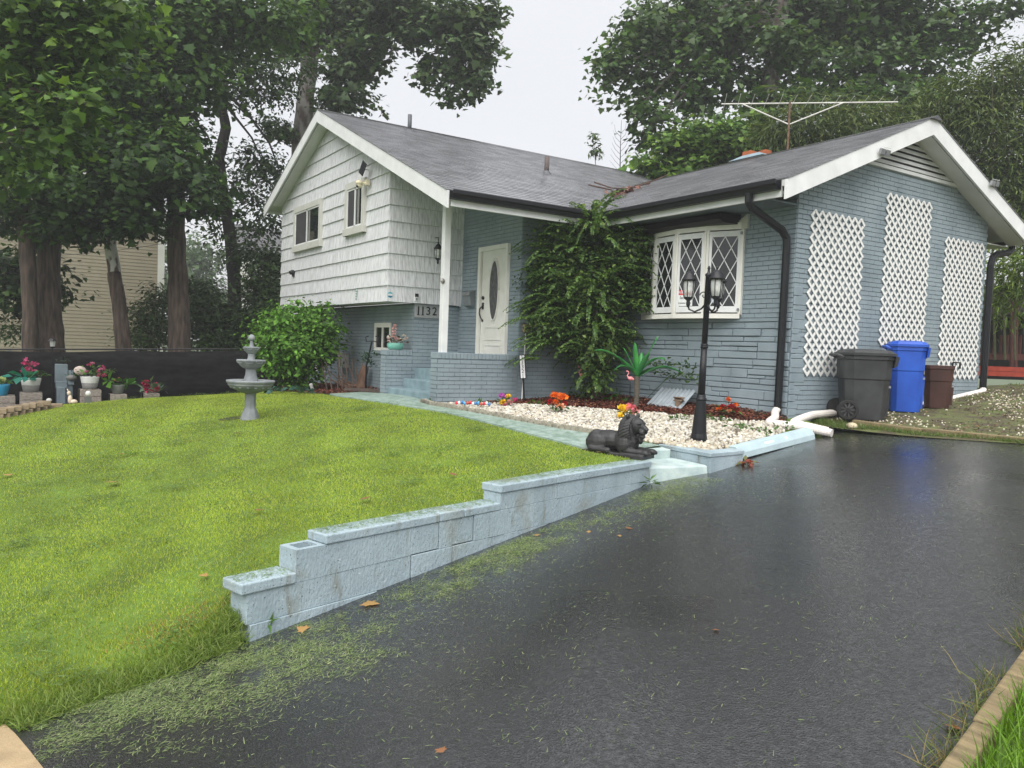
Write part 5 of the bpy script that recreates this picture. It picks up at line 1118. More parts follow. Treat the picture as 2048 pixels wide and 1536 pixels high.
def crate(label, u, v, w_, hh, nb=2, D=15.):
    p = atg(u, v, D); rx = V(0, 1, 0); t = thing('wooden_crate', label, 'crate', tuple(p), 'weathered wooden crates along the fence')
    for s in (0, 1):
        for k in range(nb):
            z0 = p[2]-.02+k*hh/nb; bev(bx(MB(), p[0]+(.0 if s else -w_), p[0]+(.02 if s else -w_+.02), p[1]-w_/2, p[1]+w_/2, z0+.004, z0+hh/nb-.004).build('plank', M_crate, t), .004)
            for q in (-1, 1): bx(MB(), p[0]-w_+.022, p[0]-.002, p[1]+q*(w_/2-.012)-.01, p[1]+q*(w_/2-.012)+.01, z0+.004, z0+hh/nb-.004).build('plank', M_crate, t)
    bx(MB(), p[0]-w_+.01, p[0]+.01, p[1]-w_/2+.01, p[1]+w_/2-.01, p[2]+hh-.035, p[2]+hh-.022).build('top', M_crate, t)
    return p+V(-w_/2, 0, hh-.02)
M_pot = pm('two_tone_pot', (.55, .55, .53), .55, .06, 5)
def pot(label, p, r, hh, col, lip=True, band=None):
    t = thing('flower_pot', label, 'flower pot', tuple(p), 'flower pots along the fence')
    MB().lathe(p, [(r*.68, 0), (r*.72, .01), (r, hh), (r*.97, hh+.01), (r*.9, hh-.03)], 20).build('pot', col, t, True)
    if band: MB().lathe(p, [(r*.69, .002), (r*.735, .011), (r*.87, hh*.52), (r*.86, hh*.52)], 20).build('lower_band', band, t, True)
    return t
M_pw = pm('pot_white', (.58, .58, .56), .5, .06, 5); M_pg = pm('pot_grey', (.16, .155, .15), .6, .1, 5); M_pb = pm('pot_blue', (.02, .22, .38), .25, .2, 5); M_pk_ = pm('pot_dark', (.12, .125, .115), .6, .1, 8)
c = crate('weathered wooden crate under the blue pot at the left edge', -2, 818, .52, .26, 2, 14.8)
t = pot('glossy blue pot with a pale green plant at the left picture edge', c+V(0, .0, 0), .19, .2, M_pb); bloom(t, c+V(0, .02, .27), .1, (.45, .5, .2), 30); leaves(t, c+V(0, 0, .22), .17, 40, .1, [(.06, .14, .03), (.2, .26, .1)])
c = crate('weathered wooden crate under the pot of tall pink orchids', 62, 812, .37, .28)
t = pot('white and grey pot of tall pink orchids with big teal leaves', c, .175, .26, M_pw, band=M_pg)
for k in range(14): bloom(t, c+V(rnd.uniform(-.06, .06), rnd.uniform(-.14, .08), rnd.uniform(.38, .62)), .06, [(.60, .06, .22), (.68, .12, .32)][k % 2], 16)
m = MB()
for k in range(5): m.tube([c+V(0, 0, .22), c+V(0, rnd.uniform(-.1, .05), .58)], .006, 5)
m.build('stem', M_stem, t); leaves(t, c+V(.06, -.1, .26), .26, 14, .24, [(.01, .16, .12), (.015, .2, .14)], 'teal_leaf', .5, .7, .35); leaves(t, c+V(0, .08, .3), .22, 30, .12, GRN)
c = crate('weathered wooden crate under the second white pot', 181, 806, .37, .27, 2, 15.3)
t = pot('white and grey pot of pink flowers with a pale round shell', c, .17, .24, M_pw, band=M_pg)
for k in range(12): bloom(t, c+V(rnd.uniform(-.05, .08), rnd.uniform(-.1, .26), rnd.uniform(.26, .5)), .045, [(.60, .06, .2), (.55, .15, .28)][k % 2], 14)
leaves(t, c+V(0, .03, .28), .28, 60, .1, GRN); MB().ball(c+V(-.02, -.17, .36), (.05, .11, .09), 12).build('shell', pm('shell_pink', (.5, .40, .36), .5, .15, 15), t, True)
leaves(t, c+V(0, -.28, .24), .16, 36, .05, [(.03, .08, .01)], 'fern'); leaves(t, c+V(0, .36, .32), .14, 36, .05, [(.05, .09, .01)], 'fern')
c = crate('low weathered wooden crate under the small dark grey pot', 237, 800, .30, .14, 1, 15.5)
t = pot('small dark grey pot with broad green leaves', c, .13, .17, M_pk_); leaves(t, c+V(0, .12, .18), .16, 12, .22, [(.04, .12, .015), (.05, .16, .02)], 'broad_leaf', .4, .6, .6); leaves(t, c+V(0, -.16, .24), .1, 8, .18, [(.08, .2, .02)], 'broad_leaf', .4, .7, .6); bloom(t, c+V(0, 0, .26), .07, (.35, .15, .05), 20)
c = crate('brown planter box of hot pink hydrangeas at the right end of the row', 303, 797, .30, .12, 2, 15.8)
t = thing('pink_hydrangea', 'hot pink flowers with grey green leaves growing from the last planter box', 'flowers', tuple(c))
for k in range(16): bloom(t, c+V(rnd.uniform(-.08, .08), rnd.uniform(-.12, .14), rnd.uniform(.02, .24)), .055, [(.55, .03, .12), (.45, .03, .1), (.3, .02, .06)][k % 3], 16)
leaves(t, c+V(0, 0, .02), .32, 34, .15, [(.06, .10, .06), (.10, .14, .09), (.04, .08, .05)])
# grey stacked water feature
p = atg(128, 806, 15.5); t = thing('water_feature', 'blue grey stacked block water feature between the pots', 'water feature', tuple(p)); M_wf = pm('slate_block', (.14, .18, .205), .6, .2, 6, .3, 30)
for y0, y1, z0, z1, x in ((-.13, .02, 0, .34, .1), (.03, .15, 0, .42, .0), (-.14, .05, .35, .45, .06), (-.15, .06, .46, .78, .02), (.06, .17, .43, .56, .05), (.06, .16, .58, .66, 0)): bev(bx(MB(), p[0]-.3+x, p[0]+x, p[1]+y0, p[1]+y1, p[2]+z0-.05, p[2]+z1).build('block', M_wf, t), .01)
MB().ball(p+V(.05, .12, .52), (.08, .1, .06), 8).build('bowl', M_pg, t, True); leaves(t, p+V(-.1, 0, .82), .14, 50, .05, [(.02, .04, .02)], 'moss')['kind'] = 'stuff'
# lamp stake by the fence, little figures
p = atg(104, 815, 16.0); t = thing('garden_light', 'thin black garden lantern on a tall stake before the tree trunk', 'garden light', tuple(p))
MB().tube([p, p+V(0, 0, 1.16)], .012, 6).build('stake', M_black, t); q0 = Vector(p+V(0, 0, 1.16))
MB().lathe(q0, [(.02, 0), (.05, .02), (.05, .03)], 6).build('base', M_black, t); MB().lathe(q0, [(.045, .03), (.06, .14)], 6).build('glass', M_lglass, t); MB().lathe(q0, [(.09, .14), (.05, .18), (.01, .2)], 6).build('roof', M_black, t)
p = atg(140, 808, 14.9); fg = MB().ball(p+V(0, 0, .09), (.05, .04, .09), 10).ball(p+V(0, -.02, .21), (.035, .035, .045), 8).ball(p+V(.02, .06, .05), (.05, .07, .045), 8); fg.tube([p+V(0, -.03, .24), p+V(0, -.05, .29)], .012, 5)
tag(fg.build('rabbit_figure', pm('cream_glaze', (.70, .56, .44), .4, .1, 10), smooth=True), 'small cream animal figurine at the foot of the water feature', 'figurine')
p = atg(176, 806, 14.75); t = thing('solar_stake_light', 'small dark stake light with white face before the second crate', 'garden light', tuple(p)); MB().box(p+V(0, 0, .06), (.06, .12, .14)).build('body', M_pk_, t); MB().ball(p+V(.02, 0, .19), (.03, .05, .05), 10).build('white_face', M_vinyl, t, True)
p = atg(98, 812, 14.8); tag(MB().ball(p+V(0, 0, .1), (.04, .05, .04), 8).tube([p-V(0, 0, .02), p+V(0, 0, .1)], .012, 6).build('mushroom_figure', pm('dirty_white', (.5, .5, .47), .6, .1, 10), smooth=True), 'little white mushroom ornament left of the water feature', 'figurine')
# tan garden bricks edging the fence bed
eb = thing('brick_edging', 'low stacked tan brick edging at the far left lawn border', 'edging', tuple(onground(60, 828))); M_tb = pm('tan_brick', (.26, .20, .13), .85, .25, 8, .4, 40)
for k in range(9):
    for row in (0, 1):
        u = -8+k*15+row*7; p = onground(u, 838-k*2.9); 
        if row == 1 and k > 6: continue
        bev(MB().box(p+V(-.12*row, 0, .03+.085*row), (.1, .205, .08), rnd.uniform(-.12, .12)-.15).build('brick', M_tb, eb), .006)

# ---------------------------------------------------------------- houses behind
M_vin = pm('tan_vinyl', (.265, .235, .17), .6, .06, 3); M_vin2 = pm('white_vinyl_siding', (.62, .62, .58), .6, .06, 3)
def siding_wall(parent, x0y0, x1y1, z0, z1, mat, out, topf=None, exp=.105):
    a = V(*x0y0); b = V(*x1y1); L = np.linalg.norm(b-a); d = (b-a)/L; n = V(*out); z = z0
    wallo = MB().prism([(*a, z0), (*b, z0), (*b, z1), (*a, z1)], (-n[0]*.1, -n[1]*.1, 0)).build('wall', mat, parent) if topf is None else MB().prism([(*a, z0), (*b, z0)]+[(*(a+d*s), topf(s)) for s in np.linspace(L, 0, 9)], (-n[0]*.1, -n[1]*.1, 0)).build('wall', mat, parent)
    zt = z1 if topf is None else max(topf(s) for s in np.linspace(0, L, 21))
    while z < zt-.02:
        lo, hi = 0., L
        if topf:
            ss = [s for s in np.linspace(0, L, 121) if topf(s) > z+exp]
            if not ss: break
            lo, hi = min(ss), max(ss)
        p, q = a+d*lo, a+d*hi
        P = [(*(p+n*.02), z), (*(q+n*.02), z), (*(q+n*.002), z), (*(p+n*.002), z)]; T_ = [(*(p+n*.006), z+exp+.008), (*(q+n*.006), z+exp+.008), (*(q+n*.001), z+exp+.008), (*(p+n*.001), z+exp+.008)]
        MB().hexa(P+T_).build('board', mat, wallo); z += exp
    return wallo
nb = thing('neighbour_house', 'tan vinyl sided neighbouring house behind the left trees', 'house', (-34, 4, -1.8))
NX = -31.0; cy = at(322, 560, 1.); cy = float(cy[1]/cy[0]*NX)
siding_wall(nb, (NX, -8.), (NX, cy-.12), -1.9, 5.0, M_vin, (1, 0), topf=lambda s: min(4.0+.55*(cy+8-s)*.9, 6.2), exp=.12)
bx(MB(), NX-.1, NX+.05, cy-.12, cy+.10, -1.9, 4.05).build('corner_board', M_vin2, nb)
siding_wall(nb, (NX-.1, cy+.1), (NX-6, cy+.1), -1.9, 3.9, M_vin2, (0, 1), exp=.12)
MB().prism([(NX+.3, cy+.55, 3.75), (NX+.3, cy+.5, 3.95), (NX+.3, cy-9, 9.1), (NX+.3, cy-9, 8.9)], (-8, 0, 0)).build('roof', pm('far_roof', (.06, .06, .065), .8, .2, 4), nb)
MB().prism([(NX+.34, cy+.6, 3.62), (NX+.34, cy+.55, 3.9), (NX+.34, cy-9, 9.0), (NX+.34, cy-9, 8.75)], (-.04, 0, 0)).build('rake_board', M_vin2, nb)
bx(MB(), NX-3, NX-.2, cy+.1, cy+.5, 3.6, 3.75).build('eave_soffit', M_vin2, nb)
hb_ = thing('far_house', 'pale far house glimpsed between the trees left of the shingle gable', 'house', (-44, 16, -1.5))
p0, p1 = at(480, 560, 44), at(562, 560, 46); siding_wall(hb_, (p0[0], p0[1]), (p1[0], p1[1]), -1.6, 4.6, M_vin2, (.9, -.3), exp=.18)
MB().prism([(*(p0[:2]+V(.3, -.5)), 4.6), (*(p1[:2]+V(.3, .2)), 4.6), (*(p1[:2]+V(-3, 1)), 6.6), (*(p0[:2]+V(-3, 0)), 6.6)], (0, 0, .12)).build('roof', pm('far_roof2', (.09, .09, .095), .8, .2, 4), hb_)
bx(MB(), p0[0]+1.0, p0[0]+1.02, p0[1]+1.2, p0[1]+2.0, 1.6, 2.8).build('window', M_glass, hb_)
# overhead wires
M_wire = pm('wire', (.03, .03, .03), .6, .1, 5)
def wire(name, label, a, b, sag, r=.009):
    a = V(*a); b = V(*b); tag(MB().tube([a+(b-a)*t-V(0, 0, sag*4*t*(1-t)) for t in np.linspace(0, 1, 20)], r, 5).build(name, M_wire), label, 'wire')
e0 = at(533, 396, 19.9)
wire('utility_wire', 'overhead wire running from the left eave across the big trunk', at(-150, 445, 27), e0, .35, .011); wire('utility_wire', 'thin wire crossing in front of the tan house wall', at(-60, 512, 23), at(420, 468, 26), .25, .008)
# red deck and swing in the back yard
rd = thing('red_deck', 'low red painted deck edge with railing in the back yard', 'deck', (-8, 20, 0)); M_red = pm('red_stain', (.34, .045, .025), .7, .2, 6); M_redd = pm('red_stain_shaded', (.075, .022, .016), .75, .25, 6)  # second red is the same stain dimmed, shade put into the colour
q = at(2020, 760, 18.5); gz = float(syz(q[0], q[1])); ax_ = V(CR[0], CR[1], 0)*1.
for k in range(2): b0_, b1_ = at(1950, 746-10*k, 18.5), at(2300, 758-10*k, 18.5); MB().bar(b0_, b1_, .05, .108).build('deck_board', M_red, rd)
for k in range(7): s = at(1975+k*13, 695, 20.5); MB().bar(V(s[0], s[1], s[2]-.2), V(s[0], s[1], s[2]+.32), .04, .05).build('baluster', M_redd, rd)
for uz, th_ in ((712, .16),): a_, b_ = at(1955, uz, 20.6), at(2090, uz+4, 20.4); MB().bar(a_, b_, .06, th_).build('rail', M_redd, rd)
for u in (2026, 2034): MB().tube([V(*at(u, 700, 20)[:2], gz), at(u, 560, 20)], .05, 8).build('post', M_redd, rd)
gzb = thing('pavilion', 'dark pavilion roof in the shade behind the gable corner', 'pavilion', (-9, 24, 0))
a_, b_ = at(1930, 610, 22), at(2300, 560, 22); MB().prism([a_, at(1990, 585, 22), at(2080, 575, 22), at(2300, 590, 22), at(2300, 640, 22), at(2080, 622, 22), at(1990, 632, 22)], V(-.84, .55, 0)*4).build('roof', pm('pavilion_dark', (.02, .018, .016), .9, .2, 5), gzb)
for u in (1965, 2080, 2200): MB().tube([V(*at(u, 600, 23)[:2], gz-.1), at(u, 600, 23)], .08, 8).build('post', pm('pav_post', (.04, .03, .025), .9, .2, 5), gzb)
w0, w1 = at(1940, 760, 26), at(2300, 760, 26); MB().prism([(*w0[:2], gz-.2), (*w1[:2], gz-.2), (*w1[:2], 2.6), (*w0[:2], 2.6)], V(-.4, .3, 0)).build('back_shade', pm('pav_shade', (.022, .02, .018), .9, .3, 5), gzb)  # added dark sheet standing in for the shade behind, covers the canes

# ---------------------------------------------------------------- trees and shrubs
M_tleaf = pmc('tree_leaf', .5, .3, .2)
M_bark = pm('brown_bark', (.03, .022, .017), .9, .35, 14, 1., 34, stretch=(1, 1, .14), col2=(.115, .082, .064), detail=9)
M_barkd = pm('dark_bark', (.028, .024, .022), .9, .35, 9, .9, 22, stretch=(1, 1, .25))
M_syc = pm('sycamore_bark', (.50, .50, .46), .75, .1, 5.5, .5, 18, stretch=(1, 1, .55), col2=(.09, .06, .045), thr=(.46, .54))
M_syc2 = pm('grey_sycamore_bark', (.26, .25, .23), .8, .1, 4.5, .5, 18, stretch=(1, 1, .4), col2=(.085, .065, .055), thr=(.40, .58))
def tpath(pts): return [at(u, v, D) for u, v, D, w_ in pts], [w_*D/FPX/2 for u, v, D, w_ in pts]
def trunk(parent, pts, mat, name='trunk'):
    P, r = tpath(pts); Q = []; rr_ = []
    P = [Vector(p) for p in P]
    for i in range(len(P)-1):
        for k in range(5): f = k/5; Q.append(P[i].lerp(P[i+1], f)+Vector((rnd.uniform(-1, 1), rnd.uniform(-1, 1), 0))*r[i]*.05); rr_.append(r[i]+(r[i+1]-r[i])*f)
    Q.append(P[-1]); rr_.append(r[-1])
    return MB().tube(Q, rr_, 14, rough=.05).build(name, mat, parent, True)
def limb(parent, a, b, r0, mat):
    a = Vector(a); b = Vector(b); m1 = a.lerp(b, .35)+Vector((rnd.uniform(-.3, .3), rnd.uniform(-.3, .3), .25)); m2 = a.lerp(b, .7)+Vector((rnd.uniform(-.25, .25), rnd.uniform(-.25, .25), .15))
    return MB().tube([a, m1, m2, b], [r0, r0*.75, r0*.5, r0*.2], 7, rough=.08).build('limb', mat, parent, True)
def crown(parent, clumps, n, size, tpl, cols, sub=.38, per=26, droop=.0, name='crown', mat=None, wts=None, wid=None, flat=.55, fill=1.0):
    C = np.array([at(u, v, D) for u, v, D, *_ in clumps]); A = np.array([(ru*D/FPX, rd, rv*D/FPX) for u, v, D, ru, rv, rd in clumps])
    pr = A[:, 0]*A[:, 2]*np.sqrt(A[:, 1]); pr /= pr.sum(); K = max(6, n//per); ci = rng.choice(len(C), K, p=pr)
    d = unit(K)*(rng.random((K, 1))**(1/2.4))
    sub_c = C[ci]+CR[None]*d[:, :1]*A[ci, 0:1]+V(CF[0], CF[1], 0)[None]*d[:, 1:2]*A[ci, 1:2]+V(0, 0, 1)[None]*d[:, 2:3]*A[ci, 2:3]
    tone = np.exp(rng.normal(0, .16, K)); si = rng.integers(0, K, n)
    off = rng.normal(size=(n, 3))*V(sub, sub, sub*flat); P = sub_c[si]+off
    outw = P-C[ci][si]; outw /= np.linalg.norm(outw, axis=1, keepdims=True)+1e-6
    nr = V(0, 0, .75)+outw*.45+rng.normal(0, .42, (n, 3)); xa = outw+rng.normal(0, .6, (n, 3))-V(0, 0, droop)
    sz = size*np.exp(rng.normal(-.05, .32, n)); col = palette(n, cols, wts, .25)*tone[si][:, None]
    return scatter(name, mat or M_tleaf, P-xa/np.linalg.norm(xa, axis=1, keepdims=True)*sz[:, None]*.5, xa, nr, sz, tpl[0], tpl[1], col, parent, wid=None if wid is None else sz*wid)
def tree(name, label, tr, mat, clumps, n, size, tpl, cols, nlimb=6, group=None, extra=(), **kw):
    base = at(*tr[0][:3]); t = thing(name, label, 'tree', (base[0], base[1], -1.7), group)
    for k, q in enumerate((tr,)+tuple(extra)):
        P = [(u, v, D, w_) for u, v, D, w_ in q]; trunk(t, P, mat)
    topp = at(*tr[-1][:3]); prev = at(*tr[max(0, len(tr)-2)][:3])
    for k in range(nlimb):
        c = clumps[k % len(clumps)]; s = prev+(topp-prev)*rnd.random(); limb(t, s, at(c[0]+rnd.uniform(-.5, .5)*c[3], c[1], c[2]), tr[-1][3]*tr[-1][2]/FPX*.28, mat)
    if n: crown(t, clumps, n, size, tpl, cols, **kw)
    return t
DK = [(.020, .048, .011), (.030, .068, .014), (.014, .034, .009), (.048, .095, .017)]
MD = [(.042, .092, .016), (.06, .125, .02), (.028, .065, .012), (.08, .15, .024)]
LT = [(.10, .18, .028), (.14, .23, .035), (.07, .13, .025)]
GY = [(.075, .115, .05), (.06, .10, .042), (.095, .14, .06)]
tree('maple_tree', 'dark leafy maple with a wide double trunk behind the black fence', [(100, 735, 20.5, 62), (98, 640, 20.5, 48), (96, 540, 20.5, 42), (104, 430, 20.5, 40), (110, 300, 20.5, 30)], M_bark,
     [(60, 330, 19.5, 80, 90, 2), (160, 400, 19, 90, 60, 1.8), (260, 400, 19, 80, 55, 1.8), (210, 290, 19.5, 90, 60, 2), (330, 330, 19, 80, 60, 1.7), (400, 390, 19.5, 50, 50, 1.4), (40, 430, 20, 60, 50, 1.8), (120, 200, 20, 110, 80, 2), (300, 210, 20, 90, 70, 2), (60, 90, 20, 90, 90, 2), (230, 90, 20.5, 110, 80, 2), (330, 60, 20.5, 80, 70, 2), (150, 455, 19.5, 70, 25, 1.2), (265, 455, 18.8, 50, 25, 1), (70, 560, 21.5, 60, 60, 1.2), (10, 560, 21, 40, 80, 1.2)],
     27000, .145, LOBED, DK+MD[:1], 9, None, sub=.32, extra=([(62, 735, 19.8, 34), (60, 620, 19.8, 28), (54, 500, 19.8, 30), (48, 400, 19.8, 26), (20, 280, 19.8, 20)],))
tree('broadleaf_tree', 'tree with bright green broad leaves overhanging the upper left corner', [(-330, 900, 13.5, 70), (-300, 500, 13.5, 60), (-240, 100, 13.5, 50)], M_bark,
     [(40, 60, 13, 70, 60, 1), (130, 20, 13, 70, 40, 1), (30, 200, 13, 60, 60, 1), (100, 250, 12.6, 60, 40, .9), (170, 210, 12.8, 40, 40, .8), (190, 60, 13, 40, 50, .9), (60, 130, 13.2, 60, 50, 1), (150, 120, 13.2, 40, 40, .8), (240, 20, 13.2, 50, 30, .8), (90, 290, 12.6, 45, 18, .7), (20, 330, 13, 30, 60, .8)], 4600, .125, LOBED, LT+MD+DK[3:], 5, sub=.26, per=12)
tree('leaning_sycamore', 'slender leaning sycamore with peeling white bark in front of the tan house', [(251, 730, 19.9, 30), (238, 610, 19.9, 26), (224, 510, 19.9, 23), (212, 430, 19.9, 21), (196, 330, 20, 17)], M_syc, [(200, 300, 20.3, 60, 60, 1.5), (180, 180, 20.3, 70, 80, 1.5)], 2500, .17, LOBED, DK, 3)
tree('tall_sycamore', 'tall straight brown trunk rising beside the tan house', [(359, 735, 20.4, 46), (357, 600, 20.4, 40), (353, 480, 20.4, 35), (352, 370, 20.4, 31), (351, 200, 20.6, 27), (347, 40, 20.8, 24), (345, -160, 21, 20)], M_bark,
     [(420, 60, 20.5, 70, 60, 1.6), (500, 50, 21, 70, 50, 1.6), (350, 150, 20, 60, 90, 1.4), (560, 30, 21, 70, 40, 1.5), (420, 160, 20.5, 60, 50, 1.4), (340, 280, 19.6, 50, 60, 1.2), (400, -20, 21, 120, 60, 2)], 7000, .145, LOBED, MD, 6)
t = bpy.data.objects['leaning_sycamore']; trunk(t, [(251.2, 731, 19.88, 31.5), (238.2, 612, 19.88, 27.5), (228, 545, 19.88, 25)], M_bark, 'lower_bark')
tree('crooked_tree', 'dark crooked tree leaning between the fence and the shingle gable', [(476, 735, 25, 27), (470, 600, 25, 26), (462, 480, 25, 24), (444, 370, 25, 21), (438, 315, 25, 22), (452, 255, 25, 20), (440, 200, 25, 18), (420, 120, 25, 14)], M_barkd,
     [(520, 150, 25, 70, 50, 1.6), (590, 130, 25, 50, 40, 1.4), (480, 90, 25.5, 80, 60, 1.8), (450, 170, 25, 60, 50, 1.5), (545, 195, 25, 50, 25, 1), (535, 255, 24.8, 45, 20, .9), (520, 330, 25, 50, 40, 1.2), (560, 350, 24.5, 35, 30, 1), (490, 390, 25, 45, 45, 1.3), (420, 330, 25, 45, 60, 1.4), (530, 430, 25, 45, 50, 1.3), (440, 430, 25, 40, 50, 1.2), (500, 510, 25, 55, 50, 1.4), (545, 560, 24.5, 35, 60, 1.2)], 10500, .15, LEAF4, DK[:3]+GY[:1], 8, sub=.24, droop=.5, wid=.5)
tree('roofside_sycamore', 'tall grey sycamore trunk rising behind the shingle gable with hanging branches', [(598, 420, 27, 40), (603, 290, 27, 38), (612, 190, 27, 35), (622, 90, 27, 33), (636, -40, 27, 28)], M_syc2,
     [(640, 40, 26.5, 60, 50, 1.6), (720, 40, 26.5, 70, 50, 1.6), (700, 130, 26, 50, 45, 1.3), (680, 200, 26, 55, 35, 1.2), (740, 100, 26, 45, 40, 1.2), (800, 20, 26, 70, 40, 1.5), (830, 60, 25.5, 35, 50, 1), (850, 140, 25.5, 22, 40, .7), (900, 40, 25.5, 70, 45, 1.3), (900, 120, 25.5, 28, 60, .8), (945, 90, 25.5, 45, 70, 1), (950, 160, 25.5, 28, 40, .8), (905, 190, 25.5, 18, 26, .6), (980, 20, 25.5, 25, 30, .8), (735, 212, 25.8, 25, 12, .5), (580, 60, 27, 50, 60, 1.4), (570, 270, 26.5, 14, 22, .5), (700, -40, 27, 150, 40, 2)], 17000, .165, LOBED, GY+MD[2:3]+DK[:1], 6, sub=.26, per=16)
# right side: big sycamore behind the house
tree('backyard_sycamore', 'large spreading sycamore tree behind the right roof', [(1528, 420, 25, 44), (1535, 200, 25, 36), (1548, 120, 25, 34), (1560, 40, 25, 32), (1570, -80, 25, 26)], M_syc2,
     [(1260, 110, 25, 55, 45, 1.3), (1225, 130, 24.5, 35, 25, 1), (1215, 175, 24.5, 20, 20, .6), (1300, 50, 25, 70, 45, 1.6), (1370, 100, 25, 80, 60, 1.8), (1400, 180, 25, 70, 50, 1.7), (1300, 170, 25, 50, 35, 1.2), (1310, 240, 24.5, 45, 30, 1.1), (1280, 215, 24.3, 40, 16, .8), (1300, 275, 24.5, 40, 22, .9), (1450, 60, 25, 80, 60, 2), (1500, 150, 25.5, 60, 60, 1.8), (1540, 30, 26, 80, 50, 2), (1640, 50, 26, 90, 60, 2), (1740, 60, 26, 90, 60, 2), (1830, 50, 26, 80, 55, 2), (1630, 140, 25, 70, 50, 1.6), (1740, 150, 25.5, 80, 60, 1.8), (1850, 140, 25.5, 70, 50, 1.6), (1930, 60, 25.5, 60, 45, 1.4), (1990, 20, 25, 50, 30, 1.2), (1400, 10, 25.5, 120, 40, 2), (1700, -10, 26, 200, 40, 2.4), (1565, 90, 23.5, 50, 40, 1), (1530, 210, 23.5, 40, 30, .8), (1590, 200, 23.5, 50, 40, 1), (1680, 200, 23.5, 70, 40, 1.2), (1790, 210, 23.5, 70, 45, 1.2), (1860, 210, 23.5, 50, 40, 1)], 27000, .16, LOBED, GY+MD[:3]+DK[1:2], 10, sub=.3, per=18)
tree('understory_tree', 'light green leafy young tree rising behind the roof valley', [(1400, 480, 21, 16), (1400, 380, 21, 13), (1395, 300, 21, 9)], M_bark,
     [(1350, 300, 21, 50, 30, 1), (1400, 270, 21, 60, 35, 1.1), (1450, 300, 21, 60, 35, 1.1), (1340, 345, 21, 50, 25, 1), (1420, 340, 21, 70, 25, 1.1), (1490, 260, 21.3, 50, 35, 1), (1540, 290, 21.5, 40, 30, 1), (1290, 335, 21, 25, 20, .7)], 6500, .13, LOBED, LT+MD, 4, sub=.22)
tree('yard_tree', 'leafy tree at the right end of the back yard', [(2330, 800, 27, 40), (2330, 400, 27, 32), (2340, 100, 27, 22)], M_bark, [(2200, 350, 27, 120, 100, 2), (2350, 250, 27, 140, 120, 2.2), (2480, 380, 27, 120, 110, 2), (2250, 150, 27, 120, 90, 2), (2400, 520, 27, 140, 80, 2), (2180, 520, 27, 90, 90, 1.6), (2550, 550, 27, 120, 90, 2)], 12000, .2, LEAF4, MD+GY, 6, sub=.4, wid=.6)
M_cane = pm('bamboo_cane', (.06, .065, .025), .5, .3, 5, stretch=(1, 1, 3))
def bamboo(label, canes, clumps, n, cols, size=.17):
    b = at(*canes[0][:3]); t = thing('bamboo_clump', label, 'bamboo', (b[0], b[1], -.8), 'bamboo behind the house')
    for k, (u, v, D, u2, v2) in enumerate(canes): MB().tube([at(u, v, D), at((u+u2)/2-4, (v+v2)/2, D), at(u2, v2, D)], [.025, .02, .008], 6).build('cane', M_cane, t)
    crown(t, clumps, n, size, LEAF4, cols, sub=.28, per=22, droop=1.1, wid=.16, flat=1.1, name='foliage'); return t
BM = [(.065, .10, .035), (.045, .075, .027), (.09, .125, .04), (.12, .155, .05)]
bamboo('bamboo thicket behind the antenna mast', [(1600+k*28, 420, 19, 1590+k*30, 190) for k in range(7)], [(1620, 260, 19, 60, 40, 1.1), (1700, 265, 19, 60, 40, 1.1), (1560, 270, 19.2, 50, 50, 1), (1640, 290, 18.8, 60, 30, 1), (1740, 265, 19.2, 50, 30, 1.0), (1780, 260, 18.8, 45, 30, 1.0)], 10000, BM)
bamboo('bamboo thicket rising above the gable peak', [(1790+k*24, 420, 18.5, 1780+k*26, 200) for k in range(7)], [(1880, 225, 18.5, 40, 40, 1.0), (1920, 210, 18.5, 50, 50, 1.1), (1950, 270, 18, 60, 60, 1.3), (1990, 200, 18.5, 45, 60, 1.1)], 9000, BM)
bamboo('tall bamboo thicket at the right picture edge', [(1990+k*20, 720, 17.5, 1985+k*22, 130) for k in range(7)], [(2010, 330, 17.5, 50, 60, 1.1), (1990, 400, 17.8, 40, 50, 1), (2050, 250, 17.5, 40, 60, 1.1), (2030, 160, 18, 50, 50, 1.2), (2040, 440, 17.5, 30, 50, 1), (2090, 350, 17.5, 50, 120, 1.4), (1950, 350, 18.5, 30, 40, .9)], 14000, BM)
bamboo('bright drooping bamboo spray beside the far downspout', [(2030, 640, 16, 2035, 470), (2060, 660, 16, 2050, 470)], [(2020, 545, 15.8, 26, 30, .5), (1998, 590, 15.8, 18, 30, .4), (2040, 580, 15.8, 22, 36, .5), (2060, 530, 16, 30, 40, .6)], 2600, [(.11, .17, .03), (.14, .21, .035), (.08, .13, .025)], .15)
# background mass
def shrub(name, label, u, v, D, clumps, n, size, tpl, cols, group=None, wid=None, stems=5, **kw):
    b = at(u, v, D); b[2] = min(b[2], h(b[0], b[1]) if b[0] > -24 else -1.5); t = thing(name, label, 'shrub', tuple(b), group)
    for k in range(stems):
        c = clumps[k % len(clumps)]; e = at(c[0]+rnd.uniform(-.6, .6)*c[3], c[1], c[2]); MB().tube([b+V(rnd.uniform(-.15, .15), rnd.uniform(-.15, .15), -.05), (b+e)/2+V(rnd.uniform(-.1, .1), rnd.uniform(-.1, .1), .05), e], [.025, .018, .006], 6).build('stem', M_bark, t)
    crown(t, clumps, n, size, tpl, cols, name='foliage', wid=wid, **kw); return t
shrub('shrub', 'feathery grey green shrub between the tan house and the straight trunk', 305, 720, 21.5, [(300, 640, 21.5, 45, 40, .8), (320, 600, 21.8, 30, 30, .7), (285, 680, 21.3, 40, 25, .7), (330, 670, 21.5, 25, 35, .6), (20, 660, 21, 30, 20, .5)], 5000, .12, LEAF4, GY+MD[:1], wid=.4, sub=.22)
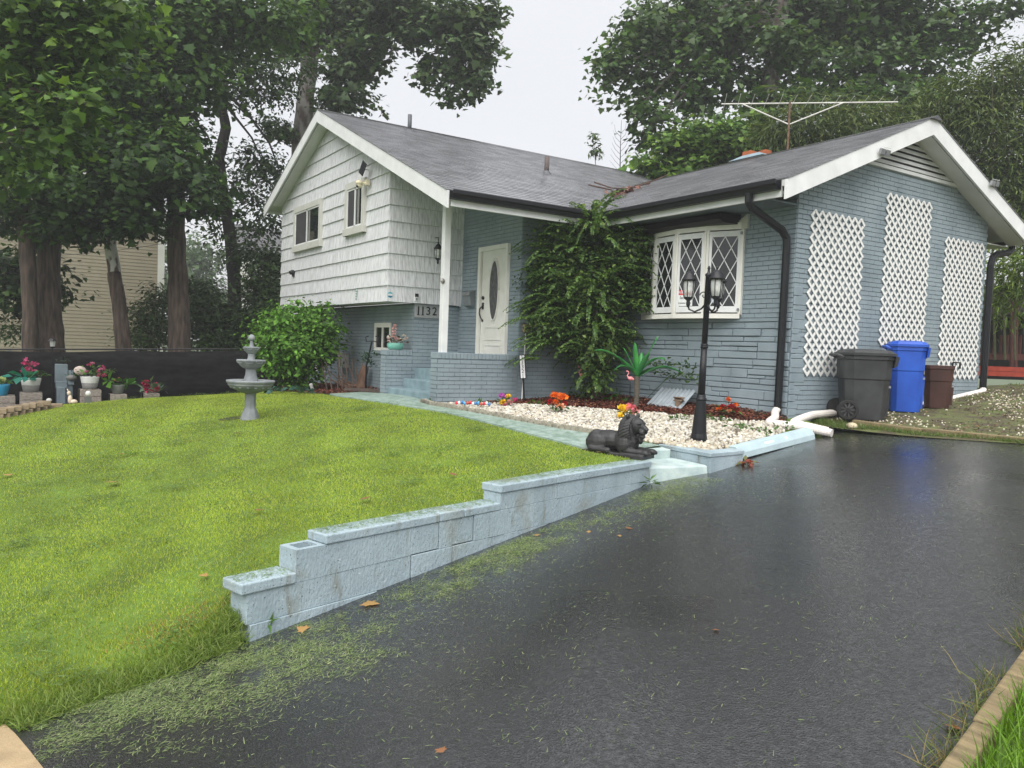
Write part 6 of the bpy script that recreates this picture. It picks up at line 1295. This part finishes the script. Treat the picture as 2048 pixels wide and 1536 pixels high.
shrub('shrub', 'dark shrub mass behind the fence right of the straight trunk', 430, 720, 23, [(410, 640, 23, 35, 45, .9), (450, 650, 23.3, 40, 40, .9), (400, 590, 24, 30, 40, .8), (430, 685, 22.5, 60, 20, .8)], 7000, .13, LEAF4, DK+GY[:1], wid=.5, sub=.24)
shrub('shrub', 'dark leafy hedge mass behind the fence beside the shingle wall', 520, 720, 24, [(520, 600, 24, 35, 60, 1), (545, 640, 23, 25, 50, .8), (500, 660, 23, 40, 35, .8), (540, 540, 24.5, 25, 40, .8)], 8000, .14, LEAF4, DK+GY[:1], wid=.5, sub=.26)
def fartree(label, u, v, D, clumps, n): 
    tree('far_tree', label, [(u, 760, D, 10), (u, v+40, D, 8), (u, v, D, 5)], M_barkd, clumps, n, .3, LEAF4, [(.07, .115, .05), (.09, .14, .06), (.055, .09, .045)], 3, 'pale trees far behind the fence', sub=.55, wid=.6)
fartree('pale distant tree left of the crooked trunk', 405, 560, 55, [(400, 520, 55, 30, 60, 3), (385, 600, 55, 25, 60, 3), (420, 600, 55, 35, 50, 3)], 4500)
fartree('pale distant tree right of the crooked trunk', 500, 560, 60, [(505, 530, 60, 35, 50, 3), (530, 600, 60, 35, 50, 3), (480, 610, 60, 30, 60, 3)], 4500)
fartree('pale distant tree behind the tan house', 350, 520, 58, [(345, 500, 58, 40, 40, 3), (320, 560, 58, 40, 60, 3), (370, 560, 58, 20, 60, 3)], 3500)
# saplings over the roof valley
b = at(1193, 350, 23); t = thing('sapling', 'thin wispy sapling with a few drooping leaves above the roof valley', 'tree', (b[0], b[1], -.8))
MB().tube([V(b[0], b[1], -.8), b, at(1188, 290, 23), at(1183, 262, 23)], [.02, .012, .008, .004], 5).build('stem', M_barkd, t); crown(t, [(1186, 275, 23, 7, 12, .12), (1192, 305, 23, 7, 14, .12)], 130, .15, LEAF4, GY, sub=.09, per=10, droop=1, wid=.35)
b = at(1240, 350, 23); t = thing('bare_sapling', 'thin bare sapling with upright twigs above the roof valley', 'tree', (b[0], b[1], -.8))
MB().tube([V(b[0], b[1], -.8), b, at(1241, 290, 23), at(1243, 240, 23)], [.03, .018, .01, .004], 5).build('stem', M_barkd, t)
for k in range(14): u0, v0 = 1241, 345-k*6; s = 1 if k % 2 else -1; MB().tube([at(u0, v0, 23), at(u0+s*10, v0-10, 23), at(u0+s*(22-k*.8), v0-24, 23)], [.006, .004, .002], 4).build('twig', M_barkd, t)

# front shrubs
shrub('green_bush', 'bright green rounded bush at the left front corner of the house', 598, 785, 16.3, [(590, 640, 16.3, 55, 32, .7), (630, 650, 16.2, 40, 40, .7), (560, 670, 16.3, 45, 40, .7), (600, 690, 16, 60, 40, .8), (540, 690, 16.2, 28, 35, .5), (640, 700, 16.2, 30, 35, .6), (570, 725, 16, 45, 30, .6), (620, 735, 16.2, 35, 25, .5), (600, 770, 16, 30, 16, .35), (600, 612, 16.3, 14, 14, .3), (648, 618, 16.2, 14, 12, .3), (535, 650, 16.3, 16, 14, .3), (668, 660, 16.2, 12, 20, .3), (512, 675, 16.2, 12, 16, .3), (565, 628, 16.4, 14, 12, .3)], 11500, .085, LEAF4, [(.07, .17, .02), (.10, .23, .03), (.05, .12, .016), (.13, .27, .035)], wid=.55, sub=.15, per=20, stems=9)
t = bpy.data.objects['green_bush']
for k in range(6):
    p = at(655+k*10, 785, 15.6); e = at(640+k*12+rnd.uniform(-12, 12), 725-rnd.uniform(0, 25), 15.7); MB().tube([V(p[0], p[1], h(p[0], p[1])-.03), (p+e)/2+V(.05, 0, 0), e], [.016, .013, .007], 6).build('stem', M_bark, t)
m = MB().tube([at(588, 800, 16.4), at(590, 760, 16.4), at(592, 715, 16.4)], [.28, .2, .14], 12, rough=.1); m.build('trunk', pm('ivy_bark', (.06, .035, .02), .9, .4, 12, .8, 20), t)
leaves(t, at(588, 772, 16.2), .3, 160, .09, [(.03, .08, .012), (.05, .12, .02)], 'ivy', zsc=1.2)
for k, (u, lb) in enumerate(((548, 'small teal leafy plant under the bush, left one'), (602, 'small teal leafy plant under the bush, right one'))):
    p = onground(u, 788); t2 = thing('ground_plant', lb, 'plant', tuple(p), 'teal plants under the bush'); leaves(t2, p+V(0, 0, .05), .18, 26, .16, [(.05, .12, .10), (.04, .10, .08)], 'foliage', .8, .6, .5)
p = onground(625, 782); tag(MB().tube([p+V(0, 0, .03), p+V(.03, -.05, .14)], [.03, .035], 8).build('white_cup', M_vinyl), 'small white plastic stub standing in the mulch by the bush', 'ornament')
# arching evergreen shrub in the corner: long sprays of paired leaves
ctr = at(1190, 800, 13.4); ctr[2] = h(ctr[0], ctr[1])
big = thing('arching_shrub', 'large arching evergreen shrub with leafy sprays in the house corner', 'shrub', tuple(ctr))
for k in range(9):
    x, y = lat(rnd.uniform(-.28, .28)); e = ctr+V(x*1.3-CF[0]*rnd.uniform(0, .3), y*1.3-CF[1]*rnd.uniform(0, .3), rnd.uniform(1.2, 2.2)); MB().tube([ctr+V(x*.4, y*.4, -.03), (ctr+e)/2+V(x*.2, y*.2, .1), e], [.04, .03, .012], 7, rough=.1).build('stem', pm('shrub_stem', (.10, .07, .05), .9, .3, 20), big)
P_, X_, N_, S_ = [], [], [], []; stems_ = MB()
def spray(s, d0, L, drop, step=.026, sz=.074):
    p = V(*s); d = V(*d0); d /= np.linalg.norm(d); n = int(L/step); pth = [p.copy()]
    for i in range(n):
        d = d+V(0, 0, -drop*step/L*1.0); d /= np.linalg.norm(d); p = p+d*step
        if i % 4 == 0: pth.append(p.copy())
        side = np.cross(d, (0, 0, 1.)); l_ = np.linalg.norm(side); side = side/l_ if l_ > .1 else V(1, 0, 0); upn = np.cross(side, d)
        for s_ in (-1, 1):
            P_.append(p); X_.append(side*s_*.9+d*.55-V(0, 0, .25)+rng.normal(0, .12, 3)); N_.append(upn+rng.normal(0, .25, 3)+side*s_*.3); S_.append(sz*rnd.uniform(.75, 1.15)*(1-.45*i/n))
    if len(pth) > 2: stems_.tube(pth, [.005]*len(pth), 4, cap=False)
shape = [(1170, 440, 34, .8), (1140, 465, 50, 1.0), (1225, 455, 45, .9), (1275, 470, 32, .7), (1105, 505, 40, .7), (1170, 530, 70, 1.1), (1240, 520, 50, .9), (1100, 570, 50, .9), (1180, 600, 80, 1.1), (1255, 590, 55, .9), (1125, 645, 50, .8), (1225, 660, 42, .7), (1175, 690, 45, .6), (1290, 530, 35, .6), (1300, 590, 30, .5), (1190, 740, 26, .3), (1200, 415, 14, .15), (1075, 600, 32, .5), (1085, 680, 24, .35), (1220, 560, 45, .8), (1150, 590, 55, .9)]
for u, v, ru, wgt in shape:
    for k in range(int(44*wgt)+3):
        a = rnd.uniform(0, 6.283); rr_ = math.sqrt(rnd.random()); D_ = 13.35+rnd.uniform(-.6, .35); uu = u+ru*rr_*math.cos(a); vv = v+ru*.65*rr_*math.sin(a); s = at(uu, vv, D_)
        out = at(uu, vv, D_)-V(ctr[0], ctr[1], s[2]); out[2] = 0; out = out/(np.linalg.norm(out)+.2)
        lt_ = V(CR[0], CR[1], 0)*((uu-1185)/90)-V(CF[0], CF[1], 0)*rnd.uniform(.1, .9)
        spray(s-lt_*.15, out*.4+lt_*.8+V(0, 0, rnd.uniform(.0, .55))+rng.normal(0, .15, 3), rnd.uniform(.28, .6), rnd.uniform(.3, 1.7))
for k in range(44):                              # long reaching sprays at the sides
    u, v, sx = rnd.choice([(1090, 480, -1), (1090, 545, -1), (1080, 600, -1), (1080, 640, -1), (1085, 680, -1), (1085, 720, -1), (1290, 520, 1), (1300, 570, 1), (1290, 600, 1), (1290, 460, 1), (1280, 480, 1), (1150, 440, -.6)])
    s = at(u+rnd.uniform(-8, 8), v+rnd.uniform(-10, 10), 13.1+rnd.uniform(-.3, .3)); spray(s, V(CR[0], CR[1], 0)*sx+V(0, 0, .25)-V(CF[0], CF[1], 0)*.15, rnd.uniform(.4, .7), 1.1)
P_, X_, N_, S_ = map(np.array, (P_, X_, N_, S_)); n = len(P_); o_ = rng.random(n)
scatter('foliage', M_leafc, P_, X_, N_, S_, LEAF4[0], LEAF4[1], palette(n, [(.075, .145, .03), (.105, .19, .04), (.045, .10, .024), (.18, .26, .055)], [.35, .3, .23, .12]), big, wid=S_*.62)
stems_.build('twigs', M_stem, big)
cl = [(1180, 500, 13.6, 70, 60, .35), (1180, 590, 13.6, 90, 60, .4), (1185, 670, 13.6, 60, 50, .3), (1250, 540, 13.5, 60, 50, .3), (1285, 540, 13.3, 30, 40, .2), (1100, 570, 13.4, 45, 60, .3)]
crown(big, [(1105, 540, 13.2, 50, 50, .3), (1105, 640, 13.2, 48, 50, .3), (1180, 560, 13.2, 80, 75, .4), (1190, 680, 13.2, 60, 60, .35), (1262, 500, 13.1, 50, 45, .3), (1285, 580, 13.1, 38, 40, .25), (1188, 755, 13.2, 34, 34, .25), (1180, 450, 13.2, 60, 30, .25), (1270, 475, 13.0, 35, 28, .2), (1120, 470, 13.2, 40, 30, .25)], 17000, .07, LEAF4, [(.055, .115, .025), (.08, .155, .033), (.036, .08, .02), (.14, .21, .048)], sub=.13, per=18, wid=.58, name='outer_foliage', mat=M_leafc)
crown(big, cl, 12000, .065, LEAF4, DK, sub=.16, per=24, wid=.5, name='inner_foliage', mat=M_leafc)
# vine on the wall behind the corrugated panel and small weeds
def weed(label, u, v, fn, r, n, size, cols, zs=.8, name='weed', wid=.5, dz_=.03, kind='plant', group='small weeds'):
    p = onground(u, v, fn); t = thing(name, label, kind, tuple(p), group); leaves(t, p+V(0, 0, dz_), r, n, size, cols, 'foliage', .5, wid, zs)
    MB().tube([p-V(0, 0, .03), p+V(0, 0, r*.6)], .006, 5).build('stem', M_stem, t)
vn = thing('wall_vine', 'loose green vine climbing above the corrugated panel', 'vine', (-9.1, 9.0, -.8))
for k in range(7): a0 = V(-9.6+k*.16, 9.0, -.62); leaves(vn, a0+V(0, .0, .22+rnd.uniform(-.05, .2)), .16, 26, .075, MD[:3], 'foliage', .5, .5, 1.)
MB().tube([(-9.7, 9.05, -.75), (-9.2, 9.05, -.35), (-8.7, 9.02, -.3), (-8.55, 8.95, -.12)], .006, 5).build('stem', M_stem, vn)
weed('white flowered plant at the foot of the big shrub', 1160, 800, h, .25, 60, .07, MD, 1.1); t = bpy.data.objects['weed']
for k in range(7): q = ORG[t.name]; bloom(t, V(q[0], q[1], q[2])+V(rnd.uniform(-.15, .15), rnd.uniform(-.15, .15), rnd.uniform(.15, .42)), .025, (.75, .75, .72), 10)
weed('broad leaved seedling between the big shrub and the palm', 1232, 806, h, .16, 12, .14, [(.05, .13, .02)], .9)
for u, v, lb in ((1408, 840, 'low green weed just right of the lamp base'), (1440, 845, 'low green weeds between lamp and red flowers'), (1480, 860, 'low weeds near the parking stop left end'), (1530, 868, 'low weeds near the parking stop middle'), (1565, 858, 'low weeds near the drain pipe outlet'), (1360, 842, 'small weed left of the lamp base'), (870, 808, 'green weeds at the left tip of the stone bed'), (960, 812, 'weeds below the coloured ornament row'), (1080, 812, 'weeds at the mulch line before the big shrub')):
    weed(lb, u, v, h, .17, 34, .06, [(.07, .16, .02), (.05, .12, .02)], .35)
weed('round clover leaves beside the black bin wheel', 1682, 822, lambda x, y: zf(x, y), .1, 12, .09, [(.12, .26, .03)], .9)
DFN = lambda x, y: float(dz(x, y))
for u, v, lb in ((1303, 975, 'small weed at the foot of the retaining wall end'), (1462, 930, 'small weed at the foot of the short block wall'), (535, 1268, 'small weed at the near end of the retaining wall')): weed(lb, u, v, DFN, .045, 16, .10, [(.06, .13, .025), (.09, .18, .035)], 1.3, wid=.16)
p = onground(1490, 930, DFN); t = thing('leaf_litter', 'small heap of red brown leaves under the parking stop end', 'leaf litter', tuple(p)); leaves(t, p+V(0, 0, .02), .14, 40, .08, [(.28, .06, .04), (.35, .14, .06), (.15, .16, .05)], 'dry_leaves', .8, .5, .3)

# ---------------------------------------------------------------- grass, clippings, fallen leaves
LAWN = [(-4.5, -4), (-4.70, .03), (-4.80, .45), (-4.86, .85), (-4.98, 1.2)]+[wallp(s, -.2) for s in (.0, 1., 2., 3., 4., 4.76)]+[(-6.75, 5.68), (-7.0, 5.54), (-8.0, 5.50), (-9.0, 5.48), (-10.1, 5.44), (-11.2, 5.28), (-12.2, 5.04), (-13.3, 5.0), (-14.2, 5.1), (-15, 4.96), (-16.2, 4.72), (-18, 4.5), (-18.2, 4.3), (-17.7, 3.2), (-17.15, 2.2), (-16.9, 1.2), (-16.7, .2), (-16.9, -4)]
def lawn_pts(poly, n, pw=1.15, dmin=3.):
    xs = [p[0] for p in poly]; yy = [p[1] for p in poly]; r = np.zeros((0, 2))
    while len(r) < n:
        k = n*3; q = np.stack([rng.uniform(min(xs), max(xs), k), rng.uniform(max(min(yy), -1.2), max(yy), k)], 1); D = np.hypot(q[:, 0], q[:, 1])
        q = q[(rng.random(k) < (dmin/np.maximum(D, dmin))**pw) & inpoly(q[:, 0], q[:, 1], poly)]; r = np.r_[r, q]
    return r[:n]
def vnoise(x, y, s, seed=0):
    r_ = np.random.default_rng(seed); t = np.zeros_like(x)
    for k in range(5): a = r_.uniform(0, 6.28); f = s*r_.uniform(.6, 1.9); t += np.sin((x*math.cos(a)+y*math.sin(a))*f+r_.uniform(0, 6.28))
    return t/5
M_grass = pmc('grass_blade', .5, .35, .3)
BL2 = ([(0, -.5, 0), (0, .5, 0), (.6, .36, .06), (.6, -.36, .06), (1, 0, -.03)], [(0, 1, 2), (0, 2, 3), (3, 2, 4)])
GB = np.array([(.345, .43, .055), (.285, .375, .042), (.41, .475, .09), (.20, .275, .035), (.46, .47, .17)])
q = lawn_pts(LAWN, 290000); n = len(q); D = np.hypot(q[:, 0], q[:, 1]); pat = vnoise(q[:, 0], q[:, 1], 1.6, 3)+.6*vnoise(q[:, 0], q[:, 1], 5, 4)
col = GB[rng.choice(5, n, p=[.32, .26, .2, .14, .08])]*(1+.2*rng.normal(size=(n, 1)))*(1+.15*pat[:, None]+.10*np.sin((q[:, 0]*.35+q[:, 1])*5.2)[:, None]); brown = np.exp(-(((q[:, 0]+5.15)/.16)**2+((q[:, 1]-.95)/.28)**2))*.55; bmk = rng.random(n) < brown
col[bmk] = np.array([(.40, .29, .10)])*(1+.2*rng.normal(size=(bmk.sum(), 1)))
lean = rng.normal(0, .55, (n, 2))+np.stack([.3*vnoise(q[:, 0], q[:, 1], 3, 8), .3*vnoise(q[:, 0], q[:, 1], 3, 9)], 1)
xa = np.c_[lean, np.ones(n)]; hgt = rng.uniform(.013, .032, n)*(1+.15*pat)*np.where(D < 5, 1.1, 1.)
edge = (q[:, 1] < 1.3) & (q[:, 0] > -5.3); hgt[edge] *= 1.3
nr = np.c_[rng.normal(size=(n, 2)), np.zeros(n)]+1e-3
stuff(scatter('grass', M_grass, np.c_[q, hz(q[:, 0], q[:, 1])-.004], xa, nr, hgt, BLADE[0], BLADE[1], np.clip(col, .01, 1), wid=.0032+.00062*D), 'short bright green mown lawn grass')
# heaps of cut grass lying on the lawn
hp = lawn_pts(LAWN, 120, .9); P_, X_, C_ = [], [], []
for x, y in hp:
    k = rnd.randrange(25, 90); L_h = rnd.uniform(.07, .22); a = rnd.uniform(.6, 1.6); u = V(math.cos(a), math.sin(a)); t1 = rng.normal(0, L_h, k); t2 = rng.normal(0, .045, k)
    px_, py_ = x+u[0]*t1-u[1]*t2, y+u[1]*t1+u[0]*t2; ok = inpoly(px_, py_, LAWN); px_, py_ = px_[ok], py_[ok]
    P_.append(np.c_[px_, py_, hz(px_, py_)+.035+.02*rng.random(len(px_))]); X_.append(np.c_[rng.normal(size=(len(px_), 2)), rng.normal(0, .25, len(px_))])
P_ = np.concatenate(P_); X_ = np.concatenate(X_); n = len(P_)
stuff(scatter('cut_grass', M_grass, P_, X_, np.c_[rng.normal(0, .4, (n, 2)), np.ones(n)], rng.uniform(.05, .10, n), BL2[0], BL2[1], palette(n, [(.11, .18, .055), (.16, .24, .08), (.08, .135, .035)]), wid=.005), 'loose tufts of darker cut grass')
# clover and broad weeds in the lawn
cq = lawn_pts(LAWN, 46, 1.0); P_ = []
for x, y in cq: k = rnd.randrange(20, 70); r_ = rnd.uniform(.06, .2); P_.append(np.c_[rng.normal(x, r_, k), rng.normal(y, r_, k)])
P_ = np.concatenate(P_); P_ = P_[inpoly(P_[:, 0], P_[:, 1], LAWN)]; n = len(P_)
stuff(scatter('clover', M_grass, np.c_[P_, hz(P_[:, 0], P_[:, 1])+rng.uniform(.015, .04, n)], unit(n), np.c_[rng.normal(0, .35, (n, 2)), np.ones(n)], rng.uniform(.015, .035, n), LEAF4[0], LEAF4[1], palette(n, [(.10, .19, .04), (.14, .24, .05), (.08, .15, .03)]), wid=rng.uniform(.012, .028, n)), 'clover and small weeds in the lawn')
# long grass at the lawn foot beside the drive and right-hand grass strip
def tufts(name, label, pos, hgt, wid, cols, lean=.6):
    n = len(pos); xa = np.c_[rng.normal(0, lean, (n, 2)), np.ones(n)]; nr = np.c_[rng.normal(size=(n, 2)), .4*np.ones(n)]
    return stuff(scatter(name, M_grass, pos, xa, nr, hgt, BL2[0], BL2[1], palette(n, cols), wid=wid), label)
k = 4200; s = rng.random(k); ex = np.interp(s*1.5-.25, [-.25, .05, .45, .85, 1.25], [-4.66, -4.70, -4.80, -4.86, -4.97]); ey = s*1.5-.25; px_ = ex-np.abs(rng.normal(0, .12, k))+.03; 
tufts('long_grass', 'longer ragged grass along the lawn foot', np.c_[px_, ey, np.maximum(hz(px_, ey), dz(px_, ey))-.005], rng.uniform(.03, .085, k), .005, [(.16, .25, .035), (.12, .19, .03), (.22, .28, .07)], .9)
k = 3000; s = rng.random(k); ey = .1+s*1.2; ex = np.interp(ey, EY, EX); f = rng.random(k); px_ = ex+.16*f; zz_ = hz(ex, ey)*(1-f)+(dz(ex, ey)-.0)*f
tufts('bank_grass', 'matted cut grass on the bank beside the wall end', np.c_[px_, ey, zz_+.01], rng.uniform(.04, .1, k), .005, [(.16, .24, .05), (.12, .19, .035), (.22, .28, .08)], 1.6)
k = 24000; yy = .8+8.6*rng.random(k)**1.5; px_ = timx(yy)+.13+rng.random(k)**1.4*1.6; tufts('strip_grass', 'tall bright green grass right of the timber edging', np.c_[px_, yy, dz(px_, yy)+.05], rng.uniform(.08, .19, k), rng.uniform(.004, .008, k), [(.12, .24, .02), (.16, .29, .03), (.09, .18, .015)], .35)
k = 900; yy = rng.uniform(2.2, 5.6, k); bunch = np.floor(yy*3.1); px_ = timx(yy)-.005-np.abs(rng.normal(0, .05, k)); ok = (np.sin(bunch*12.9898)*43758.5453 % 1) > .45; px_, yy = px_[ok], yy[ok]
tufts('edge_weeds', 'dry weeds and grass tufts along the timber edging', np.c_[px_, yy, dz(px_, yy)], rng.uniform(.06, .17, len(yy)), .004, [(.16, .20, .06), (.28, .22, .09), (.09, .14, .04)], 1.1)
k = 7000; px_ = rng.uniform(-7, -2.5, k); yy = 9.62+np.abs(rng.normal(0, .09, k))+.12*vnoise(px_, px_, 3, 2); ok = rng.random(k) < .65+.35*vnoise(px_, px_*0, 4, 5); px_, yy = px_[ok], yy[ok]
tufts('verge_grass', 'patchy grass along the far driveway edge', np.c_[px_, yy, syz(px_, yy)-.01], rng.uniform(.03, .10, len(yy)), .006, [(.10, .17, .03), (.15, .19, .06), (.07, .12, .025)], .9)
k = 15000; px_ = rng.uniform(-7, 0, k); yy = 10.2+rng.random(k)**.8*12; dn = vnoise(px_, yy, 1.8, 6)+(yy-14)*.25; ok = (rng.random(k) < .35+.5*dn) & ~((px_ < -5.6) & (yy < 12.6)); px_, yy = px_[ok], yy[ok]
tufts('yard_grass', 'thin patchy grass in the side yard', np.c_[px_, yy, syz(px_, yy)-.005], rng.uniform(.03, .07, len(yy)), .012, [(.09, .17, .03), (.12, .19, .045), (.07, .12, .03)], .8)
k = 6000; px_ = rng.uniform(-6.9, -1.5, k); yy = rng.uniform(9.8, 14.5, k); ok = vnoise(px_, yy, 2.5, 11)+.4*rng.normal(size=k) > .05; px_, yy = px_[ok], yy[ok]; n = len(yy)
stuff(scatter('yard_gravel', M_stone, np.c_[px_, yy, syz(px_, yy)+.005], unit(n), np.c_[rng.normal(0, .3, (n, 2)), np.ones(n)], rng.uniform(.012, .032, n), STONE[0], STONE[1], palette(n, [(.42, .38, .28), (.3, .26, .19), (.5, .47, .38)])), 'pale pebbles scattered over the side yard')
# clippings blown over the wet drive
k = 190000; s = rng.uniform(-1.6, 5.2, k); t_ = rng.exponential(.55, k); lx_ = np.where(s < 0, WN[0]-.03*s, WN[0]+WD[0]*s); ly_ = WN[1]+WD[1]*s
px_, py_ = lx_+WNM[0]*t_+.04, ly_+WNM[1]*t_
band = np.exp(-((t_-(.34+.05*np.sin(s*2)))/.26)**2); pat = vnoise(px_, py_, 4.5, 21)+.9*vnoise(px_, py_, 13, 22)+.6*vnoise(px_, py_, 31, 23)
prob = np.clip(.9*band*np.clip(1.25-.16*np.maximum(s, 0), .25, 1)*(.7+.6*pat)+.05+.22*np.exp(-t_/.8)*(s < .6), 0, 1)*np.clip(t_/.09, 0, 1)
near = np.where(s < .4, 1.5*np.exp(-((t_-.4)/.55)**2)*(.6+.7*pat), 0); ok = rng.random(k) < np.clip(np.maximum(prob, near), 0, 1)*np.clip(.55+.5*pat, .22, 1)*.75
px_, py_ = px_[ok], py_[ok]
k2 = 9000; x2 = rng.uniform(-6.4, -1.7, k2); y2 = rng.uniform(.6, 9.6, k2); ok2 = (vnoise(x2, y2, 1.4, 31)*.7+rng.random(k2) > .45) & (x2 > np.interp(y2, EY, EX)+.2) & (x2 < timx(y2)-.05)
px_ = np.r_[px_, x2[ok2]]; py_ = np.r_[py_, y2[ok2]]
k3 = 5000; x3 = rng.uniform(-6.4, -3.4, k3); y3 = rng.normal(9.3, .35, k3); ok3 = (y3 < 9.7) & (rng.random(k3) < .5+.5*vnoise(x3, y3, 3, 41)); px_ = np.r_[px_, x3[ok3]]; py_ = np.r_[py_, y3[ok3]]
ok = (py_ > .15) & (px_ > np.interp(py_, EY, EX)-.0) & (px_ < timx(py_)); px_, py_ = px_[ok], py_[ok]; n = len(px_)
ang = rng.normal(1.85, .75, n); xa = np.c_[np.cos(ang), np.sin(ang), rng.normal(0, .05, n)]
stuff(scatter('grass_clippings', M_grass, np.c_[px_, py_, dz(px_, py_)+.006*np.sin(px_*1.7)*np.sin(py_*1.1)+.005+.006*rng.random(n)], xa, np.c_[rng.normal(0, .18, (n, 2)), np.ones(n)], rng.uniform(.014, .046, n), BL2[0], BL2[1], palette(n, [(.19, .27, .09), (.25, .32, .14), (.12, .19, .055), (.33, .36, .19)], [.34, .3, .18, .18]), wid=rng.uniform(.0015, .0034, n)), 'pale green grass clippings strewn over the driveway')
# clippings on the wall caps and the path
P_ = []
for s0, s1, z in ((-.04, .34, -1.512), (.58, 2.33, -1.304), (2.35, 4.73, -1.157)):
    k = int(900*(s1-s0)); s = rng.uniform(s0, s1, k); t_ = -.2*rng.random(k)**.7; p = WN[None]+WD[None]*s[:, None]+WNM[None]*t_[:, None]; P_.append(np.c_[p, np.full(k, z+.003)])
k = 5200; f = rng.random(k); g_ = rng.random(k); a_ = np.array([lerp2(PL, x) for x in f]); b_ = np.array([lerp2(PU, x) for x in f]); p = a_+(b_-a_)*g_[:, None]; P_.append(np.c_[p, hz(p[:, 0], p[:, 1])+.027])
P_ = np.concatenate(P_); n = len(P_); ang = rng.uniform(0, 6.28, n)
stuff(scatter('wall_clippings', M_grass, P_, np.c_[np.cos(ang), np.sin(ang), np.zeros(n)], np.c_[rng.normal(0, .1, (n, 2)), np.ones(n)], rng.uniform(.02, .05, n), BL2[0], BL2[1], palette(n, [(.16, .25, .07), (.22, .31, .12), (.12, .19, .05)]), wid=.003), 'green clippings on the wall caps and path')
# fallen leaves, one by one
M_fall = pmc('fallen_leaf', .6, .15)
def fleaf(label, u, v, fn, size, col, up=.01):
    p = onground(u, v, fn)+V(0, 0, up); a = rnd.uniform(0, 6.28); o = scatter('fallen_leaf', M_fall, np.array([p]), np.array([[math.cos(a), math.sin(a), .05]]), np.array([[rnd.uniform(-.2, .2), rnd.uniform(-.2, .2), 1.]]), size, [(x, y, z+.12*y*y) for x, y, z in LOBED[0]], LOBED[1], np.array([col])); tag(o, label, 'leaf', 'fallen leaves')
OG = (.33, .20, .07); BRN = (.22, .10, .045)
fleaf('large tan leaf on the asphalt below the near part of the wall', 728, 1208, DFN, .125, OG)
for u, v, lb, s in ((540, 1262, 'orange leaf at the near wall corner', .07), (612, 1262, 'orange leaf between wall corner and clippings', .08), (1078, 1072, 'small orange leaf beside the wall middle', .06), (1175, 1064, 'small orange leaf right of the wall joint', .06), (1237, 1072, 'small tan leaf amid the far clippings', .07), (1262, 1058, 'small red leaf amid the far clippings', .06), (1431, 1263, 'tiny red leaf in the middle of the driveway', .035), (1920, 1460, 'curled brown leaf near the timber edging', .06), (880, 1500, 'brown leaf at the bottom of the clippings', .05)): fleaf(lb, u, v, DFN, s, BRN if 'red' in lb or 'brown' in lb else OG)
for u, v, lb, s in ((222, 972, 'tan leaf on the lawn left of centre', .14), (250, 915, 'small brown leaf on the upper left lawn', .09), (298, 857, 'tiny orange leaf below the planters', .08), (478, 873, 'small leaf on the lawn below the fountain', .09), (522, 1030, 'brown leaf near the lawn middle', .08), (730, 1005, 'dark brown leaf above the wall on the lawn', .09), (905, 955, 'reddish leaf on the lawn above the wall', .08), (405, 1165, 'tan leaf on the lawn near the wall end', .06), (10, 958, 'orange leaf at the left lawn edge', .1), (1192, 912, 'orange leaf beside the lion', .06)): fleaf(lb, u, v, h, s, OG if 'tan' in lb or 'orange' in lb else BRN, .045)

k = 9000; px_ = rng.uniform(-6.95, -1.5, k); yy = 9.75+rng.random(k)*5.5; ok = vnoise(px_, yy, 2.2, 51)+.5*rng.normal(size=k) > -.15; px_, yy = px_[ok], yy[ok]; n = len(yy)
stuff(scatter('yard_litter', M_chip, np.c_[px_, yy, syz(px_, yy)+.01], unit(n)*V(1, 1, .2), np.c_[rng.normal(0, .3, (n, 2)), np.ones(n)], rng.uniform(.02, .06, n), LEAF4[0], LEAF4[1], palette(n, [(.16, .10, .05), (.09, .06, .035), (.26, .20, .10), (.12, .14, .05)]), wid=rng.uniform(.012, .03, n)), 'leaf litter and bark bits over the side yard')
# ---------------------------------------------------------------- rainy air
hm = bpy.data.materials.new('rain_haze'); hm.use_nodes = True; hn = hm.node_tree; hn.nodes.clear()
pv = hn.nodes.new('ShaderNodeVolumePrincipled'); pv.inputs['Density'].default_value = .002; pv.inputs['Color'].default_value = (.93, .95, .97, 1); pv.inputs['Anisotropy'].default_value = .2
ho = hn.nodes.new('ShaderNodeOutputMaterial'); hn.links.new(pv.outputs[0], ho.inputs['Volume'])
hz_ = MB().box((-20, 10, 7.0), (220, 220, 21.2)).build('haze', hm); hz_['kind'] = 'stuff'
